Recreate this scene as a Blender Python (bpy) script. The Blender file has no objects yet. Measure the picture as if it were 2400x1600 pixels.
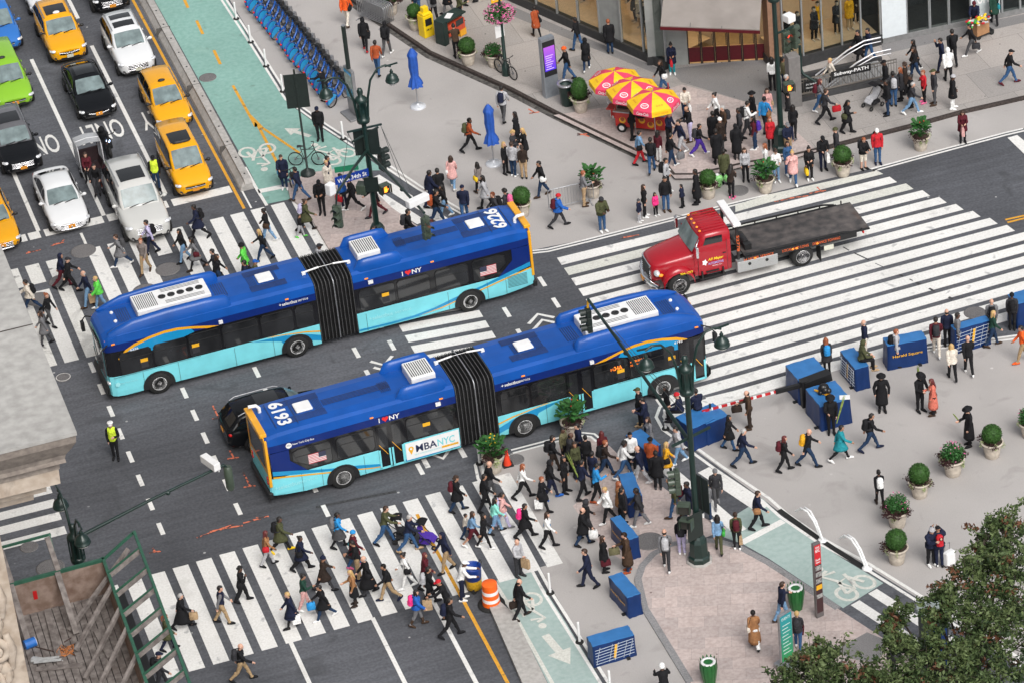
import bpy, math, random
from mathutils import Vector as V, Matrix as M, noise
PI=math.pi
RD=math.radians
R=random.Random(11)
scene=bpy.context.scene
COL=scene.collection
# ---------------- camera model (used to stand things on the ground where the photograph shows them)
CF=8442.4
CR=V((.948,-.307,-.088)); CD=V((.214,.814,-.539)).normalized()
CR=(CR-CD*CR.dot(CD)).normalized(); CU=CR.cross(CD).normalized()
CC=V((-31,-118,78.295))
def G(sx,sy,z=0.0):
    v=CR*((sx-1200)/CF)-CU*((sy-800)/CF)+CD
    t=(z-CC.z)/v.z
    return CC+v*t
def T(c,r,x,y,z=0.0): return G(600*c+x/3.92,400*r+y/3.92,z)
def D(x,y,z=0.0): return G(x*2400/2352,y*2400/2352,z)
# ---------------- materials
MATS={}
def nt(m): m.use_nodes=True; return m.node_tree.nodes,m.node_tree.links
def lin(c): return tuple(c)+(1,)
def mat(name,col,rough=.6,metal=0,var=.12,scale=6,coat=0,bump=0,emit=0,spec=.5,alpha=1,trans=0,fine=0):
    k=(name,)
    if k in MATS: return MATS[k]
    m=bpy.data.materials.new(name); n,l=nt(m); b=n['Principled BSDF']
    b.inputs['Roughness'].default_value=rough; b.inputs['Metallic'].default_value=metal
    b.inputs['Coat Weight'].default_value=coat; b.inputs['Coat Roughness'].default_value=.06
    b.inputs['Specular IOR Level'].default_value=spec
    b.inputs['Base Color'].default_value=lin(col)
    if trans: b.inputs['Transmission Weight'].default_value=trans
    if emit:
        b.inputs['Emission Color'].default_value=lin(col); b.inputs['Emission Strength'].default_value=emit
    if var:
        tc=n.new('ShaderNodeTexCoord'); no=n.new('ShaderNodeTexNoise'); no.inputs['Scale'].default_value=scale; no.inputs['Detail'].default_value=5
        l.new(tc.outputs['Object'],no.inputs['Vector'])
        mr=n.new('ShaderNodeMapRange'); mr.inputs['From Min'].default_value=.3; mr.inputs['From Max'].default_value=.7
        mr.inputs['To Min'].default_value=1-var; mr.inputs['To Max'].default_value=1+var
        l.new(no.outputs['Fac'],mr.inputs['Value'])
        mx=n.new('ShaderNodeVectorMath'); mx.operation='SCALE'; mx.inputs[0].default_value=tuple(col)
        l.new(mr.outputs['Result'],mx.inputs['Scale']); l.new(mx.outputs['Vector'],b.inputs['Base Color'])
        if bump:
            bp=n.new('ShaderNodeBump'); bp.inputs['Strength'].default_value=bump; bp.inputs['Distance'].default_value=.02
            l.new(no.outputs['Fac'],bp.inputs['Height']); l.new(bp.outputs['Normal'],b.inputs['Normal'])
    MATS[k]=m; return m
PAL=dict(black=(.011,.011,.013),char=(.035,.035,.04),navy=(.012,.016,.04),dgray=(.07,.07,.075),gray=(.17,.17,.18),lgray=(.42,.42,.44),white=(.78,.78,.77),cream=(.66,.6,.52),
 tan=(.42,.29,.17),khaki=(.36,.25,.14),brown=(.06,.035,.022),dbrown=(.03,.02,.016),rust=(.36,.075,.025),camel=(.33,.16,.07),orange=(.75,.11,.02),red=(.5,.02,.03),maroon=(.09,.012,.02),pink=(.72,.14,.3),
 hotpink=(.8,.04,.22),blush=(.68,.38,.36),salmon=(.62,.17,.12),green=(.05,.35,.06),dgreen=(.015,.05,.035),olive=(.07,.075,.035),lime=(.12,.62,.08),hiviz=(.62,.8,.05),yellow=(.85,.55,.02),mustard=(.72,.36,.02),gold=(.8,.4,.02),
 blue=(.02,.11,.42),sky=(.03,.27,.62),denim=(.035,.09,.2),ldenim=(.17,.3,.47),ddenim=(.015,.035,.08),teal=(.02,.25,.3),mint=(.25,.68,.58),purple=(.07,.03,.3),lilac=(.5,.46,.66),plaid=(.2,.17,.16),camo=(.14,.13,.07),
 skinL=(.62,.36,.26),skinM=(.42,.22,.14),skinD=(.12,.06,.04),blond=(.52,.34,.14),dark=(.012,.009,.008),brunette=(.04,.02,.012),ginger=(.28,.08,.03),grayhair=(.4,.39,.38),redhair=(.12,.02,.02),silver=(.5,.5,.52))
def cloth(c):
    m=mat('cloth_'+c,PAL[c],.85,var=.22,scale=14,bump=.25,spec=.25); return m
def skin(c): return mat('skin_'+c,PAL[c],.55,var=.05,scale=20)
def hairm(c): return mat('hair_'+c,PAL[c],.55,var=.3,scale=40,bump=.4)
def paint(name,c,rough=.35): return mat('paint_'+name,c,rough,var=.03,scale=2,coat=.5)
BLACKP=mat('black_plastic',(.015,.015,.016),.5,var=.1)
RUBBER=mat('rubber',(.014,.014,.014),.85,var=.15,scale=20)
CHROME=mat('chrome',(.75,.75,.77),.15,1,var=.03)
STEEL=mat('galvanised_steel',(.42,.43,.45),.45,.8,var=.15)
GLASSD=mat('dark_glass',(.012,.014,.016),.04,0,var=0,spec=.8,coat=.6)
WHITEP=mat('white_plastic',(.78,.78,.78),.4,var=.04)
GREENIRON=mat('green_iron',(.008,.026,.022),.4,.1,var=.2,scale=5,coat=.25)
LETW=mat('white_lettering',(.8,.8,.8),.5,var=.03)
ORANGE_L=mat('amber_lamp',(.85,.25,.02),.3,var=.02,emit=.5)
REDL=mat('red_lamp',(.6,.01,.01),.25,var=.02,emit=.15)
LENSW=mat('headlamp_lens',(.75,.77,.8),.08,.3,var=.1,scale=8,coat=.8)
# ---------------- mesh builder
class MB:
    def __init__(s): s.v=[];s.f=[];s.mi=[];s.sm=[]
    def add(s,vs,fs,m=0,smooth=False):
        o=len(s.v); s.v+= [tuple(p) for p in vs]
        for f in fs: s.f.append(tuple(i+o for i in f)); s.mi.append(m); s.sm.append(smooth)
        return s
    def box(s,c,d,rz=0,m=0,tx=1,ty=1,R3=None):
        x,y,z=d[0]/2,d[1]/2,d[2]/2
        P=[V((sx*x*(tx if sz>0 else 1),sy*y*(ty if sz>0 else 1),sz*z)) for sz in(-1,1) for sx,sy in((-1,-1),(1,-1),(1,1),(-1,1))]
        mt=R3 if R3 is not None else M.Rotation(rz,3,'Z')
        P=[mt@p+V(c) for p in P]
        return s.add(P,[(3,2,1,0),(4,5,6,7),(0,1,5,4),(1,2,6,5),(2,3,7,6),(3,0,4,7)],m)
    def bar(s,a,b,w,h,m=0):   # rectangular bar from a to b
        a=V(a);b=V(b);d=(b-a); L=d.length; d.normalize()
        up=V((0,0,1)) if abs(d.z)<.95 else V((1,0,0))
        r=d.cross(up).normalized(); u=r.cross(d)
        mt=M((d,r,u)).transposed()
        return s.box((a+b)/2,(L,w,h),m=m,R3=mt)
    def ring(s,c,d,r,n,ph=0,up=None):
        d=V(d).normalized(); up=up or (V((0,0,1)) if abs(d.z)<.9 else V((1,0,0)))
        a=d.cross(up).normalized(); b=a.cross(d)
        return [V(c)+a*(r*math.cos(ph+2*PI*i/n))+b*(r*math.sin(ph+2*PI*i/n)) for i in range(n)]
    def loft(s,rings,m=0,smooth=True,caps=True,closed=True):
        n=len(rings[0]); vs=[p for r in rings for p in r]; fs=[]
        for k in range(len(rings)-1):
            for i in range(n if closed else n-1):
                j=(i+1)%n; fs.append((k*n+i,k*n+j,(k+1)*n+j,(k+1)*n+i))
        s.add(vs,fs,m,smooth)
        if caps and closed:
            s.add(rings[0],[tuple(range(n))[::-1]],m,False); s.add(rings[-1],[tuple(range(n))],m,False)
        return s
    def tube(s,path,r,n=8,m=0,smooth=True):
        path=[V(p) for p in path]; rs=r if isinstance(r,(list,tuple)) else [r]*len(path); rg=[]
        for i,p in enumerate(path):
            d=(path[min(i+1,len(path)-1)]-path[max(i-1,0)])
            rg.append(s.ring(p,d,rs[i],n))
        for i in range(1,len(rg)):   # avoid twist flips
            best=min(range(n),key=lambda k:sum((rg[i][(j+k)%n]-path[i]-(rg[i-1][j]-path[i-1])).length for j in range(0,n,2)))
            rg[i]=[rg[i][(j+best)%n] for j in range(n)]
        return s.loft(rg,m,smooth)
    def lathe(s,prof,c=(0,0,0),n=20,m=0,sx=1,sy=1,smooth=True,caps=True):
        c=V(c); rg=[[c+V((r*sx*math.cos(2*PI*i/n),r*sy*math.sin(2*PI*i/n),z)) for i in range(n)] for r,z in prof]
        return s.loft(rg,m,smooth,caps)
    def disc(s,c,ax,r,t,n=20,m=0,smooth=False):
        ax=V(ax).normalized(); c=V(c)
        return s.loft([s.ring(c-ax*t/2,ax,r,n),s.ring(c+ax*t/2,ax,r,n)],m,smooth)
    def annulus(s,c,ax,r0,r1,t,n=24,m=0):
        ax=V(ax).normalized();c=V(c); A=[s.ring(c+ax*o,ax,r,n) for o,r in((-t/2,r0),(-t/2,r1),(t/2,r1),(t/2,r0),(-t/2,r0))]
        return s.loft(A,m,True,False)
    def prism(s,pts,z0,z1,m=0,smooth=False):
        a=[V((p[0],p[1],z0)) for p in pts]; b=[V((p[0],p[1],z1)) for p in pts]
        ar=sum(pts[i][0]*pts[(i+1)%len(pts)][1]-pts[(i+1)%len(pts)][0]*pts[i][1] for i in range(len(pts)))
        if ar<0: a.reverse();b.reverse()
        return s.loft([a,b],m,smooth)
    def poly(s,pts,z=None,m=0):
        P=[V((p[0],p[1],z if z is not None else p[2])) for p in pts]
        if z is not None:
            ar=sum(P[i].x*P[(i+1)%len(P)].y-P[(i+1)%len(P)].x*P[i].y for i in range(len(P)))
            if ar<0:P.reverse()
        return s.add(P,[tuple(range(len(P)))],m)
    def strip(s,pts,w,z,m=0):   # flat painted line along pts
        pts=[V((p[0],p[1],0)) for p in pts]; L=[];
        for i,p in enumerate(pts):
            d=(pts[min(i+1,len(pts)-1)]-pts[max(i-1,0)]).normalized(); nrm=V((-d.y,d.x,0))
            L.append((p+nrm*w/2,p-nrm*w/2))
        for i in range(len(L)-1):
            q=[L[i][0],L[i][1],L[i+1][1],L[i+1][0]]
            s.add([V((a.x,a.y,z)) for a in q],[(0,1,2,3)],m)
        return s
    def sph(s,c,r,n=10,k=7,m=0,smooth=True,keep=None,rot=None):
        r=(r,r,r) if not isinstance(r,(tuple,list)) else r; c=V(c)
        vs=[];fs=[]
        for a in range(k+1):
            th=PI*a/k
            for i in range(n):
                p=V((r[0]*math.sin(th)*math.cos(2*PI*i/n),r[1]*math.sin(th)*math.sin(2*PI*i/n),r[2]*math.cos(th))); vs.append(p)
        for a in range(k):
            for i in range(n):
                q=(a*n+i,(a+1)*n+i,(a+1)*n+(i+1)%n,a*n+(i+1)%n)
                if keep is None or keep(sum((vs[z] for z in q),V())/4): fs.append(q)
        if rot is not None: vs=[rot@p for p in vs]
        return s.add([p+c for p in vs],fs,m,smooth)
    def xf(s,mt): s.v=[tuple(mt@V(p)) for p in s.v]; return s
    def join(s,o,mt=None,m=None):
        b=len(s.v); s.v+=[tuple(mt@V(p)) if mt is not None else p for p in o.v]
        s.f+=[tuple(i+b for i in f) for f in o.f]; s.mi+=[m if m is not None else i for i in o.mi]; s.sm+=o.sm; return s
    def mesh(s,name,mats):
        me=bpy.data.meshes.new(name); me.from_pydata(s.v,[],s.f)
        me.polygons.foreach_set('material_index',s.mi); me.polygons.foreach_set('use_smooth',s.sm)
        for m in (mats if isinstance(mats,(list,tuple)) else [mats]): me.materials.append(m)
        me.validate(); me.update(); return me
    def build(s,name,mats,parent=None,loc=(0,0,0),rz=0):
        return obj(name,s.mesh(name,mats),parent,loc,rz)
def obj(name,me,parent=None,loc=(0,0,0),rz=0):
    o=bpy.data.objects.new(name,me); COL.objects.link(o); o.location=loc
    if rz:o.rotation_euler=(0,0,rz)
    if parent: o.parent=parent
    return o
def bevel(o,w=.02,seg=2,ang=40):
    b=o.modifiers.new('bevel','BEVEL'); b.width=w;b.segments=seg;b.limit_method='ANGLE';b.angle_limit=RD(ang); return o
def tag(o,label=None,cat=None,group=None,kind=None):
    if label:o['label']=label
    if cat:o['category']=cat
    if group:o['group']=group
    if kind:o['kind']=kind
    return o
def thing(name,label,cat,loc=(0,0,0),rz=0,group=None):
    return tag(obj(name,None,None,loc,rz),label,cat,group)
def struct(o): o['kind']='structure'; return o
def dup(o,parent=None,**kw):
    c=o.copy(); COL.objects.link(c)
    if parent is not None:c.parent=parent
    for ch in [x for x in KIDS(o)]: dup(ch,c)
    return c
def KIDS(o): return list(o.children)
def copy_thing(o,loc,rz,label,sc=None):
    c=dup(o); c.location=loc; c.rotation_euler=(0,0,rz); c['label']=label
    if sc: c.scale=(sc,sc,sc)
    return c
# ---------------- text: cached flat letter meshes
TXT={}
def text(s,bold=0,res=3):
    k=(s,bold)
    if k not in TXT:
        cu=bpy.data.curves.new('t','FONT'); cu.body=s; cu.size=1; cu.resolution_u=res; cu.offset=bold; cu.align_x='LEFT'
        o=bpy.data.objects.new('t',cu); me=bpy.data.meshes.new_from_object(o)
        vs=[tuple(v.co) for v in me.vertices]; fs=[tuple(p.vertices) for p in me.polygons]
        bpy.data.objects.remove(o); bpy.data.curves.remove(cu); bpy.data.meshes.remove(me)
        xs=[v[0] for v in vs] or [0]; ys=[v[1] for v in vs] or [0]
        TXT[k]=([(v[0]-min(xs),v[1]-min(ys)) for v in vs],fs,max(xs)-min(xs),max(ys)-min(ys))
    return TXT[k]
def put_text(mb,s,o,ux,uy,w=None,h=None,bold=0,m=0,center=True,skew=0):
    """letters in the plane of ux,uy, centred on o; scaled to width w and/or height h"""
    vs,fs,W,H=text(s,bold); o=V(o);ux=V(ux);uy=V(uy)
    kx=(w/W) if w else (h/H); ky=(h/H) if h else kx
    dx,dy=(W/2,H/2) if center else (0,0)
    return mb.add([o+ux*((x-dx)*kx+skew*(y-dy)*ky)+uy*((y-dy)*ky) for x,y in vs],fs,m)
# ---------------- camera, sky, sun
cam=bpy.data.cameras.new('camera'); co=bpy.data.objects.new('camera',cam); COL.objects.link(co); scene.camera=co
cam.lens=CF/2400*36; cam.sensor_width=36; cam.clip_end=1000; cam.clip_start=1
co.matrix_world=M.Translation(CC)@M((CR,CU,-CD)).transposed().to_4x4()
w=bpy.data.worlds.new('World'); scene.world=w; w.use_nodes=True; n=w.node_tree.nodes; l=w.node_tree.links
sk=n.new('ShaderNodeTexSky'); sk.sky_type='NISHITA'; sk.sun_disc=False; sk.sun_elevation=RD(47); sk.sun_rotation=RD(175); sk.air_density=1; sk.dust_density=4; sk.ozone_density=.6
hs=n.new('ShaderNodeHueSaturation'); hs.inputs['Saturation'].default_value=.22
l.new(sk.outputs[0],hs.inputs['Color']); l.new(hs.outputs[0],n['Background'].inputs[0]); n['Background'].inputs[1].default_value=.15
su=bpy.data.lights.new('sun','SUN'); su.energy=2.1; su.angle=RD(34); su.color=(1,.97,.93)
so=bpy.data.objects.new('sun',su); COL.objects.link(so)
az=RD(175); el=RD(47); sd=V((math.sin(az)*math.cos(el),math.cos(az)*math.cos(el),math.sin(el)))
so.rotation_euler=sd.to_track_quat('Z','Y').to_euler()
scene.view_settings.view_transform='Standard'; scene.view_settings.look='None'; scene.view_settings.exposure=0
scene.cycles.use_denoising=True; scene.cycles.max_bounces=6; scene.cycles.diffuse_bounces=2
# ---------------- ground materials (world coordinates)
def gmat(name,c1,c2,scale,rough=.9,speck=None,stain=None,bump=.15,bricks=None,wear=None,streak=False):
    m=bpy.data.materials.new(name); n,l=nt(m); b=n['Principled BSDF']; b.inputs['Roughness'].default_value=rough; b.inputs['Specular IOR Level'].default_value=.3
    g=n.new('ShaderNodeNewGeometry'); pos=g.outputs['Position']
    def noi(sc,det=4,vec=pos,dist=0):
        q=n.new('ShaderNodeTexNoise'); q.inputs['Scale'].default_value=sc; q.inputs['Detail'].default_value=det; q.inputs['Distortion'].default_value=dist; l.new(vec,q.inputs['Vector']); return q.outputs['Fac']
    def rng(f,a,bb,t0=0,t1=1):
        q=n.new('ShaderNodeMapRange'); q.inputs[1].default_value=a;q.inputs[2].default_value=bb;q.inputs[3].default_value=t0;q.inputs[4].default_value=t1; l.new(f,q.inputs[0]); return q.outputs[0]
    def mix(f,a,bb,mode='MIX'):
        q=n.new('ShaderNodeMix'); q.data_type='RGBA'; q.blend_type=mode
        for s,i in((f,0),(a,6),(bb,7)):
            if isinstance(s,(int,float)): q.inputs[i].default_value=s
            elif isinstance(s,tuple): q.inputs[i].default_value=lin(s)
            else: l.new(s,q.inputs[i])
        return q.outputs[2]
    col=mix(rng(noi(scale),.35,.65),c1,c2)
    big=rng(noi(.3,5),.3,.7,.92,1.06)
    v=n.new('ShaderNodeVectorMath'); v.operation='SCALE'; l.new(col,v.inputs[0]); l.new(big,v.inputs['Scale']); col=v.outputs[0]
    if streak:
        v=n.new('ShaderNodeVectorMath'); v.operation='SCALE'; l.new(col,v.inputs[0]); l.new(rng(noi(.11,4,dist=.5),.33,.67,.72,1.22),v.inputs['Scale']); col=v.outputs[0]
        mp=n.new('ShaderNodeMapping'); mp.inputs['Scale'].default_value=(.25,3.5,1); l.new(pos,mp.inputs['Vector'])
        sx=rng(noi(1.1,3,mp.outputs[0]),.35,.7,.9,1.14); v=n.new('ShaderNodeVectorMath'); v.operation='SCALE'; l.new(col,v.inputs[0]); l.new(sx,v.inputs['Scale']); col=v.outputs[0]
    if bricks:
        mp=n.new('ShaderNodeMapping'); mp.inputs['Rotation'].default_value=(0,0,bricks[0]); l.new(pos,mp.inputs['Vector'])
        bt=n.new('ShaderNodeTexBrick'); bt.inputs['Scale'].default_value=1; bt.inputs['Brick Width'].default_value=bricks[1]; bt.inputs['Row Height'].default_value=bricks[2]; bt.inputs['Mortar Size'].default_value=bricks[3]
        bt.inputs['Color1'].default_value=(.86,.86,.86,1); bt.inputs['Color2'].default_value=(1.08,1.05,1.03,1); bt.inputs['Mortar'].default_value=(bricks[4],)*3+(1,); bt.inputs['Mortar Smooth'].default_value=.3
        l.new(mp.outputs[0],bt.inputs['Vector']); col=mix(1.0,col,bt.outputs['Color'],'MULTIPLY')
    if stain:
        col=mix(rng(noi(.55,6,dist=1.2),.60,.74,0,stain[1]),col,stain[0])
        col=mix(rng(noi(2.3,5,dist=.6),.66,.75,0,stain[1]*.7),col,stain[0])
    if speck: # scraps and gum
        vo=n.new('ShaderNodeTexVoronoi'); vo.inputs['Scale'].default_value=speck[1]; l.new(pos,vo.inputs['Vector'])
        wn=n.new('ShaderNodeTexWhiteNoise'); l.new(vo.outputs['Position'],wn.inputs['Vector'])
        k=n.new('ShaderNodeMath'); k.operation='MULTIPLY'; l.new(rng(vo.outputs['Distance'],.10,.16,1,0),k.inputs[0]); l.new(rng(wn.outputs['Value'],speck[2],speck[2]+.02,0,1),k.inputs[1])
        col=mix(k.outputs[0],col,speck[0])
    if wear:
        wf=rng(noi(wear[1],7,dist=.4),wear[2],wear[2]+.08,0,wear[3]); col=mix(wf,col,wear[0])
        wf=rng(noi(28,3),.62,.72,0,wear[3]*.5); col=mix(wf,col,wear[0])
    l.new(col,b.inputs['Base Color'])
    bp=n.new('ShaderNodeBump'); bp.inputs['Strength'].default_value=bump; bp.inputs['Distance'].default_value=.01; l.new(noi(60,3),bp.inputs['Height']); l.new(bp.outputs[0],b.inputs['Normal'])
    return m
ASPH=(.048,.049,.054)
asphalt=gmat('asphalt',(.086,.09,.102),(.118,.122,.136),9,speck=((.45,.45,.45),2.6,.965),stain=((.055,.057,.062),.6),streak=True)
tan=gmat('tan_gravel',(.38,.358,.345),(.435,.412,.40),30,speck=((.62,.6,.58),2.2,.97),stain=((.25,.23,.22),.5))
walk=gmat('pavement_concrete',(.33,.31,.295),(.40,.375,.36),14,speck=((.09,.09,.09),3.2,.88),stain=((.2,.19,.18),.45),bricks=(.0,2.4,2.4,.012,.55))
gran=gmat('dark_granite_paving',(.17,.165,.165),(.26,.25,.25),34,speck=((.08,.08,.08),4,.9))
pink=gmat('pink_granite',(.45,.375,.355),(.55,.475,.455),8,stain=((.30,.22,.2),.45),bricks=(.35,.95,.62,.008,.72),speck=((.2,.15,.14),3,.95))
curbm=gmat('kerb_granite',(.2,.2,.21),(.3,.29,.29),16,stain=((.08,.08,.08),.5))
curbd=gmat('kerb_steel_brown',(.035,.028,.026),(.07,.055,.05),12)
conc=gmat('cast_concrete',(.36,.345,.325),(.46,.44,.42),6,stain=((.25,.24,.22),.5))
white=gmat('white_road_paint',(.70,.69,.66),(.80,.79,.77),12,wear=((.28,.28,.29),1.9,.62,.6),stain=((.55,.54,.51),.5))
whitew=gmat('worn_white_road_paint',(.66,.65,.61),(.78,.77,.74),12,wear=(ASPH,1.5,.60,.75),stain=((.4,.39,.37),.6))
cream=gmat('cream_road_paint',(.56,.56,.51),(.68,.68,.63),12,wear=((.2,.2,.2),1.7,.64,.7),stain=((.5,.48,.44),.6))
yellow=gmat('yellow_road_paint',(.62,.30,.03),(.74,.38,.05),12,wear=((.12,.1,.07),2.2,.62,.8))
green1=gmat('green_lane_paint',(.205,.375,.325),(.255,.43,.385),5,wear=((.13,.2,.17),1.1,.64,.6),stain=((.3,.48,.41),.5))
green2=gmat('pale_green_lane_paint',(.325,.42,.395),(.38,.47,.45),5,wear=((.18,.25,.21),1.3,.66,.5),stain=((.38,.5,.43),.4))
orange=gmat('orange_survey_paint',(.66,.16,.09),(.74,.22,.12),20,wear=(ASPH,5,.47,.95))
iron=gmat('manhole_iron',(.13,.125,.125),(.22,.21,.21),26,rough=.6,bump=.5)
tarseal=gmat('tar_patch',(.04,.04,.043),(.07,.07,.074),10)
def sheet(name,pts,z,m,kind='structure'):
    mb=MB(); mb.poly(pts,z); o=mb.build(name,m); o['kind']=kind; return o
def multi(name,mb,m): o=mb.build(name,m); o['kind']='structure'; return o
# ---------------- the ground
sheet('road',[(-400,-300),(400,-300),(400,500),(-400,500)],0,asphalt)
tt=lambda L,z=0:[T(*a,z) for a in L]
# plaza north (tan)
NP_=[T(0,0,2060,0)+V((-2.2,4.6,0)),T(0,0,2110,0)]+tt([(1,0,0,400),(1,0,290,890),(1,0,620,1130),(1,0,960,1330),(1,0,1250,1530),(1,1,1210,0),(1,1,1500,190),(1,1,2010,440)])
NP_+=[V((-.1,7.6,0)),V((1.2,7.05,0)),T(2,1,190,730),T(2,1,700,630),T(2,1,1450,440)]+tt([(3,1,0,215),(3,1,500,90),(3,0,950,1550),(3,0,2250,1205),(3,0,2352,1180)])
NP_+=[V((60,24,0)),V((60,60,0)),V((10,60,0))]
sheet('tan_plaza',NP_,.004,tan)
# raised pavement with kerb, along the shops
KERB=tt([(1,0,780,-60),(1,0,1200,230),(1,0,1600,500),(1,0,2352,840),(2,0,400,1050),(2,0,800,1245),(2,0,1170,1420),(2,1,1,1)][:7],.0)
KERB+=tt([(2,0,1420,1545),(2,1,1490,60),(2,1,1680,60),(3,0,-200,1520),(3,0,270,1440),(3,0,700,1330),(3,0,1250,1190),(3,0,1480,1130),(3,0,1800,1040),(3,0,2352,915)],.0)
KERB=[KERB[0]+(KERB[0]-KERB[1])*6]+KERB+[KERB[-1]+(KERB[-1]-KERB[-2])*6]
WALKP=KERB+[V((70,70,0)),V((20,90,0))]
def kerbline(name,pts,w,h,m,z0=0):
    mb=MB(); L=[]
    for i,p in enumerate(pts):
        d=(pts[min(i+1,len(pts)-1)]-pts[max(i-1,0)]); d=V((d.x,d.y,0)).normalized(); nn=V((-d.y,d.x,0)); L.append((p-nn*w*.5,p+nn*w*.5))
    rg=[[V((a.x,a.y,z0)),V((a.x,a.y,h-.02)),V((a.x*.93+b.x*.07,a.y*.93+b.y*.07,h)),V((b.x,b.y,h)),V((b.x,b.y,z0))] for a,b in L]
    mb.loft(rg,0,False,True,True); return multi(name,mb,m)
mb=MB(); mb.prism(WALKP,.0,.14); multi('pavement',mb,walk)
kerbline('kerb',KERB,.17,.147,curbd)
kerbline('gutter_strip',[p+V((-.16,-.22,0)) for p in KERB[:8]],.3,.0062,gmat('wet_gutter',(.05,.048,.046),(.14,.13,.12),5,stain=((.02,.02,.02),.8)))
PINKN=[KERB[i] for i in range(5,12)]
pn=[T(2,0,380,1060,.146),T(2,0,800,1262,.146),T(2,0,1170,1440,.146),T(2,0,1420,1560,.146),T(2,1,1500,75,.146),T(2,1,1680,72,.146),T(3,0,-190,1525,.146),T(3,0,270,1450,.146),T(3,0,450,1390,.146),T(3,0,200,1150,.146),T(2,0,2330,990,.146),T(2,0,1830,850,.146),T(2,0,1560,780,.146),T(2,0,900,980,.146)]
sheet('corner_granite',[p for p in pn],.1445,pink)
sheet('entrance_paving',[T(2,0,1430,640,.14),T(2,0,2200,545,.14),T(3,0,60,560,.14),T(3,0,220,980,.14),T(3,0,-60,1000,.14),T(2,0,2300,985,.14),T(2,0,1830,840,.14),T(2,0,1560,760,.14)],.143,gran)
sheet('shopfront_paving',[T(2,0,0,60,.14),T(2,0,1430,668,.14),T(2,0,1350,690,.14),T(2,0,0,150,.14),],.1425,gran)
sheet('shopfront_paving',[T(3,0,1040,410,.14),T(3,0,2400,120,.14),T(3,0,2400,200,.14),T(3,0,1060,500,.14)],.1425,gran)
# green lane north + its markings
GN=[T(0,0,1400,-30),T(0,0,2060,-30)]+tt([(1,0,0,470),(1,0,290,950),(1,0,620,1190),(1,0,960,1410),(1,0,1180,1568),(1,1,760,5),(1,1,290,130),(1,1,330,262),(1,1,90,312),(0,0,2290,1568)])
GN=[GN[0],GN[0]+V((0,12,0)),GN[1]+V((-2.2,14,0))]+GN[1:]
sheet('green_bike_lane',GN,.008,green1)
GS=tt([(1,3,2210,625),(2,3,190,540),(2,3,500,1020),(2,3,850,1600),(2,3,1330,2500),(2,3,860,2500),(2,3,330,1568),(2,3,0,900)])
sheet('green_bike_lane',GS,.010,green2)
GE=tt([(2,3,1980,70),(2,3,2300,-130),(3,3,120,40),(3,3,500,310),(3,3,1060,650),(3,3,690,880),(3,3,120,500),(2,3,2352,420),(2,3,2120,290),(2,3,1950,230)])
sheet('green_bike_lane',GE,.010,green2)
# south plazas
PS=[T(2,2,-20,1030),T(2,2,470,890),T(2,2,700,860),T(2,2,900,960),T(2,2,1020,1080),T(2,2,1150,1300),T(2,2,1360,1420),T(2,2,1560,1300),T(2,2,1700,1500),T(2,3,1950,30),T(2,3,2300,420),T(3,3,900,1568),T(2,3,1800,1568)]
PS2=[T(1,2,2040,1120),T(1,2,2352,1040)]+PS[:7]+[T(2,3,1400,40),T(2,3,1480,300),T(2,3,1130,620),T(2,3,1220,870),T(2,3,1680,1600),T(2,3,2100,2500),T(2,3,1350,2500),T(2,3,900,1600),T(2,3,330,640),T(2,3,100,200),T(2,2,-30,1350),T(1,2,2080,1250)]
sheet('tan_plaza',PS2,.0045,tan)
PE=[T(2,2,1660,975),T(2,2,1780,545),T(2,2,2352,395),T(3,2,0,405),T(3,2,600,225),T(3,2,1080,130),T(3,1,2352,1500),V((60,2,0)),V((60,-60,0)),T(3,3,3600,2600),T(3,3,2400,1450),T(3,3,1450,830),T(3,3,920,500),T(3,3,150,30),T(2,2,2352,1480)]
sheet('tan_plaza',PE,.0032,tan)
# bicycle crossing strip between the plazas is asphalt (road shows); pink corner
PK=[T(2,2,440,920),T(2,2,690,885),T(2,2,900,960),T(2,2,1010,1075),T(2,2,1240,1230),T(2,2,1500,1420),T(2,3,1720,30),T(2,3,1990,150),T(2,3,1700,260),T(2,3,1420,330),T(2,3,1150,520),T(2,3,830,330),T(2,3,560,-60),T(2,2,780,1330),T(2,2,420,1060)]
sheet('corner_granite',PK,.009,pink)
PW=[T(2,3,1160,620),T(2,3,1200,500),T(2,3,1300,390),T(2,3,1470,300),T(2,3,1680,265),T(2,3,1880,270),T(2,3,2080,325),T(2,3,2352,470),T(3,3,640,890),T(3,3,1100,1190),T(3,3,1700,1600),T(3,3,2800,2500),T(2,3,2100,2500),T(2,3,1640,1568),T(2,3,1220,880)]
mb=MB(); mb.prism(PW,0,.05); multi('park_pavement',mb,pink)
kerbline('kerb',[PW[-2],PW[-1],PW[0],PW[1],PW[2],PW[3],PW[4],PW[5],PW[6],PW[7],T(3,3,640,890)],.28,.056,curbm)
sheet('gray_paving',[T(3,3,600,1270,.05),T(3,3,910,1100,.05),T(3,3,1130,1190,.05),T(3,3,1000,1380,.05),T(3,3,760,1340,.05)],.0545,gran)
PT=tt([(1,1,300,130),(1,1,480,40),(1,1,760,0),(1,1,900,20),(1,1,1250,360),(1,1,1560,580),(1,1,1250,640),(1,1,800,760),(1,1,715,780),(1,1,480,380),(1,1,330,262)])
mb=MB(); mb.prism(PT,0,.1); multi('traffic_island',mb,pink)
kerbline('kerb',[PT[0],PT[10],PT[9],PT[8]],.16,.106,pink)
sheet('asphalt_patch',[T(2,3,60,60),T(2,3,170,40),T(2,3,420,455),T(2,3,170,530)],.0075,asphalt)
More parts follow.
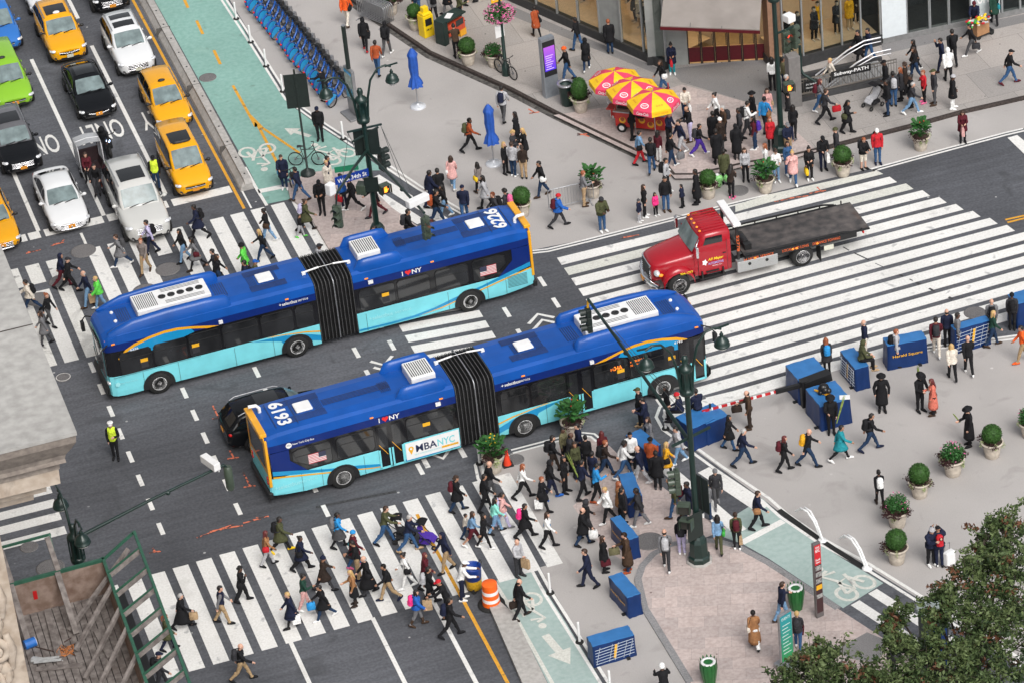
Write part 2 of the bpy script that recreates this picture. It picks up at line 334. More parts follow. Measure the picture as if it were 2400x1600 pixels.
# ---------------- painted markings
mw=MB(); mo=MB(); my=MB(); mc=MB(); mwo=MB()
CN=[0]
def bar(mb,x0,x1,y0,y1,z=.012,sl=0):
    CN[0]+=1; z+=CN[0]*2.5e-5
    mb.poly([(x0,y0),(x1,y0+sl*(x1-x0)),(x1,y1+sl*(x1-x0)),(x0,y1)],z)
for k in range(17): bar(mw,-19.0-.9+.91*k,-18.4-.9+.91*k,-15.5+.03*k,-9.2+.042*k)
for k in range(2): bar(mw,-19.0+.91*(k+16.1),-18.4+.91*(k+16.1),-14.9+.03*k,-8.5,)
for k in range(18):
    x=-20.7+.912*k
    if x<-15.4: bar(mwo if k%2 else mw,x,x+.6,6.7,12.7 if k%3 else 12.0); bar(mwo,x,x+.6,13.3,14.95) if k!=6 else None
    elif x<-14.8: continue
    elif abs(x+11.7)<.5: bar(mw,x,x+.62,6.7,10.9); bar(mw,x,x+.62,13.2,15.1)
    else: bar(mw,x,x+.6,6.7,15.15)
for k in range(15):
    yl=5.51-.9*k; yr=5.46-.828*k; xl=3.77+.01*k; xr=18.75+.40*k
    q=[(xl,yl),(xr,yr),(xr+.1,yr-.57),(xl,yl-.63)]
    (mw if k not in(1,) else mc).poly(q,.012)
for k in range(13):
    y=6.0-.86*k; mw.poly([(-3.76,y),(-.42,y-.36),(-.42,y-.92),(-3.76,y-.57)],.012)
for k in range(16):
    for x in(-16.08,-13.05): bar(mw,x-.09,x+.09,6.3-1.75*k-.82,6.3-1.75*k) if k<8 or x<-14 and k<7 else None
for x,y0,n_ in((-10.0,3.0,8),(-13.05,9.9,3)):
    for k in range(n_): bar(mw,x-.09,x+.09,y0-1.75*k-.82,y0-1.75*k)
for x,y0,n_ in((-5.92,2.6,6),(-4.45,4.3,6),(2.62,4.4,4),(.56,4.6,4)):
    for k in range(n_): bar(mw,x-.09,x+.09,y0-1.8*k-.8,y0-1.8*k,.0145)
bar(mw,-4.2,-4.0,-6.8,-6.1); bar(mw,-5.7,-5.5,-6.85,-6.2)
for pts in(((1.1,1.17),(1.67,1.71),(2.2,1.17)),((1.14,.66),(1.7,1.22),(2.2,.7)),((-5.57,1.33),(-5.14,.83),(-4.65,1.34)),((-5.57,.85),(-5.12,.33),(-4.62,.87)),((-5.3,-5.9),(-4.9,-6.5),(-4.4,-5.9))): mw.strip(pts,.16,.0125)
for a in((0,2,400,1250),(0,2,470,1355),(0,2,508,1478),(0,3,556,30),(0,3,604,160)):
    p=T(*a); mw.poly([(p.x-9,p.y-.27),(p.x,p.y-.27),(p.x,p.y+.27),(p.x-9,p.y+.27)],.0125)
# lanes north of the west crossing
for x in(-13.0,-10.09): bar(mw,x-.09,x+.09,17.6 if x<-11 else 18.2,33.45); bar(mw,x-.09,x+.09,36.5,60)
bar(mw,-16.0,-15.82,17.6,60)
for x0,x1 in((-18.6,-16.5),(-16.4,-15.9),(-15.7,-13.1),(-12.9,-10.2),(-10.0,-7.35)): bar(mw,x0,x1,17.0,17.62)
bar(my,-7.3,-7.17,15.4,60); bar(mw,-6.98,-6.9,15.3,18)
for x in(-13.35,-10.22,-7.9): bar(mw,x-.08,x+.08,-40,-15.1)
bar(my,-6.95,-6.82,-40,-9.6)
for x in (-14.3,-11.3): 
    bar(mwo,x,x+.12,14.9,16.6,.0125)
# lettering ONLY, read by the drivers coming down the avenue
for xc,q_ in((-11.5,(930,1215)),(-8.6,(1330,1120)),(-14.5,(450,1330))): put_text(mw,'ONLY',(xc,T(0,0,*q_).y,.0188),(-1,0,0),(0,-1,0),w=2.05,h=1.8,bold=.012)
# double lines round the plazas
def dbl(mb,L,gap=.24,w=.13,z=.0135,post=None):
    L=[V((p[0],p[1],0)) for p in L]; A=[];B=[]
    for i,p in enumerate(L):
        d=(L[min(i+1,len(L)-1)]-L[max(i-1,0)]).normalized(); nn=V((-d.y,d.x,0)); A.append(p+nn*gap/2);B.append(p-nn*gap/2)
    mb.strip(A,w,z);mb.strip(B,w,z)
DN=[T(0,0,2030,-40)+V((-2.2,14,0)),T(0,0,2030,-40)]+tt([(1,0,0,450),(1,0,290,910),(1,0,620,1150),(1,0,960,1370),(1,0,1250,1560),(1,1,1500,160),(1,1,1990,440)])
dbl(mw,DN,.22,.11)
dbl(mw,tt([(2,1,190,750),(2,1,330,735),(2,1,700,645),(2,1,1450,455),(2,1,2352,235),(3,1,0,235)]),.2,.11)
dbl(mw,tt([(3,1,1000,5),(3,0,950,1568),(3,0,1600,1390),(3,0,2180,1235),(3,0,2352,1195)]),.2,.11)
mc.poly([T(3,1,-300,320),T(3,1,0,225),T(3,1,1000,5),T(3,1,1060,35),T(3,1,0,300),T(3,1,-300,385)],.0137)
mw.poly(tt([(3,0,2200,1270),(3,0,2290,1245),(3,0,2600,1500),(3,0,2500,1560)]),.013)
dbl(mw,tt([(2,2,2352,400),(2,2,1790,535)][::-1]+[(3,2,0,385),(3,2,600,205),(3,2,1080,118),(3,1,2352,1520)]),.22,.11)
dbl(mw,tt([(2,2,0,1010),(2,2,400,905),(2,2,640,850),(2,2,740,860),(2,2,800,910)]),.22,.1)
dbl(mw,tt([(1,2,2340,1060),(1,2,2100,1075),(1,2,2045,1130),(1,2,2070,1250),(1,2,2250,1560),(2,3,0,130),(2,3,330,740),(2,3,620,1200),(2,3,870,1600),(2,3,1345,2500)]),.26,.12)
mc.strip(tt([(2,3,-160,640),(2,3,0,900),(2,3,370,1568),(2,3,880,2500)]),.14,.0135)
dbl(mw,tt([(2,2,1480,560),(2,2,1390,610),(2,2,1360,690),(2,2,1420,800),(2,2,1560,900),(2,2,1660,985),(2,2,1900,1160),(2,2,2330,1450),(3,3,140,25),(3,3,500,270),(3,3,920,500),(3,3,1450,830),(3,3,2352,1400)]),.3,.13)
# diagonal bicycle-crossing stripes
for a,b in(((2,2,1400,1150),(2,3,1960,60)),((2,2,1760,1180),(2,2,2300,1540)),((2,2,1680,1390),(2,3,2100,180))):
    CN[0]+=4; mw.strip([T(*a),T(*b)],.55,.0185+CN[0]*5e-5)
mw.strip(tt([(1,1,1090,60),(1,1,1780,500)]),.5,.0135); mw.strip(tt([(1,1,900,80),(1,1,1520,480)]),.45,.0135)
for a,b in(((3,3,800,830),(3,3,1700,1420)),((3,3,960,725),(3,3,1900,1330))): mw.strip([T(*a),T(*b)],.42,.0135)
mw.strip(tt([(2,3,2110,280),(3,3,140,80)]),.3,.0137); mw.strip(tt([(1,1,20,195),(1,1,300,140)]),.35,.0138); mw.strip([T(0,0,2250,1540),T(1,1,0,160),T(1,1,100,325)],.14,.0138)
for a in((0,0,1700,15),(0,0,1835,255),(0,0,1995,530)): p=T(*a); my.strip([p+V((.03,.75,0)),p-V((.03,.75,0))],.14,.0139)
my.strip(tt([(0,0,2140,790),(0,0,2352,1170),(1,0,0,1120),(1,0,200,1510)]),.13,.0139); my.strip(tt([(1,0,-60,1060),(1,0,60,1180),(1,0,400,1410)]),.13,.0152)
my.strip(tt([(3,1,2180,455),(3,1,2500,385)]),.12,.013); my.strip(tt([(3,1,2200,480),(3,1,2500,405)]),.12,.013)
def bike_mark(mb,p,a,s=1.0,z=.0142):
    Mx=M.Translation(p)@M.Rotation(a,4,'Z')@M.Scale(s,4); q=MB()
    for c in(-.42,.42): q.loft([[V((c+r*math.cos(2*PI*i/20),-.5+1.25*r*math.sin(2*PI*i/20),0)) for i in range(20)] for r in(.36,.25)],0,False,False)
    for seg in(((-.42,-.5),(-.15,.1),(.25,.1),(-.02,-.5),(-.15,.1)),((.42,-.5),(.25,.1),(.3,.3)),((-.02,-.5),(-.42,-.5)),((-.12,.15),(-.3,.75),(.2,.6)),((-.3,.75),(.05,.85))): q.strip(seg,.13,.0004*len(q.f))
    q.poly([(.0+.15*math.cos(i*PI/5)-.02,1.12+.17*math.sin(i*PI/5)) for i in range(10)],0.001)
    q.v=[(x,y,z+zz/s) for x,y,zz in q.v]; q.xf(Mx); mb.join(q)
bike_mark(mc,T(2,3,190,870)-V((.2,.1,0)),RD(188),1.0); bike_mark(mc,T(3,3,700,640),RD(25),1.1); bike_mark(mc,T(1,0,30,1440),RD(175),1.1); bike_mark(mc,T(1,0,700,1410),RD(25),1.05)
def arrow(mb,p,a,s,z=.0142):
    q=MB(); q.poly([(-.12,-.8),(.12,-.8),(.12,.1),(-.12,.1)],z); q.poly([(-.36,.1),(.36,.1),(0,.8)],z); q.xf(M.Translation(p)@M.Rotation(a,4,'Z')@M.Scale(s,4)); q.v=[(x,y,z) for x,y,_ in q.v]; mb.join(q)
arrow(mc,T(2,3,420,1260),RD(188),1.25); arrow(mc,T(1,0,380,1220),RD(35),.95)
for nm,b_,m_ in(('road_marking_white',mw,white),('road_marking_worn',mwo,whitew),('road_marking_yellow',my,yellow),('road_marking_cream',mc,cream)): multi(nm,b_,m_)
ms=MB()
for c,r,pts in((0,1,((470,695),(545,672),(590,640))),(0,1,((240,765),(310,745),(375,730))),(2,1,((1000,630),(1080,610),(1170,595))),(3,1,((60,290),(230,255),(370,235))),(3,1,((380,215),(490,195),(450,155))),(2,1,((1850,415),(1890,410),(1980,395))),(0,3,((1810,235),(1990,165),(2150,110))),(0,3,((2000,160),(2180,130))),(0,3,((2235,100),(2352,68))),(0,3,((1400,330),(1430,365))),(2,0,((600,1230),(650,1240),(710,1260))),(2,0,((190,930),(250,945),(300,970))),(2,0,((150,1005),(210,1040))),(1,3,((0,50),(70,45))),(0,2,((1955,590),(2010,705))),(0,2,((2110,1000),(2150,1070))),(0,2,((2235,1200),(2300,1330)))):
    ms.strip(tt([(c,r,*p) for p in pts]),.07,.0165)
    p=T(c,r,*pts[len(pts)//2]); ms.strip([p+V((-.25,.05,0)),p+V((.2,-.03,0))],.09,.0168)
multi('survey_marks',ms,orange)
mt=MB(); mt.strip(tt([(1,2,550,1520),(1,2,900,1450),(1,2,1290,1375)]),.16,.0062); [mt.strip(tt([(3,1,*a),(3,1,*b)]),w_,.0162) for a,b,w_ in(((690,705),(745,738),.06),((790,760),(930,825),.07),((985,855),(1060,890),.04),((1200,960),(1240,972),.09),((1300,1000),(1330,1015),.06),((1360,1030),(1400,1048),.13),((1480,1085),(1530,1112),.1),((1660,1165),(1700,1185),.12))]
mt.strip(tt([(1,0,2150,0),(1,0,2160,10)]),.01,.0162)
multi('tar_seam',mt,tarseal)
# manhole covers
for i,(c,r,x,y,rad) in enumerate(((0,1,767,742,.62),(0,1,1543,910,.6),(0,1,1333,1107,.6),(0,1,560,1020,.58),(0,1,350,1185,.6),(0,1,1890,1030,.58),(0,0,1910,718,.46),(0,2,582,330,.36),(2,3,1260,268,.62),(0,3,465,510,.62),(0,3,270,320,.4),(3,1,1900,1310,.5),(2,1,2080,190,.5),(2,2,30,1085,.4))):
    p=T(c,r,x,y); mb=MB(); z=.03
    mb.lathe([(rad,.004),(rad,z+.004),(rad*.92,z+.006),(0,z+.006)],(0,0,0),32)
    for q in(.3,.55,.78): mb.annulus((0,0,z+.007),(0,0,1),rad*q-.012,rad*q+.012,.006,28)
    for k in range(10): mb.bar((rad*.3*math.cos(k*PI/5),rad*.3*math.sin(k*PI/5),z+.007),(rad*.78*math.cos(k*PI/5),rad*.78*math.sin(k*PI/5),z+.007),.025,.006)
    rad*=.88; o=mb.build('manhole_cover',iron,None,p); o.scale=(.88,.88,1); mo2=MB().annulus((0,0,z+.004),(0,0,1),rad*.98,rad*1.07,.012,32).build('rim',iron if i!=7 else white,o)
    tag(o,['dark iron manhole cover on the west crossing below the white sedan','manhole cover on the west crossing in front of the silver SUV','manhole cover on the west crossing just above the upper bus','manhole cover under the jogging pair on the west crossing','manhole cover nearest the concrete ledge on the west crossing','manhole cover half hidden by the upper bus roof','small manhole cover in the green bike lane','small white ringed cover in the road beside the concrete ledge','round iron cover in pink paving beside a blue vinyl block','large cover seen through the green parapet frame by the wooden deck','small gray cover beside the peeling road paint near the lamp','brown iron cover by the blue blocks on the far crosswalk','iron cover on the plaza near the white planters and tow truck','small cover at the plaza edge beside the lower bus'][i],'manhole cover','manhole covers')
# ---------------- wheels
def wheel(par,x,y,r,wd,side,rimm,rim=.62,name='wheel',lug=8,turn=0):
    t=MB(); t.lathe([(r*.55,-wd/2),(r*.9,-wd/2),(r,-wd*.36),(r,wd*.36),(r*.9,wd/2),(r*.55,wd/2)],(0,0,0),26,0)
    o=t.build(name,RUBBER,par,(x,y,r)); o.rotation_euler=(-side*PI/2,0,turn)   # local +z points outward
    q=MB(); q.lathe([(r*rim,wd*.5),(r*rim*1.06,wd*.52),(r*rim*.95,wd*.46),(r*rim*.8,wd*.36),(r*.25,wd*.40),(r*.22,wd*.5),(0,wd*.5)],(0,0,0),24,0)
    for k in range(lug): q.disc((r*rim*.7*math.cos(k*2*PI/lug),r*rim*.7*math.sin(k*2*PI/lug),wd*.385),(0,0,1),r*.075,.02,10,1)
    q.build('rim',[rimm,BLACKP],o); return o
def outset(pts,y): return [(x,y,z) for x,z in pts]
# ---------------- articulated buses
BLUE=mat('royal_blue',(.006,.075,.34),.32,var=.13,scale=1.1,coat=.12,spec=.3); NAVY=mat('navy_blue',(.006,.022,.15),.3,var=.03,coat=.12,spec=.3); CYAN=mat('cyan',(.20,.66,.74),.4,var=.07,scale=2,coat=.1,spec=.3); SKYB=paint('sky_blue',(.01,.27,.55),.3); GOLDP=paint('gold',(.80,.38,.015),.3)
BLKG=mat('black_band',(.009,.009,.011),.12,var=.1,scale=1,coat=.6); WINM=mat('bus_window',(.02,.021,.023),.06,var=.55,scale=1.3,coat=.7,spec=.7)
GOLDL=mat('gold_lettering',(.8,.42,.02),.5,var=.03); PALEL=mat('pale_lettering',(.33,.75,.8),.4,var=.02); REDH=mat('red_heart',(.75,.03,.03),.4,var=.02); NAVL=mat('navy_lettering',(.012,.02,.07),.5,var=.02); CYL=mat('cyan_lettering',(.2,.62,.66),.5,var=.02); FLAGB=mat('flag_blue',(.04,.045,.08),.5,var=.05); FLAGR=mat('flag_red',(.55,.06,.08),.5,var=.05)
LEDM=mat('amber_display',(1,.22,.02),.4,var=0,emit=1.4); RIBM=mat('roof_rib',(.025,.045,.13),.5,var=.1); ACW=mat('white_panel',(.80,.80,.80),.4,var=.05,scale=3); SLOT=mat('dark_slot',(.03,.03,.035),.6,var=.1); GRILT=mat('engine_grille',(.07,.2,.23),.5,var=.1)
def bus(num,pos,ang,label,ad):
    root=thing('articulated_bus',label,'bus',pos,ang,'articulated buses at the crossing')
    def sec(x,w,zr,zb=.34,zs=None):
        h=[(w*.985,zb),(w,.55),(w,1.27),(w*.992,2.41),(w*.985,min(2.72,zr-.32)),(w*.94,zr-.16),(w*.84,zr-.07),(w*.55,zr-.012),(0,zr)]
        return [V((x,-y,z)) for y,z in h]+[V((x,y,z)) for y,z in h[-2::-1]]
    def shell_(st,name,front):
        mb=MB(); rg=[sec(*s) for s in st]; n=len(rg[0])
        for k in range(len(rg)-1):
            for i in range(n-1):
                j=min(i,n-2-i); m=0 if j<2 else 1 if j==2 else 2 if j in(3,) else 3
                a=[rg[k][i],rg[k][i+1],rg[k+1][i+1],rg[k+1][i]]
                mb.add(a,[(0,1,2,3)],m,True)
        for r,rev in((rg[0],0),(rg[-1],1)): mb.add(r,[tuple(range(n))] if not rev else [tuple(range(n))[::-1]],0 if front else 3)
        o=mb.build(name,[CYAN,BLKG,NAVY,BLUE],root); return o
    fs=shell_([(-1.03,1.285,3.2),(2,1.285,3.22),(6.4,1.285,3.22),(7.15,1.275,3.2,.33),(7.5,1.23,3.1,.34),(7.68,1.15,2.98,.36),(7.76,1.0,2.86,.4)],'front_section',True)
    rs=shell_([(-10.22,1.2,3.05,.5),(-10.1,1.26,3.12,.5),(-9.7,1.285,3.2,.45),(-8.9,1.285,3.22,.36),(-2.63,1.285,3.2)],'rear_section',False)
    def dec(parent,name,pts,side,m,o=.004):
        mb=MB(); y=side*(1.289+o); P=outset(pts,y); mb.add(P,[tuple(range(len(P)))],0); return mb.build(name,m,parent)
    for sd in(1,-1):
        # swooshes
        cur=[(7.25,2.08),(6.9,2.42),(6.5,2.60),(5.9,2.74),(5.27,2.82),(4.7,2.8),(4.17,2.70),(3.6,2.56),(3.02,2.41)]
        low=[(3.5,2.42),(4.17,2.59),(4.7,2.68),(5.27,2.70),(5.9,2.62),(6.5,2.46),(6.9,2.28),(7.2,2.02)]
        dec(fs,'stripe',cur+low,sd,GOLDP,.007); dec(fs,'stripe',[(7.2,2.0)]+low[::-1][1:-1]+[(4.05,2.42),(5.0,2.18),(6.2,2.05)],sd,SKYB,.005)
        dec(fs,'stripe',[(-1.03,.75),(-.5,.95),(.45,1.16),(1.45,1.22),(1.9,1.25),(1.25,1.12),(.62,.93),(.55,.8),(-.6,.62),(-1.03,.5)],sd,SKYB,.005)
        dec(fs,'stripe',[(-1.03,.9),(-.4,1.05),(.6,1.2),(1.2,1.26),(.9,1.27),(.3,1.2),(-.5,1.1),(-1.03,.97)],sd,GOLDP,.006)
        dec(rs,'stripe',[(-2.64,.44),(-4.0,.40),(-5.2,.42),(-6.2,.58),(-6.85,.72),(-8.0,.98),(-9.2,1.22),(-10.1,1.42),(-10.1,1.62),(-9.2,1.40),(-8.0,1.08),(-6.8,.86),(-5.9,.64),(-5.0,.52),(-4.0,.49),(-2.64,.52)],sd,SKYB,.005)
        dec(rs,'stripe',[(-5.2,.44),(-6.2,.52),(-6.85,.66),(-8.0,.88),(-9.2,1.12),(-10.1,1.3),(-10.1,1.37),(-9.2,1.19),(-8.0,.94),(-6.85,.71),(-6.2,.57)],sd,GOLDP,.008)
        dec(rs,'body_panel',[(-9.36,2.41),(-9.36,1.9),(-8.72,1.28),(-9.2,1.29),(-10.1,1.45),(-10.12,2.41)],sd,NAVY,.0035)
        # windows
        wf=[(5.9,7.2,1.3),(4.45,5.8,1.34),(3.05,4.35,1.34),(1.45,2.95,1.34),(.0,1.35,1.34),(-.85,-.1,1.34)] if sd>0 else [(4.5,6.35,1.34),(3.0,4.4,1.34),(.4,1.8,1.34),(-.85,.3,1.34)]
        wr=[(-4.32,-2.8,1.36),(-5.8,-4.42,1.36),(-7.45,-6.05,1.38),(-8.9,-7.65,1.5)] if sd>0 else [(-4.7,-2.8,1.3),(-7.5,-6.0,1.36),(-9.1,-7.72,1.5)]
        for par,L in((fs,wf),(rs,wr)):
            for a,b,z0 in L:
                mb=MB(); y=sd*1.297; c=.09
                pts=[(a+c,z0),(b-c,z0),(b,z0+c),(b,2.3-c),(b-c,2.3),(a+c,2.3),(a,2.3-c),(a,z0+c)]
                if a<-8.5: pts=[(-8.45,1.36),(b-c,1.36),(b,1.36+c),(b,2.3-c),(b-c,2.3),(a+c,2.3),(a-.15,2.3-c),(a-.15,1.85)]
                P=outset(pts,y); mb.add(P,[tuple(range(8))],0)
                wo=mb.build('window',WINM,par); fr=MB()
                for i in range(8): fr.bar(P[i],P[(i+1)%8],.028,.012)
                fr.bar((a,y,1.98),(b,y,1.98),.028,.012); fr.build('frame',BLACKP,wo)
        if sd<0: DOORS=[(fs,6.52,7.62),(fs,1.88,2.92),(rs,-5.9,-4.88)]
        else: DOORS=[]
        for par,a,b in DOORS:
            mid=(a+b)/2
            d=MB(); d.box(((a+b)/2,sd*1.29,1.4),(b-a,.02,1.96)); do=d.build('door',BLKG,par)
            for x0,x1 in((a,mid-.02),(mid+.02,b)):
                f=MB()
                for xx in(x0+.04,x1-.04): f.box((xx,sd*1.304,.82),(.07,.016,.86))
                f.box(((x0+x1)/2,sd*1.304,.42),(x1-x0,.016,.09)); f.build('frame',CYAN,do)
                g=MB(); g.box(((x0+x1)/2,sd*1.302,1.75),(x1-x0-.16,.008,1.0)); g.build('pane',WINM,do)
                g=MB(); g.bar(((x0+x1)/2-.2,sd*1.312,1.5),((x0+x1)/2+.12,sd*1.312,1.0),.03,.02); g.build('handle',GOLDP,do)
        # wheel arches, panels
        for par,x in((fs,5.78),(fs,0),(rs,-7.4)):
            A=MB(); pts=[(x+.66*math.cos(a*PI/14),.46+.62*math.sin(a*PI/14)) for a in range(15)]; pts=[(x+.66,.34)]+pts+[(x-.66,.34)]
            P=outset(pts,sd*1.3055); A.add(P,[tuple(range(len(P)))],0); A.build('wheel_arch',BLACKP,par)
        pl=MB()
        for x in(6.36,2.56,4.9,.95): pl.box((x,sd*1.292,.78),(.012,.008,.86))
        pl.box((5.75,sd*1.292,1.24),(3.6,.006,.01)); pl.build('panel_seams',SLOT,fs)
        pl=MB()
        for x in(-3.0,-9.0,-8.2,-6.5): pl.box((x,sd*1.292,.78),(.012,.008,.8))
        pl.build('panel_seams',SLOT,rs)
        lt=MB()
        for x in(7.35,.15,-3.2,-6.0): lt.box((x,sd*1.275,2.78),(.14,.03,.05))
        lt.build('marker_lamp',ORANGE_L,fs)
        cb=MB(); cb.box((2.95,sd*1.31,2.55),(.16,.09,.13)); cb.box((-3.35,sd*1.31,2.6),(.2,.07,.14)); cb.build('side_camera',WHITEP,fs)
        fg=MB(); z0,y=1.52,sd*1.3025   # flag sticker on the rear window
        x0,x1=(-7.95,-8.65) if sd>0 else (-8.65,-7.95)
        fx=lambda t:x0+(x1-x0)*t
        for k in range(7): fg.add(outset([(fx(0),z0+k*.066),(fx(1),z0+k*.066),(fx(1),z0+k*.066+.034),(fx(0),z0+k*.066+.034)],y),[(0,1,2,3)],0)
        for k in range(6): fg.add(outset([(fx(0),z0+k*.066+.034),(fx(1),z0+k*.066+.034),(fx(1),z0+k*.066+.066),(fx(0),z0+k*.066+.066)],y),[(0,1,2,3)],1)
        ca,cb_=(0,.42) if sd>0 else (.58,1)
        fg.add(outset([(fx(ca),z0+.2),(fx(cb_),z0+.2),(fx(cb_),z0+.43),(fx(ca),z0+.43)],y+sd*.003),[(0,1,2,3)],2)
        fg.build('flag_sticker',[FLAGR,WHITEP,FLAGB],rs)
        # lettering; ux points along reading direction seen from outside
        ux=V((-sd,0,0)); uz=V((0,0,1)); tl=MB(); Y=sd*1.286
        def tx(s,x,z,h=None,w=None,bold=0,m=0,yy=None,skew=0): put_text(tl,s,(x,yy or Y,z),ux,uz,w=w,h=h,bold=bold,m=m,skew=skew)
        hx=-5.05 if sd>0 else -5.38
        tx('I',hx+sd*.34,2.57,h=.2,bold=.02); tx('NY',hx-sd*.27,2.57,h=.2,w=.42,bold=.02)
        hp=[(hx+sd*.1+.13*16*math.sin(t)**3/16,2.585+.13*(13*math.cos(t)-5*math.cos(2*t)-2*math.cos(3*t)-math.cos(4*t))/16) for t in[2*PI*i/24 for i in range(24)]]
        tl.add(outset(hp,Y),[tuple(range(24))],1)
        tx('+',.45 if sd>0 else -.72,2.6,h=.1,bold=.01); tx('selectbus',.06 if sd>0 else -.32,2.6,w=.62,h=.14,bold=.02); tx('service',-.5 if sd>0 else .2,2.6,w=.42,h=.12)
        tx('+selectbus',-3.6 if sd>0 else -9.6,.9 if sd>0 else .85,w=1.0,h=.19,bold=.015,m=2,yy=sd*1.3); tx('service',-4.55 if sd>0 else -8.75,.9 if sd>0 else .85,w=.7,h=.14,m=2,yy=sd*1.3)
        if sd>0: tx('New York City Bus',6.95,.93,w=.72,h=.09,m=2,yy=sd*1.3,bold=.01); tl.disc((7.43,sd*1.3,.93),(0,1,0),.1,.004,16,2)
        else:
            tx('New York City Bus',-8.75,2.58,w=.85,h=.11,bold=.012); tl.disc((-9.33,Y,2.58),(0,1,0),.12,.004,16,0); tx('MTA',-9.33,2.58,w=.16,h=.09,m=3,yy=sd*1.291)
        tx(num,6.55 if sd>0 else 6.55,2.36,w=.34,h=.11,bold=.02,yy=sd*1.305)
        if sd<0:
            tx('M',3.75,1.95,h=.12,m=4,yy=sd*1.303); tx('34A',4.0,1.97,w=.34,h=.18,m=4,bold=.02,yy=sd*1.303); tx('WATERSIDE',4.75,2.06,w=.5,h=.09,m=4,yy=sd*1.303); tx('TO 34TH ST',4.72,1.9,w=.44,h=.08,m=4,yy=sd*1.303); tx('27',5.15,2.05,h=.13,m=4,bold=.02,yy=sd*1.303)
        tl.build('lettering',[LETW,REDH,PALEL,NAVL,LEDM],root)
        st=MB()
        for x,zz in((6.08,1.4),(3.95,1.45),(-4.05,1.5)):
            st.add(outset([(x,zz),(x+.3,zz),(x+.3,zz+.26),(x,zz+.26)],sd*1.304),[(0,1,2,3)],1); st.add(outset([(x,zz+.26),(x+.3,zz+.26),(x+.3,zz+.42),(x,zz+.42)],sd*1.304),[(0,1,2,3)],0)
        st.build('window_notice',[GOLDL,SLOT],root)
        gr=MB(); gr.add(outset([(-9.95,.62),(-9.05,.62),(-9.05,1.15),(-9.95,1.3)],sd*1.293),[(0,1,2,3)],1)
        for k in range(9): gr.box((-9.5,sd*1.297,.66+k*.062),(.84,.012,.03),0,0)
        if sd>0: gr.build('engine_grille',[GRILT,CYAN],rs)
        for par,x in((fs,5.78),(fs,0),(rs,-7.4)): wheel(par,x,sd*1.175,.49,.3,sd,WHITEP,.58)
        # roof pods
        def pod(par,x0,x1,y,w,h):
            mb=MB(); rg=[]; n=9
            for k in range(n):
                t=k/(n-1); s=math.sin(PI*min(1,max(0,t*3.5)))if 0 else min(1,(math.sin(PI*t))*2.2)**.5; x=x0+(x1-x0)*t
                rg.append([V((x,y+w*s*math.cos(a*PI/8),3.08+h*s*math.sin(a*PI/8))) for a in range(9)])
            mb.loft(rg,0,True,False,False); return mb.build('roof_pod',BLUE,par)
        pod(rs,-4.95,-2.75,sd*.98,.2,.5)
        mb=MB(); rg=[]
        for x,h,w in((7.45,.03,.1),(7.1,.2,.16),(6.4,.42,.18),(5.0,.5,.18),(3.4,.5,.18),(2.6,.46,.18),(2.42,.3,.16),(2.38,.02,.14)): rg.append([V((x,sd*(1.02-w),3.12)),V((x,sd*(1.02-w*.9),3.12+h*.8)),V((x,sd*(1.02-w*.5),3.1+h)),V((x,sd*(1.02),3.1+h)),V((x,sd*(1.02+w*.7),3.06+h*.75)),V((x,sd*(1.02+w),3.0))])
        mb.loft(rg,0,True,False,False); mb.build('roof_fairing',BLUE,fs)
    # nose
    ws=MB()
    G_=[[V((7.62+.0*z,y,z)) for y in(-1.1,-.6,0,.6,1.1)] for z in(1.05,1.7,2.3,2.62)]
    for r in G_:
        for p in r: p.x=7.775-(.06 if abs(p.y)>1 else 0)-max(0,p.z-2.3)*.12+(.03-abs(p.y)*.02)
    ws.loft(G_,0,True,False,False); wo=ws.build('windscreen',GLASSD,fs)
    sgn=MB(); sgn.box((7.80,0,2.5),(.02,1.5,.24)); put_text(sgn,'M34 SBS',(7.815,0,2.5),(0,1,0),(0,0,1),w=1.1,h=.16,m=1); sgn.build('destination_sign',[SLOT,LETW],fs)
    wp=MB(); wp.bar((7.83,.1,1.1),(7.83,.65,1.75),.03,.02); wp.bar((7.83,-.1,1.1),(7.83,-.65,1.75),.03,.02); wp.build('wiper',BLACKP,wo)
    bp=MB(); bp.loft([[V((x,y,z)) for z,x in((.3,7.7),(.42,7.86),(.72,7.86),(.8,7.76))] for y,x0 in((-1.18,0),(-.9,.0),(0,.0),(.9,0),(1.18,0))],0,True,False,False)
    bp.box((7.79,0,.55),(.12,2.2,.36)); bevel(bp.build('bumper',BLACKP,fs),.05)
    for s in(1,-1):
        hl=MB(); hl.sph((7.70,s*.98,.93),(.1,.17,.11),12,8); hl.build('headlamp',LENSW,fs)
        mi=MB(); mi.tube([(7.5,s*1.1,2.75),(7.85,s*1.42,2.72),(8.0,s*1.5,2.5)],.03,7); mi.box((8.0,s*1.5,2.25),(.14,.22,.42)); bevel(mi.build('mirror',BLACKP,fs),.03)
        ma=MB(); ma.box((7.62,s*1.0,2.86),(.05,.14,.06)); ma.build('marker_lamp',ORANGE_L,fs)
    # back
    bk=MB(); bk.box((-10.23,0,2.25),(.06,2.3,1.7)); bk.box((-10.2,0,3.13),(.28,2.1,.16)); 
    for s in(1,-1): bk.bar((-10.21,s*1.2,.9),(-10.2,s*1.2,3.0),.12,.12)
    bevel(bk.build('rear_panel',GOLDP,rs),.05)
    rw=MB(); rw.box((-10.265,0,2.2),(.02,1.9,1.1)); rw.build('rear_window',GLASSD,rs)
    rg=MB(); rg.box((-10.23,0,.95),(.05,2.3,.9)); rg.build('engine_door',CYAN,rs)
    bb=MB(); bb.box((-10.26,0,.5),(.2,2.5,.3)); bevel(bb.build('bumper',BLACKP,rs),.05)
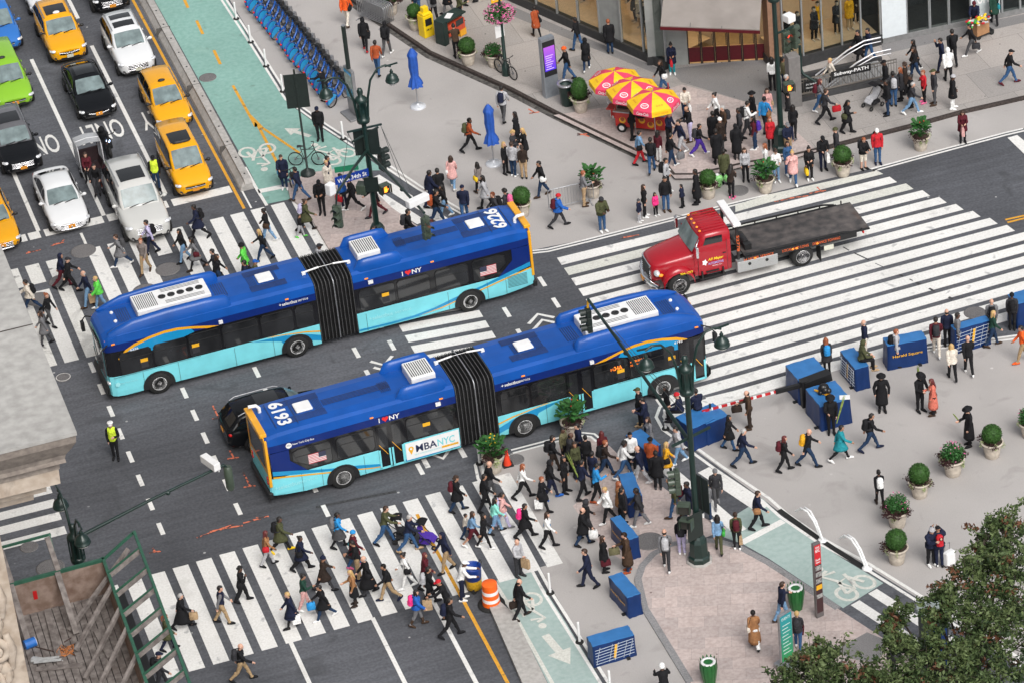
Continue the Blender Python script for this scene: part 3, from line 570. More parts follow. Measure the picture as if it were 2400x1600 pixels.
    for s in(1,-1):
        tlm=MB(); tlm.disc((-10.26,s*1.0,1.2),(1,0,0),.08,.04,12); tlm.disc((-10.26,s*1.0,1.0),(1,0,0),.08,.04,12); tlm.build('tail_lamp',REDL,rs)
    ex=MB(); ex.tube([(-9.85,.55,3.1),(-9.85,.55,3.35),(-9.95,.6,3.46),(-10.25,.62,3.48)],.07,10); ex.build('exhaust_pipe',WHITEP,rs)
    # bellows
    be=MB(); rg=[]; N=22
    for k in range(N*2+1):
        x=-1.0-1.66*k/(N*2); w=1.30 if k%2 else 1.22; zr=3.2 if k%2 else 3.1
        rg.append(sec(x,w,zr,.42))
    be.loft(rg,0,False,True); be.build('bellows',mat('bellows_rubber',(.022,.022,.023),.45,var=.3,scale=3,coat=.2),root)
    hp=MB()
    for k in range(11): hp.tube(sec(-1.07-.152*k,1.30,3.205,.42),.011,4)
    hp.build('bellows_highlights',mat('bellows_highlight_gray',(.13,.13,.135),.5,var=.1),root); hp=MB()  # thin gray tubes painting lit highlights along the bellows ridges
    s0=sec(-1.83,1.325,3.235,.42); hp.tube(s0,.028,6); hp.build('bellows_hoop',STEEL,root)
    sp=MB(); sp.tube([(-.85,.45,3.3),(-1.5,.45,3.37)],.04,8); sp.tube([(-1.5,.45,3.37),(-2.1,.45,3.37)],.012,6); sp.tube([(-2.1,.45,3.37),(-2.75,.45,3.3)],.04,8); sp.box((-.85,.45,3.26),(.14,.14,.1)); sp.box((-2.75,.45,3.26),(.14,.14,.1)); 
    sp.xf(M.Translation((0,-.0,0))); sp.build('roof_strut',WHITEP,root)
    # roof equipment
    ac=MB(); ac.box((4.55,0,3.36),(3.05,1.3,.42)); aco=bevel(ac.build('air_conditioner',ACW,fs),.04)
    gl=MB()
    for k in range(11): gl.box((5.2+k*.078,0,3.575),(.03,1.05,.012))
    for sg in(1,-1):
        for k in range(3): gl.box((4.05,sg*(.36+k*.09),3.575),(1.6,.018,.012))
    gl.build('vent_slots',SLOT,aco)
    for k in range(5 if num=='6226' else 4):
        f=MB(); f.annulus((4.9-k*.385,0,3.58),(0,0,1),.07,.155,.03,20); f.disc((4.9-k*.385,0,3.574),(0,0,1),.155,.012,20); f.build('fan',BLACKP,aco)
    ac=MB(); ac.box((-3.6,0,3.36),(.98,1.22,.4)); aco=bevel(ac.build('air_conditioner',ACW,rs),.04)
    gl=MB()
    for k in range(10): gl.box((-4.0+k*.088,0,3.565),(.036,1.0,.012))
    gl.build('vent_slots',SLOT,aco)
    for par,x in((fs,.67),(rs,-8.3)):
        h=MB(); h.box((x,0,3.27),(.66,.66,.09)); bevel(h.build('roof_hatch',ACW,par),.05,3)
        rb=MB()
        for k in range(6):
            for sg in(1,-1): rb.box((x,sg*(.42+k*.07),3.2235-.004*k*.6),(1.5,.022,.02))
            rb.box((x-.75-k*.06+.4,0,3.227),(.02,.7,.02)) if k<3 else None
            rb.box((x+.42+k*.055,0,3.227),(.02,.8,.02)) if k<6 else None
        rb.build('roof_ribs',RIBM,par)
    rb=MB()
    for k in range(5): rb.box((-6.2,.12-k*.085,3.228),(2.7,.025,.02))
    for k in range(6): rb.box((-4.9-k*.07,-.1,3.228),(.025,.7,.02)); 
    rb.build('roof_ribs',RIBM,rs)
    rb=MB()
    for k in range(6): rb.box((6.35+k*.09,0,3.229),(.03,1.0,.02)); rb.box((2.35+k*.09,0,3.229),(.03,1.0,.02))
    rb.build('roof_ribs',RIBM,fs)
    for x,y in((6.95,.35),(6.95,-.35)):
        an=MB(); an.lathe([(.07,0),(.075,.05),(.03,.09),(0,.1)],(x,y,3.2),12); an.build('antenna',WHITEP,fs)
    nb=MB(); put_text(nb,num,(-9.2,0,3.232),(0,-1,0),(1,0,0),w=1.62,h=.58,bold=.035); nb.build('roof_number',LETW,rs)
    ln=MB(); ln.box((-9.6,0,3.225),(.03,1.7,.02)); ln.box((-8.75,0,3.229),(.02,1.9,.015)); ln.build('roof_ribs',RIBM,rs)
    if ad:
        a=MB(); y=-1.303; a.add(outset([(-4.83,.46),(-2.66,.46),(-2.66,1.22),(-4.83,1.22)],y),[(0,1,2,3)],0)
        put_text(a,'MBA',(-4.0,y-.004,.88),(1,0,0),(0,0,1),w=.85,h=.32,bold=.018,m=1); put_text(a,'NYC',(-3.2,y-.004,.88),(1,0,0),(0,0,1),w=.7,h=.32,bold=.02,m=2)
        put_text(a,'NEW YORK BUSINESS SCHOOL',(-3.95,y-.004,.62),(1,0,0),(0,0,1),w=1.1,h=.07,m=2); a.add(outset([(-3.4,.58),(-2.72,.58),(-2.72,.67),(-3.4,.67)],y-.004),[(0,1,2,3)],3)
        pin=[(-4.62+.11*math.cos(t),.93+.11*math.sin(t)) for t in[RD(-35+i*25) for i in range(11)]]+[(-4.62,.66)]
        a.add(outset(pin,y-.004),[tuple(range(len(pin)))],3); a.disc((-4.62,y-.006,.93),(0,1,0),.045,.004,12,0)
        a.build('advert_panel',[ACW,NAVL,CYL,GOLDL],rs)
    return root
bus('6226',(-8.2+.03,2.93+1.29,0),PI+math.atan2(.33,13.15),'blue articulated bus with roof number 6226 heading past the west crossing',False)
bus('6193',(-1.575,-6.46+1.29,0),math.atan2(.30,7.445),'blue articulated bus with roof number 6193 and white advert panel',True)
# ---------------- cars
WIND=mat('windscreen_glass',(.17,.22,.225),.12,var=.35,scale=2.2,coat=.15,spec=.4); SIDEG=mat('side_glass',(.008,.009,.01),.04,var=0,coat=.6)
PLATEO=mat('plate_orange',(.7,.28,.03),.5,var=.2,scale=30); PLATEW=mat('plate_white',(.6,.6,.5),.5,var=.2,scale=30)
def lerp(a,b,t): return a+(b-a)*t
def interp(tab,x):
    tab=sorted(tab)
    if x<=tab[0][0]: return tab[0][1]
    for (a,p),(b,q) in zip(tab,tab[1:]):
        if x<=b: return lerp(p,q,(x-a)/(b-a))
    return tab[-1][1]
CARTYPES=dict( # L,W, hood z front, hood z cowl, belt z, roof z ; x fractions from the nose: cowl, windscreen top, roof end, rear glass foot, deck z
 sedan=(4.8,1.84,.72,.93,.96,1.44,.27,.44,.72,.90,1.06),
 hatch=(4.6,1.78,.74,.98,1.0,1.56,.22,.42,.86,.985,1.08),
 suv=(4.75,1.88,.92,1.10,1.14,1.70,.27,.42,.88,.985,1.18),
 bigsuv=(5.05,1.98,1.02,1.16,1.2,1.86,.27,.40,.92,.985,1.24),
 mini=(5.05,1.96,.80,1.08,1.12,1.74,.20,.37,.93,.99,1.2),
 van=(4.7,1.78,.86,1.14,1.16,1.88,.19,.36,.95,.995,1.25))
def car(kind,pcol,pos,ang,label,grille='bars',plate=PLATEO,roof=None,rails=False,sun=0,taxi=0,group=None,trim=None,sc=.97,lamp_on=0):
    L,W,hf,hc,bz,rz,xc,xw,xr,xt,dz=CARTYPES[kind]; w=W/2; nose=L/2; X=lambda f:nose-f*L
    root=thing({'van':'taxi','hatch':'taxi'}.get(kind,'car') if taxi else 'parked_car' if 0 else ('minivan' if kind in('mini','van') else 'car'),label,'taxi' if taxi else 'car',pos,ang,group or 'cars waiting at the west crossing'); root.scale=(sc,sc,sc)
    dk=pcol[0]=='black'; P=mat('car_paint_'+pcol[0],pcol[1],.22,var=.02,scale=2,coat=.18 if dk else .55,spec=.12 if dk else .4)
    tr=trim or P
    zb=.24 if kind in('sedan','hatch') else .28
    top=[(X(0),hf-.10),(X(.03),hf),(X(xc*.5),lerp(hf,hc,.62)),(X(xc),hc),(X(xt),dz-.02),(X(.985),dz-.08),(X(1),dz-.22)]
    wid=[(X(0),.62*w),(X(.015),.78*w),(X(.06),.93*w),(X(.14),.985*w),(X(.3),w),(X(.7),w),(X(.9),.965*w),(X(.97),.88*w),(X(1),.72*w)]
    xs=[X(f) for f in(0,.012,.035,.07,.13,.2,xc,.36,.5,.62,.75,.86,.93,.97,.99,1)]
    rg=[]
    for x in xs:
        ww=interp(wid,x); zt=interp(top,x); zl=zb+(.14 if x>X(.012) else .10 if x<X(.985) else 0); h=zt-zl
        if X(xc)>x>X(xt): zt=max(zt,bz-.01); h=zt-zl
        hf_=[(.80*ww,zl),(.95*ww,zl+.05),(.985*ww,zl+.28*h),(ww,zl+.55*h),(.985*ww,zl+.78*h),(.93*ww,zl+.94*h),(.78*ww,zt),(.42*ww,zt+.022),(0,zt+.03)]
        rg.append([V((x,-y,z)) for y,z in hf_]+[V((x,y,z)) for y,z in hf_[-2::-1]])
    mb=MB(); mb.loft(rg,0,True,True); body=mb.build('body',P,root)
    sb=body.modifiers.new('s','SUBSURF'); sb.levels=1; sb.render_levels=1
    # greenhouse
    wb=.90*w; wr=.68*w if kind in('sedan','hatch') else .74*w
    roofz=[(X(xc),hc-.03),(X(xw),rz-.06),(X(lerp(xw,xr,.35)),rz),(X(lerp(xw,xr,.7)),rz-.005),(X(xr),rz-.07),(X(xt),dz-.04)]
    def Y(z): t=max(0,min(1,(z-bz)/(rz-.06-bz))); return lerp(wb,wr,t**1.15)
    gx=[X(xc),X(lerp(xc,xw,.5)),X(xw),X(lerp(xw,xr,.25)),X(lerp(xw,xr,.5)),X(lerp(xw,xr,.75)),X(xr),X(lerp(xr,xt,.5)),X(xt)]
    rg=[]
    for x in gx:
        z=interp(roofz,x); y=Y(z-.03); 
        tw=interp([(X(xc),.9),(X(lerp(xc,xw,.6)),.97),(X(xw),1),(X(xr),1),(X(xt),.93)],x); y*=tw; bb=wb*tw
        h_=[(bb,bz-.08),(lerp(bb,y,.5),lerp(bz-.05,z,.5)),(y,z-.045),(y*.9,z-.008),(y*.5,z+.03),(0,z+.042)]
        rg.append([V((x,-a,q)) for a,q in h_]+[V((x,a,q)) for a,q in h_[-2::-1]])
    mb=MB(); mb.loft(rg,0,True,False,False); cab=mb.build('roof',roof or P,body)
    # glass: windscreen / rear window as curved grids just proud of the shell
    def glass(name,f0,f1,t0,t1,m,yk):
        g=MB(); rows=[]
        for i in range(5):
            f=lerp(f0,f1,lerp(t0,t1,i/4)); x=X(f); z=interp(roofz,x); tw=interp([(X(xc),.9),(X(lerp(xc,xw,.6)),.97),(X(xw),1),(X(xr),1),(X(xt),.93)],x); y=Y(z-.03)*tw*yk
            rows.append([V((x+(.018 if f1>f0 and f1<.6 else -.018)*(1-(k/3-1)**2*.6)+(.012 if f1<.6 else -.012),y*(k/3-1),z+.055-.035*(k/3-1)**2)) for k in range(7)])
        g.loft(rows,0,True,False,False); return g.build(name,m,body)
    wso=glass('windscreen',xc,xw,.10,.93,WIND,.88); glass('rear_window',xr,xt,.12,.8,SIDEG,.86)
    q=MB()
    for y0,y1 in((.05,.55),(-.5,-.02)):
        x0=X(xc)+.03; q.bar((x0,y0*w,interp(roofz,X(xc))+.09),(x0-.10,y1*w*1.05,interp(roofz,X(xc))+.13),.03,.02)
    q.build('wiper',BLACKP,wso)
    ws=[]
    cols=[xc+.045,lerp(xc,xw,1.05)+.02]; e=xt-.03
    doors=[(xc+.04,.475),(.49,.66),(.675,e)] if kind!='sedan' else [(xc+.05,.50),(.515,.74),(.75,xt-.07)]
    for sd in(1,-1):
        for a,b in doors:
            g=MB(); n=7; rows=[]
            for i in range(n):
                x=X(lerp(a,b,i/(n-1))); z0=bz+.035; z1=max(z0+.012,min(rz-.1,interp(roofz,x)-.085))
                rows.append([V((x,sd*(Y(z)+.012+.014*math.sin(PI*k/3)),z)) for k,z in enumerate([lerp(z0,z1,k/3) for k in range(4)])])
            g.loft(rows,0,True,False,False); g.build('side_window',SIDEG,body)
        for nm,a,b in(('seam',.27,.985),):
            g=MB()
            for f in(xc+.05,.483,.668): g.box((X(f),sd*(w*.995),.72),(.012,.02,.5))
            g.build('door_seams',BLACKP,body)
        g=MB()
        for f in(.44,.63): g.box((X(f),sd*(w+.0),bz-.13),(.16,.03,.03))
        g.build('door_handle',P if not trim else tr,body)
        mi=MB(); mi.sph((X(xc+.06),sd*(w+.07),bz+.06),(.07,.11,.08),10,7); mi.bar((X(xc+.065),sd*(w*.88),bz+.02),(X(xc+.06),sd*(w+.04),bz+.05),.06,.05); mi.build('mirror',P if kind!='van' and not taxi else BLACKP,body)
        for f in(.175,.79):
            x=X(f); A=MB(); r=.40 if kind in('sedan','hatch') else .44
            A.add(outset([(x+r*math.cos(k*PI/10),.33+r*math.sin(k*PI/10)) for k in range(11)],sd*(w*.992)),[tuple(range(11))]); A.build('wheel_arch',BLACKP,body)
            wheel(root,x,sd*(w-.085),.335 if kind in('sedan','hatch','van') else .375,.21,sd,STEEL,.62,lug=5)
        hl=MB(); hx=X(.045); ww=interp(wid,hx)
        rows=[[V((X(.018)-.16*t-.02*j,sd*lerp(.60,.97,t)*w*(.98+.0*j),hf-.19+.11*j/2+.06*t)) for j in range(3)] for t in(0,.33,.66,1)]
        for r in rows:
            for p in r: p.x+= .035; p.y*=1.015
        hl.loft(rows,0,True,False,False); hl.sph((X(.035),sd*.76*w,hf-.11),(.10,.17*w,.075),10,7); hl.build('headlamp',LENSW,body)
        fl=MB(); fl.sph((X(.02),sd*.72*w,zb+.2),(.07,.08,.05),8,6); fl.build('fog_lamp',BLACKP,body)
        tl=MB(); tl.sph((X(.968),sd*.76*w,dz-.24),(.1,.1,.09),8,6); tl.build('tail_lamp',REDL,body)
        if rails: 
            r_=MB(); z=rz+.02; r_.tube([(X(xw+.03),sd*wr*.93,z-.03),(X(xw+.07),sd*wr*.95,z+.035),(X(xr-.05),sd*wr*.95,z+.03),(X(xr),sd*wr*.93,z-.06)],.022,6); r_.build('roof_rail',STEEL if rails==1 else BLACKP,cab)
    # grille
    g=MB(); gz=hf-.17; gx_=X(0)+.01; gh={'bars':.2,'slim':.09,'wide':.24,'v':.12,'oval':.2}[grille]; gw=.55*w
    g.loft([[V((gx_+.035-.05*abs(t)**2,t*gw,gz+z)) for t in(-1,-.6,0,.6,1)] for z in(-gh,0.03)],0,True,False,False); go=g.build('grille',BLACKP,body)
    c=MB()
    nb={'bars':4,'slim':1,'wide':3,'v':1,'oval':4}[grille]
    for k in range(nb): 
        z=gz-gh*(k+.5)/nb
        c.tube([(gx_+.045-.05*t*t,t*gw*.96,z+(.06*abs(t) if grille=='v' else 0)) for t in(-1,-.6,0,.6,1)],.013,5)
    if grille in('bars','oval','wide'): c.tube([(gx_+.04-.05*t*t,t*gw,gz+.03) for t in(-1,-.5,0,.5,1)],.014,5); c.tube([(gx_+.04-.05*t*t,t*gw,gz-gh) for t in(-1,-.5,0,.5,1)],.014,5)
    c.sph((gx_+.06,0,gz-gh*.4),(.02,.06,.05),8,6)
    c.build('grille_bars',CHROME if grille!='slim' else STEEL,go)
    g=MB(); g.loft([[V((gx_+.03-.09*abs(t)**2,t*.72*w,zb+.08+z)) for t in(-1,-.6,0,.6,1)] for z in(0,.12)],0,True,False,False); g.build('lower_intake',BLACKP,body)
    g=MB(); g.box((gx_+.06,.0,zb+.27),(.02,.31,.16)); g.build('number_plate',plate,body)
    g=MB(); g.box((X(1)-.03,.0,dz-.32),(.02,.31,.16)); g.build('number_plate',plate,body)
    for k in range(sun):
        f=lerp(xw,xr,.16+.38*k); x0,x1=X(f),X(f+(.2 if sun==1 else .115)*1.0); g=MB(); rows=[]
        for i in range(4):
            x=lerp(x0,x1,i/3); z=interp(roofz,x)+.052
            rows.append([V((x,t*wr*.72,z-.018*t*t)) for t in(-1,-.5,0,.5,1)])
        g.loft(rows,0,True,False,False); g.build('sunroof',SIDEG,cab)
    if taxi:
        x=X(lerp(xw,xr,.18 if taxi!=2 else .12)); g=MB()
        ww,hh=(.17,.075) if taxi!=2 else (.42,.09)
        g.loft([[V((x+.09*math.cos(2*PI*i/12)*s,ww*math.sin(2*PI*i/12)*s,rz+.03+z)) for i in range(12)] for z,s in((0,1),(hh*.7,.95),(hh,.7))]); g.build('roof_light',BLACKP if taxi!=3 else WHITEP,cab)
    return root
YEL=('taxi_yellow',(.80,.37,.005)); WHT=('white',(.74,.75,.76)); BLK=('black',(.008,.009,.011)); LIM=('apple_green',(.24,.50,.03)); BLV=('blue',(.03,.16,.5)); SIL=('silver',(.58,.58,.56))
def front_at(kind,c,r,x,y,ang,sc=.97):   # nose of the car stands here on the road
    p=T(c,r,x,y,.0); L=CARTYPES[kind][0]*sc; d=V((math.cos(ang),math.sin(ang),0)); return p-d*L/2
S=RD(-90)
car('suv',YEL,front_at('suv',0,0,660,600,S),S,'yellow taxi SUV with a roof sign behind the black sedan','v',PLATEW,rails=1,sun=1,taxi=3)
car('sedan',BLK,front_at('sedan',0,0,925,1125,S),S,'glossy black sedan behind the scooter rider','v',rails=0,sun=1)
car('suv',WHT,front_at('suv',0,0,1290,722,S),S,'white SUV with two dark roof windows behind a yellow taxi','wide',PLATEW,rails=1,sun=2)
car('suv',BLK,front_at('suv',0,0,1050,140,S),S,'black SUV at the top edge behind the white SUV','wide')
car('sedan',('pearl_white',(.68,.69,.70)),front_at('sedan',0,0,465,165,S),S,'pale white sedan at the top edge behind the yellow taxi SUV','slim')
car('mini',BLV,front_at('mini',0,0,60,520,S),S,'blue minivan cut by the photo edge behind the green taxi','slim')
car('mini',LIM,front_at('mini',0,0,160,1035,S),S,'apple green minivan taxi with a small roof sign','slim',taxi=1)
car('suv',BLK,front_at('suv',0,1,235,62,S),S,'black SUV with chrome roof rails behind the white sedan','bars',rails=1,sun=1,roof=mat('gray_roof',(.12,.12,.13),.25,var=.05,coat=.5))
car('hatch',YEL,front_at('hatch',0,0,1630,1215,S),S,'yellow hatchback taxi just behind the yellow taxi van','slim',taxi=1)
car('van',YEL,front_at('van',0,1,1815,262,S),S,'yellow taxi van with a wide black roof sign at the stop line','slim',taxi=2,sun=1)
car('bigsuv',SIL,front_at('bigsuv',0,1,1395,672,S),S,'silver SUV with roof rails halted on the west crossing','bars',PLATEW,rails=1,sun=1,sc=1.04)
car('sedan',WHT,front_at('sedan',0,1,675,592,S),S,'white sedan at the stop line with an oval grille','oval')
car('sedan',YEL,front_at('sedan',0,1,40,775,S),S,'yellow taxi sedan cut by the photo edge and ledge','wide',taxi=1)
p=T(0,2,2120,900); car('suv',BLK,V((p.x+2.0,p.y-.25,0)),math.atan2(.3,7.4),'black SUV almost hidden behind the rear of the lower bus','bars',rails=1,group='cars between the buses',sun=1)
p=T(2,1,560,1350,.9); car('sedan',('fleet_white',(.72,.72,.72)),V((p.x+2.4,p.y-.55,0)),math.atan2(.3,7.4),'white sedan with a dark roof window beyond the lower bus','slim',sun=1,group='cars between the buses')
# ---------------- tow truck
REDP=mat('car_paint_red',(.36,.008,.018),.25,var=.03,scale=2,coat=.5,spec=.4); BEDM=gmat('worn_steel_bed',(.045,.043,.044),(.105,.092,.088),2.5,rough=.65,stain=((.12,.07,.05),.6),streak=True); BLKF=mat('black_frame',(.012,.012,.013),.5,var=.15)
ALU=mat('diamond_plate',(.55,.56,.56),.3,.7,var=.1,scale=40,bump=.3); YLET=mat('yellow_lettering',(.85,.62,.02),.5,var=.02); OLET=mat('orange_lettering',(.8,.14,.03),.5,var=.05)
def truck():
    f=T(2,1,1545,1140); b=T(3,1,320,875); d=(f-b); d.z=0; d.normalize(); ang=math.atan2(d.y,d.x); yl=V((-d.y,d.x,0))
    wb=(f-b).length   # near-side wheels are on the truck's left
    org=f-yl*1.05-d*0
    t=thing('tow_truck','red flatbed tow truck with an empty steel deck on the big crosswalk','truck',org,ang)
    def sec(x,w,zb,zt,cr=.08,k=.9): 
        h=[(w*.96,zb),(w,zb+.1),(w,lerp(zb,zt,.6)),(w*.97,zt-.12),(w*k,zt),(0,zt+cr)]
        return [V((x,-y,z)) for y,z in h]+[V((x,y,z)) for y,z in h[-2::-1]]
    mb=MB(); mb.loft([sec(x,w,zb,zt,.07,.8) for x,w,zb,zt in((1.02,.55,.62,1.3),(.98,.68,.6,1.42),(.7,.80,.6,1.52),(.1,.88,.85,1.6),(-.65,.98,.85,1.72),(-.72,.98,.6,1.72))]); hood=mb.build('hood',REDP,t); s=hood.modifiers.new('s','SUBSURF'); s.levels=1; s.render_levels=1
    mb=MB(); mb.loft([sec(x,w,.62,zt,.04,.88) for x,w,zt in((-.72,1.0,1.72),(-1.12,1.02,2.42),(-1.3,1.02,2.52),(-2.2,1.02,2.52),(-2.3,.99,2.46))]); cab=mb.build('cab',REDP,t)
    q=MB()
    for k in range(9): q.box((-1.72,-.8+.2*k,2.56),(1.0,.05,.03))
    q.build('roof_ribs',REDP,cab)
    q=MB(); q.loft([[V((x+.03,y*w,z)) for y in(-1,-.6,0,.6,1)] for x,z,w in((-.72,1.78,.9),(-.92,2.1,.87),(-1.08,2.36,.83))],0,True,False,False); 
    for v in range(len(q.v)): x,y,z=q.v[v]; q.v[v]=(x+.05*(1-(y/.9)**2)+.02,y,z)
    q.build('windscreen',WIND,cab)
    for sd in(1,-1):
        q=MB(); P=[(-1.0,1.72),(-1.95,1.72),(-1.95,2.36),(-1.25,2.36)]; q.add(outset(P,sd*1.028),[(0,1,2,3)]); do=MB(); do.box((-1.5,sd*1.02,1.35),(1.25,.02,1.35)); dd=do.build('door',REDP,cab); q.build('window',SIDEG,dd)
        sm=MB()
        for x in(-.87,-2.12): sm.box((x,sd*1.029,1.4),(.015,.01,1.4))
        sm.build('seam',BLACKP,dd); hd=MB(); hd.box((-2.0,sd*1.04,1.5),(.14,.03,.04)); hd.build('handle',BLACKP,dd)
        mi=MB(); mi.box((-.75,sd*1.32,1.98),(.12,.22,.5)); bevel(mi.build('mirror',CHROME,cab),.03); mi=MB(); mi.tube([(-.95,sd*1.03,1.75),(-.75,sd*1.3,1.7),(-.75,sd*1.32,2.3),(-.95,sd*1.03,2.35)],.02,6); mi.build('mirror_bracket',CHROME,cab)
        fe=MB(); rg=[]
        for k in range(9):
            a=PI*k/8; rg.append([V((.0+.66*math.cos(a),sd*y,.52+.62*math.sin(a)+dz)) for y,dz in((.72,.16),(.98,.12),(1.12,.04),(1.13,-.1))])
        fe.loft(rg,0,True,False,False); fe.build('fender',REDP,hood)
        hl=MB(); hl.sph((.84,sd*.78,1.08),(.13,.2,.13),12,8); hl.build('headlamp',LENSW,hood)
        hl=MB(); hl.sph((.72,sd*.97,1.06),(.1,.06,.07),8,6); hl.build('turn_lamp',ORANGE_L,hood)
        wheel(t,0,sd*.98,.47,.28,sd,CHROME,.6); wheel(t,-wb,sd*.88,.47,.5,sd,CHROME,.6)
        st=MB(); st.box((-1.45,sd*.92,.5),(1.1,.35,.06)); st.box((-1.45,sd*.95,.78),(.55,.3,.05)); 
        for x in(-1.9,-1.0): st.box((x,sd*.98,.65),(.06,.28,.4))
        st.build('step',BLKF,cab); tk=MB(); tk.disc((-1.55,sd*.75,.72),(1,0,0),.24,.6,18); tk.build('fuel_tank',ALU,t)
        tb=MB(); tb.box((-3.35,sd*1.06,.72),(1.75,.3,.5)); to=bevel(tb.build('tool_box',ALU,t),.02); lk=MB(); lk.disc((-3.0,sd*1.215,.8),(0,1,0),.07,.02,12); lk.disc((-3.75,sd*1.215,.8),(0,1,0),.07,.02,12); lk.build('latch',BLACKP,to)
        mf=MB(); mf.box((-wb-.75,sd*.95,.45),(.03,.5,.7)); mf.build('mud_flap',RUBBER,t)
    g=MB(); g.box((1.02,0,1.02),(.08,1.0,.62)); go=g.build('grille',CHROME,hood); g=MB()
    for k in range(6): g.box((1.065,0,.78+.1*k),(.02,.9,.04))
    g.build('grille_slots',BLACKP,go)
    bp=MB(); bp.loft([[V((1.22-.28*(y/1.1)**2+dx,y,z)) for dx,z in((-.1,.42),(.02,.45),(.03,.66),(-.1,.7))] for y in(-1.12,-.7,0,.7,1.12)]); bp.build('bumper',CHROME,t)
    pl=MB(); pl.box((1.26,0,.56),(.02,.31,.16)); pl.build('number_plate',PLATEO,t)
    for k in range(5): q=MB(); q.sph((-1.12+.0,-.7+.35*k,2.55),(.06,.05,.04),8,5); q.build('roof_lamp',ORANGE_L,cab)
    lb=MB(); lb.box((-2.62,0,2.62),(.34,2.1,.16)); bevel(lb.build('light_bar',WHITEP,t),.04); pp=MB()
    for y in(-.95,.95): pp.bar((-2.62,y,.9),(-2.62,y,2.55),.1,.1)
    pp.bar((-2.55,-.95,1.7),(-2.55,.95,1.7),.08,.08); pp.build('headboard',BLKF,t)
    ch=MB()
    for y in(-.42,.42): ch.bar((1.0,y,.68),(-wb-1.6,y,.68),.12,.22)
    for x in(-1.2,-2.6,-4.2,-wb,-wb-1.4): ch.bar((x,-.42,.68),(x,.42,.68),.1,.12)
    ch.disc((-wb,0,.5),(0,1,0),.12,1.6,12); ch.build('chassis',BLKF,t)
    bl=wb+2.95; bd=MB(); x0,x1=-2.85,-bl
    bd.box(((x0+x1)/2,0,1.08),(x0-x1,2.28,.06)); bd.box(((x0+x1)/2,0,1.113),(x0-x1-.02,2.12,.006),0,1); deck=bd.build('deck',[BLKF,BEDM],t)
    sr=MB()
    for sd in(1,-1):
        sr.bar((x0,sd*1.17,1.0),(x1+.6,sd*1.17,1.0),.06,.24); sr.bar((x0,sd*1.18,1.24),(x1+1.2,sd*1.18,1.24),.06,.06); sr.bar((x1+1.2,sd*1.18,1.24),(x1+.7,sd*1.18,1.12),.06,.06)
        for k in range(6): sr.bar((x0-.3-k*.95,sd*1.18,1.1),(x0-.3-k*.95,sd*1.18,1.24),.05,.05)
    sr.build('side_rail',BLKF,deck)
    for x in(x0-.4,x0-2.2,-wb+.45,-wb-.62): 
        for sd in(1,-1): q=MB(); q.sph((x,sd*1.21,1.0),(.06,.03,.05),8,5); q.build('marker_lamp',ORANGE_L,deck)
    for sd in(1,-1): q=MB(); q.sph((x1+.25,sd*1.0,.92),(.05,.09,.07),8,5); q.build('tail_lamp',REDL,t)
    w_=MB(); w_.disc((-3.15,0,1.28),(0,1,0),.15,.8,14); w_.box((-3.15,.55,1.25),(.3,.25,.25)); w_.build('winch',BLACKP,deck)
    L=MB(); uz=V((0,0,1)); ux=V((-1,0,0)); y=1.033
    put_text(L,'All Major',(-1.62,y,1.3),ux,uz,w=.66,h=.16,bold=.025,m=0,skew=.25); put_text(L,'AUTOMOTIVE',(-1.62,y,1.12),ux,uz,w=.66,h=.11,bold=.02,m=3); put_text(L,'BRONX, N.Y.',(-1.68,y,.99),ux,uz,w=.42,h=.06,m=1); 
    L.poly([(-1.15+.13*math.cos(k*PI/5)*(1 if k%2 else .6),y,1.22+.16*math.sin(k*PI/5)*(1 if k%2 else .6)) for k in range(10)][::-1],None,1)
    put_text(L,'904-1777',(-.32,1.137,1.0),ux,uz,w=.55,h=.11,bold=.02,m=0); put_text(L,'52778',(-2.62,1.012,1.75),(0,0,-1),(-1,0,0),w=.75,h=.12,m=2,bold=.01)
    put_text(L,'24 HOUR SERVICE',(-3.4,1.208,1.02),ux,uz,w=1.3,h=.11,m=2); put_text(L,'LOCAL AND LONG',(-5.0,1.208,1.02),ux,uz,w=1.15,h=.12,m=2); put_text(L,'DISTANCE TOWING',(-6.35,1.208,1.02),ux,uz,w=1.2,h=.12,m=2)
    L.build('lettering',[YLET,LETW,OLET,mat('lilac_lettering',(.35,.35,.7),.5,var=0)],t)
    pl=MB(); pl.box((-wb-1.15,1.1,.62),(.42,.02,.22)); pl.build('number_plate',PLATEW,t)
    return t
truck()
# ---------------- street furniture
GI=GREENIRON
GLOBE=mat('lamp_globe',(.75,.75,.72),.3,var=.03); AMBH=mat('amber_hand',(1,.25,.02),.4,var=0,emit=3); REDON=mat('red_light_on',(1,.05,.02),.4,var=0,emit=3); LENSOFF=mat('lens_dark',(.03,.03,.025),.3,var=0)
OLIV=mat('signal_green',(.05,.07,.05),.45,.0,var=.15,coat=.2); SIGNB=mat('sign_back',(.012,.02,.018),.5,var=.15); BLUES=mat('street_sign_blue',(.01,.045,.3),.4,var=.05)
VINYL=mat('blue_vinyl',(.005,.028,.12),.42,var=.14,scale=2.2,bump=.5,spec=.35); VINYL_LIT=mat('blue_vinyl_lit_top',(.035,.16,.40),.42,var=.16,scale=2.0,bump=.6,spec=.35); VINYLW=mat('white_print',(.62,.68,.75),.5,var=.05)  # block tops paler, sides darker: light and shade put into the vinyl colour
POTM=mat('cast_stone_pot',(.50,.44,.37),.85,var=.16,scale=5,bump=.3); SOIL=mat('soil',(.05,.032,.022),.95,var=.4,scale=20)
def leafm(n,c,v=.45): return mat('leaf_'+n,c,.6,var=v,scale=9,spec=.3)
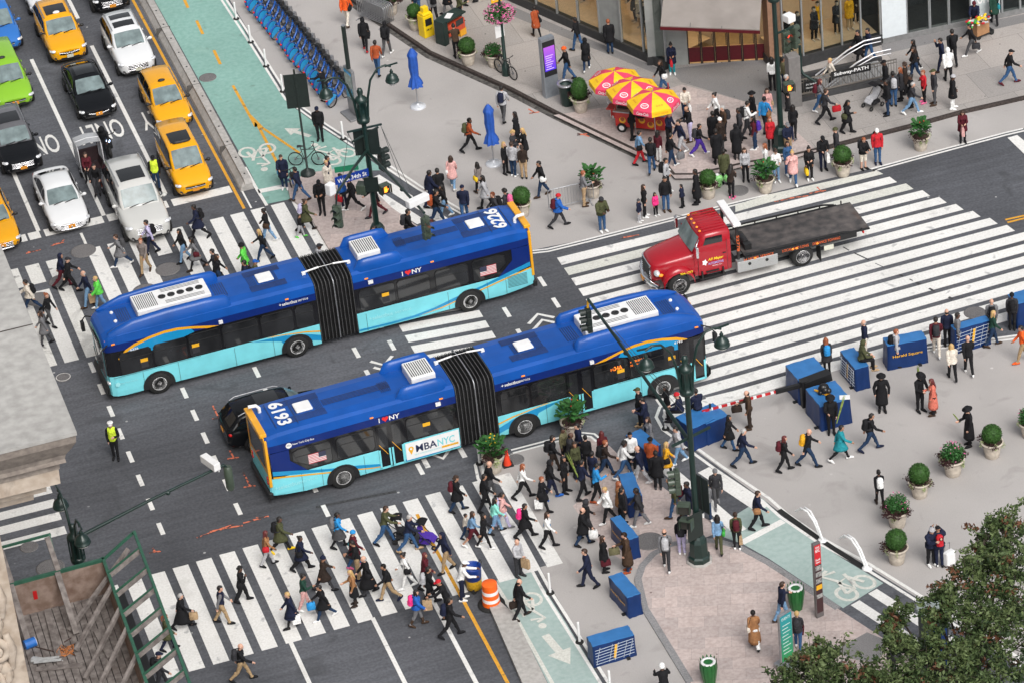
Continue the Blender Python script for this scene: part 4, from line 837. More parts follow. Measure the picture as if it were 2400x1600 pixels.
LBOX=leafm('boxwood',(.035,.095,.018)); LDK=leafm('dark_red',(.045,.018,.018)); LCAN=leafm('canna',(.03,.11,.025)); LWH=leafm('pale_trailing',(.36,.42,.2)); LGR=leafm('bright',(.10,.24,.04)); PFL=leafm('pink_flower',(.7,.16,.36),.2); YFL=leafm('yellow_flower',(.75,.5,.03),.2); RFL=leafm('red_flower',(.5,.04,.03),.2)
def leaves(mb,c,r,n,sz,m=0,shellk=.75,flat=.5,rnd=None):
    rr=rnd or R; c=V(c)
    for _ in range(n):
        d=V((rr.gauss(0,1),rr.gauss(0,1),rr.gauss(0,1))).normalized(); k=shellk+(1-shellk)*rr.random()
        p=c+V((d.x*r[0],d.y*r[1],d.z*r[2]))*k
        a=V((rr.gauss(0,1),rr.gauss(0,1),rr.gauss(0,1)*flat)).normalized(); nn=(d+V((rr.gauss(0,.6),rr.gauss(0,.6),rr.gauss(0,.6)))).normalized(); b=nn.cross(a); 
        if b.length<.1: continue
        b.normalize(); s=sz*rr.uniform(.6,1.3)
        mb.add([p-a*s,p+b*s*.45,p+a*s,p-b*s*.45],[(0,1,2,3)],m)
def planter(pos,kind,label,s=1.0,seed=1):
    rr=random.Random(seed); t=thing('planter',label,'planter',pos,rr.uniform(0,6),'round stone planters')
    t.scale=(s*.59,s*.59,s*.72)
    mb=MB(); mb.lathe([(.40,0),(.43,.03),(.47,.25),(.485,.28),(.48,.31),(.55,.58),(.565,.62),(.56,.66),(.62,.82),(.70,.84),(.71,.90),(.68,.93),(.62,.93),(.60,.85)],(0,0,0),28,0,1,1,True,False); mb.build('pot',POTM,t)
    mb=MB(); mb.disc((0,0,.84),(0,0,1),.62,.02,24); mb.build('soil',SOIL,t)
    if kind in('ball','cone'):
        kb=rr.uniform(.84,1.06)
        c=(0,0,1.36) if kind=='ball' else (0,0,1.5); r=(.66*kb,.66*kb,.54*kb) if kind=='ball' else (.62,.62,.74)
        mb=MB(); mb.sph(c,tuple(x*.9 for x in r),16,10); leaves(mb,c,r,1900,.05,0,.88,rnd=rr); mb.build('clipped_bush',LBOX,t)
    if kind=='canna':
        mb=MB()
        for i in range(64):
            a=rr.uniform(0,6.28); rad=rr.uniform(.02,.6); h=rr.uniform(.35,1.15)*(1-rad*.7); p=V((rad*math.cos(a),rad*math.sin(a),.9+h)); d=V((math.cos(a+rr.uniform(-.6,.6)),math.sin(a),rr.uniform(.1,1.1))).normalized()
            sd=d.cross(V((0,0,1))).normalized(); L=rr.uniform(.42,.72); w=L*.27
            mb.add([p,p+d*L*.35+sd*w-V((0,0,.02)),p+d*L*.75+sd*w*.7,p+d*L-V((0,0,.08)),p+d*L*.75-sd*w*.7,p+d*L*.35-sd*w-V((0,0,.02)),p+d*L*.5+V((0,0,.05))],[(0,1,6),(1,2,6),(2,3,6),(3,4,6),(4,5,6),(5,0,6)],0,False)
            if i%3==0: mb.tube([(p.x*.3,p.y*.3,.85),p],.012,5)
        mb.build('broad_leaves',LCAN,t)
        f=MB(); 
        for i in range(10 if 'yellow' in label else 2): f.sph((rr.uniform(-.25,.25),rr.uniform(-.25,.25),rr.uniform(1.5,2.1)),.05,6,4)
        f.build('flowers',YFL if 'yellow' in label else RFL,t)
    if kind=='floral':
        mb=MB(); leaves(mb,(0,0,1.25),(.75,.75,.5),1100,.08,0,.4,rnd=rr); mb.build('flowering_plant',LCAN,t)
        f=MB(); leaves(f,(0,0,1.3),(.78,.78,.5),46,.06,0,.9,rnd=rr); f.build('flowers',PFL,t)
    mb=MB()
    if kind!='cone' and kind!='canna' or 1:
        for i in range(5):
            a=rr.uniform(0,6.28); leaves(mb,(.7*math.cos(a),.7*math.sin(a),.98),(.36,.36,.24),150 if kind=='floral' else 60,.07,0,.3,rnd=rr)
        mb.build('dark_foliage',LDK if kind!='canna' else RFL if 0 else LDK,t)
    mb=MB()
    for i in range(5):
        a=rr.uniform(0,6.28); leaves(mb,(.66*math.cos(a),.66*math.sin(a),.86-.1*(i%2)),(.17,.17,.24),70,.05,0,.2,rnd=rr)
    mb.build('trailing_foliage',LWH,t)
    return t
Pz=.14
PL=[((1,0,1240,130,.14),'floral','bushy dark flowering planter beside the steel barrier stack',1.1),((1,0,1470,268,.14),'ball','planter with a clipped bush behind the yellow news box',1),((1,0,1955,590,.14),'ball','planter with a sparse round bush beside the man in brown at the news rack',1),
 ((1,0,2190,610,.14),'floral','leafy planter hidden behind the parked black bicycle',.95),((2,0,635,1022,.14),'cone','planter with a tall cone shaped bush beside the trash bin',1.05),((2,1,100,410),'ball','planter with a round bush behind the rear of the upper bus',1),((2,1,745,240),'canna','planter with tall green leaves behind the crowd barrier',1),
 ((2,1,1808,245),'ball','planter with a clipped round bush next to the green plastic bags',1),((2,1,2330,195),'canna','planter with tall leaves between waiting people at the kerb',1),((3,1,690,42),'ball','planter with a round bush beside the man in a beret',1.05),((3,0,1405,1372),'canna','planter with spiky green leaves standing alone near the road',1),
 ((1,2,2190,1185),'canna','tall leafy planter with yellow flowers beside the red cone',1.1),((2,2,560,870),'canna','tall leafy planter on the corner behind the crowd by the lower bus',1.1),((3,2,2060,1052),'ball','planter with a round bush beside the man holding a palm branch in a long coat',1.05),((3,2,1700,1217),'floral','bushy pink flowered planter between two clipped bush planters',1.1),
 ((3,2,1395,1416),'ball','planter with a round bush near the woman with a white backpack',1.05),((3,3,1190,122),'floral','planter of dark leaves and pink flowers above the lowest bush planter',1.1),((3,3,1185,455),'ball','planter with a round bush and trailing vine nearest the tree',1.05),((3,2,2400,870),'floral','dark leafed planter cut by the photo edge',1.0)]
for i,(a,k,l,s) in enumerate(PL): planter(T(*a),k,l,s,i+3)
# blue vinyl blocks
def block(pos,ang,L,W,H,label,stripes=False,txt=None,tsd=-1):
    t=thing('vinyl_block',label,'vinyl block',pos,ang,'blue vinyl covered blocks')
    mb=MB(); n=8
    rg=[]
    for z,k in((0,1.02),(.03,1.025),(H*.5,1.0),(H-.03,.995),(H,.98)):
        ring=[]
        for sx,sy,ax in((-1,-1,0),(1,-1,1),(1,1,0),(-1,1,1)):
            for q in range(n):
                u=-1+2*q/n
                x,y=(u,-1) if len(ring)<n else (1,u) if len(ring)<2*n else (-u,1) if len(ring)<3*n else (-1,-u)
                w=.012*math.sin(u*7+z*9+sx*2)
                ring.append(V((x*L/2*k+w*(abs(x)==1),y*W/2*k+w*(abs(y)==1),z)))
        rg.append(ring)
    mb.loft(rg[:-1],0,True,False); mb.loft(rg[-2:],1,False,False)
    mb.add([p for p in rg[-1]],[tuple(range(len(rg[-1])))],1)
    mb.build('cover',[VINYL,VINYL_LIT],t)
    if stripes or txt:
        m=MB(); y=tsd*(W/2*1.02+.03); ux=V((-tsd,0,0)); uz=V((0,0,1))
        if stripes:
            P=lambda u,v:(u*L*.46,y,.12+v*(H-.24))
            for k in range(6): m.bar(P(-1,.02+.17*k),P(1,.14+.17*k),.018,.008,0) if k<6 else None
            for u in(-.85,-.2,.1,.55,.85): m.bar(P(u-.12,0),P(u+.12,1),.02,.008,0)
            m.bar(P(-.02,.15),P(.1,.95),.012,.09,1)
        if txt=='bike':
            for c in(-.16,.1): m.annulus((c,y,.5),(0,1,0),.06,.085,.008,16,0)
            m.bar((-.16,y,.5),(-.05,y,.66),.008,.02); m.bar((-.05,y,.66),(.1,y,.5),.008,.02); m.disc((-.02,y,.78),(0,1,0),.04,.008,10,0)
            for k in(0,1): m.bar((-.38+.09*k,y,.6),(-.45+.09*k,y,.54),.008,.02); m.bar((-.45+.09*k,y,.54),(-.38+.09*k,y,.48),.008,.02)
        elif txt: put_text(m,txt,(0,y,H*.52),ux,uz,w=L*.75,h=.16,bold=.01,m=1)
        m.build('printed_pattern',[VINYLW,GOLDL],t)
    sk_=MB(); sk_.box((L*.3,-W*.55,.04),(.12,.2,.06)); sk_.build('strap',BLACKP,t)
    return t
def blk(c,r,pts,H,label,W=None,**k):
    # pts: two ends of the long ground-side top edge and one point giving the short side (on the block's top)
    a,b,c3=[T(c,r,x,y,H) for x,y in pts]; d=b-a; d.z=0; L=d.length; d.normalize(); nn=V((-d.y,d.x,0)); w=(c3-b).dot(nn); w0=W or abs(w); sg=1 if w>0 else -1
    cen=(a+b)/2+nn*sg*w0/2; cen.z=0; ang=math.atan2(d.y,d.x)
    return block(cen,ang,L,w0,H,label,tsd=-sg,**k)
blk(2,3,[(740,1230),(1125,1120),(1065,1030)],.95,'blue vinyl block with white net print beside the bike lane',stripes=True)
blk(2,3,[(885,585),(1060,782),(1190,745)],.95,'plain blue vinyl block with a loose strap below the couple in brown',txt='Herald Square')
blk(2,3,[(900,50),(1070,250),(1170,225)],.95,'blue vinyl block behind the man with a camouflage bag',txt='Herald Square')
blk(2,2,[(975,1215),(1060,1430),(1195,1400)],.95,'blue vinyl block among the crowd beside the woman in a white coat')
blk(2,2,[(1045,855),(1230,1000),(1380,950)],.95,'blue vinyl block nearest the lower bus amid the crowd')
blk(2,2,[(1500,690),(1650,800),(1785,755)],1.05,'blue vinyl block with a white bicycle print beside the lamp pole',W=1.1)
blk(2,2,[(1645,640),(1785,755),(1920,715)],1.0,'blue vinyl block under the striped gate arm end',W=1.0,txt=None)
blk(3,2,[(155,215),(280,357),(555,285)],1.15,'large plain blue vinyl block behind the gate hinge')
blk(3,2,[(340,430),(480,597),(760,520)],1.15,'blue vinyl block with a black bag on top')
blk(3,2,[(660,85),(800,252),(935,225)],1.05,'blue vinyl block with the hooded man sitting on it',stripes=True)
blk(3,1,[(1095,1610),(1460,1540),(1410,1465)],1.15,'blue vinyl block with gold Herald Square lettering',txt='Herald Square')
blk(3,1,[(1715,1462),(2040,1372),(1990,1330)],1.15,'blue vinyl block with net print behind the woman holding flowers',stripes=True)
blk(3,1,[(2290,1225),(2500,1160),(2450,1110)],1.2,'blue vinyl block cut by the right photo edge',W=.8)
# bike print on the corner block
b_=MB(); 
# ---------------- lamp posts and signals
def lampbell(par,p):
    b=MB(); b.lathe([(.03,.56),(.045,.5),(.08,.45),(.06,.4),(.11,.33),(.21,.26),(.26,.15),(.275,.05),(.29,.04),(.29,0),(.26,-.01)],p,20); o=b.build('lamp_head',GI,par)
    g=MB(); g.sph(V(p)+V((0,0,-.0)),(.23,.23,.18),16,8,keep=lambda q:q.z<.0); g.build('globe',GLOBE,o); return o
def signal(par,p,ang,lit=None,m=OLIV,nm='traffic_signal'):
    b=MB(); mt=M.Translation(p)@M.Rotation(ang,4,'Z')
    for k in range(3): b.box((0,0,-.34*k),(.2,.36,.33)); 
    b.box((0,0,.2),(.08,.08,.12)); b.xf(mt); o=bevel(b.build(nm,m,par),.03)
    for k in range(3):
        h=MB(); rg=[[V((x,.145*math.cos(a),-.34*k+.145*math.sin(a))) for a in[PI*q/10-.35 for q in range(11)]+[PI+.35]] for x in(.1,.34)]
        h.loft(rg,0,True,False,False); h.xf(mt); h.build('visor',m,o)
        l=MB(); l.disc((.105,0,-.34*k),(1,0,0),.13,.02,16); l.xf(mt); l.build('lens',REDON if lit==k else LENSOFF,o)
    return o
def pedsig(par,p,ang,lit=True):
    b=MB(); mt=M.Translation(p)@M.Rotation(ang,4,'Z'); b.box((0,0,0),(.24,.46,.46)); b.xf(mt); o=bevel(b.build('pedestrian_signal',OLIV,par),.03)
    v=MB(); v.loft([[V((x,y,z)) for y,z in((-.23,-.2),(-.23,.22),(.23,.22),(.23,-.2))] for x in(.12,.28)],0,False,False,False); v.xf(mt); v.build('visor',OLIV,o)
    l=MB(); l.box((.13,0,0),(.01,.38,.38)); l.xf(mt); lo=l.build('screen',LENSOFF,o)
    if lit:
        h=MB(); h.box((.14,0,-.06),(.01,.14,.14)); 
        for k in range(4): h.box((.14,-.055+.036*k,.06),(.01,.026,.13-.02*(k in(0,3))))
        h.bar((.14,.07,-.08),(.14,.12,.01),.01,.03); h.xf(mt); h.build('lit_hand',AMBH,lo)
    return o
def signback(par,p,ang,w,h,m=SIGNB):
    b=MB(); b.box((0,0,0),(.03,w,h)); b.bar((-.03,0,-h/2-.1),(-.03,0,h/2+.05),.05,.05); b.xf(M.Translation(p)@M.Rotation(ang,4,'Z')); return b.build('sign_panel',m,par)
def poletop(par,H,armdir,al=1.45,base=True,lamps=True):
    b=MB()
    if base: b.lathe([(.42,0),(.42,.25),(.36,.32),(.33,.9),(.26,1.05),(.19,1.15)],(0,0,0),8,0,1,1,False)
    b.lathe([(.13,1.0),(.11,3.5),(.10,H-1.2)],(0,0,0),14); b.build('pole',GI,par)
    c=MB(); z=H-1.9
    c.lathe([(.12,z),(.26,z+.05),(.28,z+.2),(.24,z+.25),(.2,z+.3),(.2,z+.95),(.25,z+1.0),(.27,z+1.12),(.22,z+1.2),(.1,z+1.28),(.13,z+1.5),(.09,z+1.62),(0,z+1.66)],(0,0,0),16)
    for k in range(6): a=k*PI/3; c.bar((.24*math.cos(a),.24*math.sin(a),z+.2),(.24*math.cos(a),.24*math.sin(a),z+1.05),.05,.05)
    c.build('capital',GI,par)
    d=V(armdir).normalized()
    if lamps:
        for sg in(1,-1):
            a=MB(); pts=[d*sg*.22+V((0,0,z+.3)),d*sg*.3+V((0,0,z+1.1)),d*sg*.5+V((0,0,z+1.9)),d*sg*.85+V((0,0,z+2.35)),d*sg*1.2+V((0,0,z+2.42)),d*sg*al+V((0,0,z+2.3))]
            a.tube(pts,[.06,.055,.05,.045,.045,.045],8); a.bar(d*sg*(al-.25)+V((0,0,z+2.36)),d*sg*(al+.3)+V((0,0,z+2.4)),.05,.06); a.build('lamp_arm',GI,par)
            lampbell(par,d*sg*al+V((0,0,z+1.62)))
def wire(par,a,b): q=MB(); q.tube([a,V(a).lerp(V(b),.5)-V((0,0,.04)),b],.012,4); q.build('guy_wire',mat('wire',(.06,.07,.07),.5,var=0),par)
# pole on the traffic island
pb=T(1,1,1133,700,.1); P0=thing('lamp_post','twin armed green lamp post with signals on the traffic island behind the upper bus','lamp post',pb,0,'twin lamp posts with signals')
XA=V((1,-.0,0)); poletop(P0,7.9,XA,1.42)
def armto(par,base,z0,c,r,x,y,z1,rad=.055,extra=0):
    e=T(c,r,x,y,base.z+z1)-base; a=MB(); s=V((0,0,z0)); mid=s.lerp(e,.5)+V((0,0,.06)); a.tube([s,mid,e],[rad*1.3,rad*1.1,rad],8); a.sph(s.lerp(e,.62),rad*1.8,8,6); a.build('signal_arm',GI,par); return e
e=armto(P0,pb,4.6,1,1,1545,390,5.2); signal(P0,e+V((0,0,-.35)),RD(-60),0)
cb=MB(); cb.box(e*.9+V((0,0,.75-e.z*.0+.0)),(1.0,.28,.3),RD(20)); cb.box(e*.9+V((.05,0,.5)),(.05,.05,.5)); bevel(cb.build('camera_box',WHITEP,P0),.03)
e2=armto(P0,pb,4.7,1,1,745,205,5.3); signal(P0,e2+V((-.1,0,-.75)),RD(-130),None); q=MB(); q.tube([e2,e2+V((-.1,0,-.5))],.04,6); q.build('hanger',GI,P0)
cb=MB(); cb.box(e2+V((-.25,0,.25)),(.35,.3,.5),RD(30)); bevel(cb.build('camera_box',WHITEP,P0),.04)
signback(P0,V((.05,.12,5.0)),RD(70),1.05,1.2); signal(P0,V((.62,.25,4.3)),RD(20),None,SIGNB)
for z,a in((5.75,RD(0)),(5.45,RD(28))): q=MB(); q.bar(V((-.75*math.cos(a),-.75*math.sin(a),z)),V((.75*math.cos(a),.75*math.sin(a),z)),.07,.07); q.build('bracket',GI,P0)
wire(P0,(-.7,-.05,5.75),e2*.8+V((0,0,1.2))); wire(P0,(.7,.05,5.75),e*.7+V((0,0,1.3))); wire(P0,(.7,0,5.7),e*.95); wire(P0,(-.7,0,5.7),(-.4,-.3,4.4))
sg_=MB(); sg_.box((-.82,-.15,3.72),(1.5,.03,.36),RD(5)); so_=sg_.build('street_sign',BLUES,P0); tl=MB(); put_text(tl,'West 34th St',(-.82,-.175,3.70),(math.cos(RD(5)),math.sin(RD(5)),0),(0,0,1),w=1.3,h=.2,bold=.02); tl.build('lettering',LETW,so_)
sg_=MB(); sg_.box((-.95,.1,4.02),(1.0,.03,.26),RD(-10)); sg_.build('street_sign',mat('sign_green',(.02,.2,.1),.4,var=.05),P0)
sg_=MB(); sg_.box((-.05,-.2,3.15),(.6,.03,.7),RD(-20)); sg_.build('sign_panel',SIGNB,P0)
pedsig(P0,V((.5,-.05,2.75)),RD(-75)); pedsig(P0,V((-.32,.1,2.9)),RD(150),False)
# sign post at the bike lane
sb=T(1,0,478,1600,.1); t=thing('sign_post','slim black post with a dark sign back on a round base by the bike lane','sign post',sb); q=MB(); q.lathe([(.34,0),(.32,.1),(.15,.22),(.05,.3),(.045,5.2)],(0,0,0),16); q.build('pole',SIGNB,t); signback(t,V((0,0,4.15)),RD(75),1.0,1.65)
# pole in the lower crowd
pb2=T(2,3,1722,440,.05); P1=thing('lamp_post','twin armed green lamp post on the pink paving with octagonal base','lamp post',pb2,0,'twin lamp posts with signals')
poletop(P1,9.2,V((1,.05,0)),1.45); q=MB(); q.lathe([(.5,0),(.5,.06),(.44,.08)],(0,0,0),8); q.build('base_plate',conc,P1)
e=armto(P1,pb2,5.2,2,1,700,1185,6.2,.06); signal(P1,e+V((-.05,0,-.55)),RD(175),None,SIGNB); q=MB(); q.tube([e,e+V((-.05,0,-.35))],.05,6); q.build('hanger',GOLDL,P1)
wire(P1,(-.1,0,6.7),e*.75+V((0,0,1.6))); wire(P1,(-.1,0,6.4),e*.98)
q=MB(); q.bar((-.75,-.1,5.35),(.85,.25,5.5),.08,.08); q.build('bracket',GI,P1)
pedsig(P1,V((-.48,-.15,2.6)),RD(-120),False); pedsig(P1,V((-.42,-.2,1.95)),RD(-130),False); signal(P1,V((-.55,.2,3.9)),RD(170),None); signback(P1,V((.35,.2,2.75)),RD(20),.75,1.5); signback(P1,V((-.15,-.25,1.75)),RD(-70),.7,1.1)
# pole by the subway stair, top right
pb3=T(3,0,128,1375,.145); P2=thing('lamp_post','tall green pole with lit red signal in front of the subway stair','lamp post',pb3,0,'twin lamp posts with signals'); poletop(P2,9.1,V((1,.05,0)),1.45)
signal(P2,V((.45,0,5.5)),RD(-75),0); signal(P2,V((.85,.15,5.55)),RD(35),None); pedsig(P2,V((.42,-.1,3.05)),RD(-95)); cb=MB(); cb.box((.75,.3,6.1),(.42,.42,.34),RD(20)); bevel(cb.build('camera_box',WHITEP,P2),.04)
q=MB(); q.bar((0,0,5.65),(.85,.1,5.75),.07,.07); q.build('bracket',GI,P2)
# lamp over the shed, bottom left
H4=7.3; m4=T(0,3,672,180,H4-1.0); pb4=V((m4.x,m4.y,0)); P3=thing('lamp_post','green lamp post with two bell lamps beside the wooden shed','lamp post',pb4,0,'twin lamp posts with signals'); poletop(P3,H4-.4,V((.1,-1,0)),1.25)
e=armto(P3,pb4,6.0,0,2,2060,1130,6.3,.055); q=MB(); q.lathe([(.12,0),(.16,.1),(.16,.95),(.12,1.0)],e+V((.1,0,-1.1)),10); q.build('signal_cover',OLIV,P3); q=MB(); q.tube([e,e+V((.1,0,-.2))],.04,6); q.build('hanger',GI,P3)
q=MB(); q.box(e*.96+V((-.25,0,.55)),(.28,.9,.3),RD(20)); q.box(e*.96+V((0,0,.3)),(.05,.05,.5)); bevel(q.build('camera_box',WHITEP,P3),.03)
# ---------------- small street things
def delin(p,label):
    t=thing('delineator_post',label,'delineator',p,0,'white delineator posts along the bike lanes'); q=MB(); q.lathe([(.05,.05),(.048,.85),(.05,.9),(0,.92)],(0,0,0),10); q.build('post',WHITEP,t); q=MB(); q.lathe([(.16,0),(.15,.04),(.06,.06)],(0,0,0),12); q.build('base',RUBBER,t)
for a,l in(((0,0,2172,178),'white delineator post at the very top of the green lane edge'),((0,0,2305,392),'white delineator post, second from the top along the green lane'),((1,0,95,612),'white delineator post near the row of blue bikes, upper one'),((1,0,248,845),'white delineator post near the bikes, just above the sign back'),((1,0,803,1282),'white delineator post beside the upper lamp post on the plaza line'),
 ((2,3,352,742),'white delineator post beside the painted bike symbol'),((2,3,622,1192),'white delineator post beside the net print blue block'),((2,3,905,1640),'white delineator post at the bottom edge of the photo'),((1,2,2055,1120),'white delineator post in front of the tall leafy planter'),((2,2,1412,802),'white delineator post on the rounded corner near the pole')): delin(T(*a),l)
def umbrella(p,label):
    t=thing('closed_umbrella',label,'umbrella',p,0,'closed blue umbrellas on the plaza')
    q=MB(); q.lathe([(.36,0),(.36,.05),(.31,.1),(.08,.13),(.05,.2)],(0,0,0),24); q.build('base',mat('pale_base',(.62,.64,.68),.4,.2,var=.1),t); q=MB(); q.lathe([(.028,.15),(.028,3.0),(.045,3.02),(0,3.08)],(0,0,0),8); q.build('pole',STEEL,t)
    q=MB(); rg=[]
    for z,r,f in((1.12,.31,.22),(1.3,.27,.18),(1.55,.17,.1),(1.75,.18,.1),(2.1,.21,.1),(2.5,.2,.09),(2.66,.235,.08),(2.72,.21,.05),(2.88,.13,.03),(3.0,.03,0)): rg.append([V(((r*(1+f*math.cos(i*PI/2)+.05*math.sin(i*3+z*5)))*math.cos(2*PI*i/32),(r*(1+f*math.cos(i*PI/2)))*math.sin(2*PI*i/32),z-.05*abs(math.sin(i*PI/8)) if z<1.2 else z)) for i in range(32)])
    q.loft(rg,0,True,False); q.build('canopy',mat('umbrella_blue',(.015,.085,.40),.7,var=.2,scale=4,bump=.3),t)
umbrella(T(1,0,1490,985),'closed blue umbrella standing alone near the kerb'); umbrella(T(1,0,2185,1510),'closed blue umbrella beside the group of women on the plaza')
# traffic drum, cone, cleaner's barrel
t=thing('traffic_drum','orange and white traffic drum with black rubber base','traffic drum',T(1,3,2165,850)); ORG=mat('drum_orange',(.85,.13,.01),.5,var=.1)
for k,(z0,z1,r0,r1) in enumerate(((.06,.26,.33,.32),(.26,.40,.315,.31),(.40,.58,.305,.30),(.58,.72,.295,.29),(.72,.98,.285,.28))): q=MB(); q.lathe([(r0,z0),(r1,z1)],(0,0,0),22); q.build('band',ORG if k%2==0 else WHITEP,t)
q=MB(); q.lathe([(.28,.98),(.2,1.02),(0,1.03)],(0,0,0),20); q.build('top',ORG,t); q=MB(); q.lathe([(.5,0),(.5,.07),(.33,.08)],(0,0,0),24); q.build('base',RUBBER,t)
t=thing('traffic_cone','red traffic cone beside the tall planter','traffic cone',T(1,2,2310,1130)); q=MB(); q.lathe([(.16,.04),(.13,.2),(.05,.7),(.03,.72)],(0,0,0),16); q.build('cone',mat('cone_red',(.8,.06,.02),.5,var=.1),t); q=MB(); q.box((0,0,.02),(.42,.42,.04)); q.build('base',RUBBER,t)
t=thing('litter_cart','blue barrel of a street cleaner with yellow bag beneath','litter cart',T(1,3,2010,710)); t.scale=(.82,.82,.9); q=MB(); q.lathe([(.3,.55),(.36,.6),(.40,1.15),(.42,1.18),(.40,1.2),(.36,1.15),(.32,.7),(0,.65)],(0,0,0),22); q.build('barrel',mat('barrel_blue',(.01,.05,.28),.4,var=.1),t); q=MB(); q.lathe([(.2,.08),(.34,.15),(.36,.4),(.37,.6)],(0,0,0),18,0); q.build('bag',mat('bag_yellow',(.62,.36,.02),.5,var=.3,scale=10,bump=.8),t); q=MB()
for y in(-.3,.3): q.disc((-.1,y,.12),(0,1,0),.12,.05,14)
q.build('wheels',RUBBER,t); q=MB(); q.tube([(.3,.2,1.1),(.42,.1,1.35),(.42,-.1,1.35),(.3,-.2,1.1)],.02,6); q.build('handle',BLACKP,t)
# link kiosk
a=T(2,0,310,910,.14); b=T(2,0,440,865,.14); d=b-a; d.z=0; kw=d.length; ang=math.atan2(d.y,d.x); c=(a+b)/2
t=thing('street_kiosk','slim silver kiosk with a purple lit screen','kiosk',c,ang)
q=MB(); q.loft([[V((x*w,y*.16+.14,z)) for x,y in((-1,-1),(1,-1),(1,1),(-1,1))] for z,w in((0,kw*.5),(1.1,kw*.48),(2.85,kw*.47),(2.95,kw*.46))],0,False); bevel(q.build('body',mat('kiosk_silver',(.33,.36,.40),.35,.6,var=.08),t),.03)
q=MB(); q.box((0,-.03,1.95),(kw*.86,.02,1.75)); s_=q.build('screen_frame',BLACKP,t)
scr=bpy.data.materials.new('purple_screen'); n,l=nt(scr); tc=n.new('ShaderNodeTexCoord'); sx=n.new('ShaderNodeSeparateXYZ'); l.new(tc.outputs['Generated'],sx.inputs[0]); cr=n.new('ShaderNodeValToRGB'); cr.color_ramp.elements[0].color=(.05,.02,.45,1); cr.color_ramp.elements[1].color=(.28,.07,.42,1); l.new(sx.outputs['Z'],cr.inputs[0]); l.new(cr.outputs[0],n['Principled BSDF'].inputs['Emission Color']); n['Principled BSDF'].inputs['Emission Strength'].default_value=.85; l.new(cr.outputs[0],n['Principled BSDF'].inputs['Base Color'])
q=MB(); q.box((0,-.045,1.95),(kw*.76,.012,1.2)); sc_=q.build('screen',scr,s_)
q=MB()
for k in range(7): q.box((-.03-.02*(k%3),-.053,2.1-.11*k),(kw*(.56-.1*(k%3)),.004,.035))
q.build('screen_text',mat('screen_text',(.55,.4,.8),.5,var=0,emit=.5),s_)
# dark green bin by the kiosk
t=thing('trash_bin','dark green wire bin with a steel rim beside the kiosk','trash bin',T(2,0,512,960,.14),0,'street trash bins'); q=MB(); q.lathe([(.27,0),(.30,.1),(.36,1.0),(.37,1.05),(.34,1.05),(.27,.3),(0,.28)],(0,0,0),22); q.build('bin',GI,t); q=MB(); q.annulus((0,0,1.06),(0,0,1),.28,.42,.07,24); q.build('rim',STEEL,t)
def leafbin(p,label,full):
    t=thing('trash_bin',label,'trash bin',p,0,'street trash bins'); t.scale=(.84,.84,.86); gm=mat('bin_green',(.01,.13,.025),.35,var=.15,coat=.4)
    q=MB(); q.lathe([(.24,0),(.30,.3),(.36,.8),(.33,1.05)],(0,0,0),22); q.build('bin',gm,t)
    for k in range(14):
        a=2*PI*k/14; q=MB(); q.loft([[V((r*math.cos(a+o),r*math.sin(a+o),z)) for o in(-w,0,w)] for z,r,w in((.0,.255,.14),(.35,.325,.17),(.8,.385,.17),(1.05,.37,.12),(1.16,.39,.03))],0,True,False,False); q.build('leaf_slat',gm,t)
    q=MB(); q.annulus((0,0,1.04),(0,0,1),.2,.32,.08,24); q.build('bag_rim',WHITEP,t); q=MB(); q.disc((0,0,.95),(0,0,1),.25,.02,18); q.build('opening' if not full else 'bag',BLACKP if not full else WHITEP,t)
leafbin(T(2,3,1815,1560,.05),'leaf shaped green bin at the bottom edge of the pink paving',0); leafbin(T(3,3,262,880,.05),'leaf shaped green bin with a white liner behind the walking couple',1)
# wayfinding pylon and events board
a=T(3,3,450,975,.05); b=T(3,3,515,945,.05); d=b-a; d.z=0; w_=d.length; ang=math.atan2(d.y,d.x); t=thing('wayfinding_sign','tall slim wayfinding sign with red top on pink paving','sign',(a+b)/2,ang); h_=3.25
q=MB(); q.box((0,.06,h_/2),(w_,.14,h_)); bevel(q.build('frame',mat('sign_gray',(.2,.19,.19),.4,.5,var=.1),t),.015); BR=mat('sign_brown',(.05,.02,.022),.45,var=.05); RS=mat('sign_red',(.6,.02,.03),.4,var=.03)
q=MB(); q.box((0,-.014,.6),(w_*.86,.01,.75)); q.box((0,-.014,1.75),(w_*.86,.01,1.4)); q.build('panel',BR,t); q=MB(); q.box((0,-.0145,2.75),(w_*.86,.012,.85)); ro=q.build('red_panel',RS,t); q=MB()
put_text(q,'WALK',(0,-.024,3.08),(1,0,0),(0,0,1),w=w_*.6,h=.09,bold=.02); put_text(q,'NYC',(0,-.024,2.94),(1,0,0),(0,0,1),w=w_*.6,h=.14,bold=.03); put_text(q,'Herald',(0,-.024,2.55),(1,0,0),(0,0,1),w=w_*.62,h=.1,bold=.02); put_text(q,'Square',(0,-.024,2.43),(1,0,0),(0,0,1),w=w_*.62,h=.1,bold=.02); q.build('lettering',LETW,ro)
q=MB()
for k in range(4): q.box((0,-.022,2.18-.28*k),(w_*.8,.008,.2),0,0 if k!=3 else 1)
q.box((0,-.022,.95),(w_*.8,.008,.16)); q.build('map_panels',[mat('map_gray',(.3,.3,.29),.5,var=.6,scale=18),GOLDL],t)
a=T(3,3,130,1470,.05); b=T(3,3,245,1400,.05); d=b-a; d.z=0; w_=d.length; t=thing('events_board','teal and green events board on a steel foot beside the tree','sign',(a+b)/2,math.atan2(d.y,d.x))
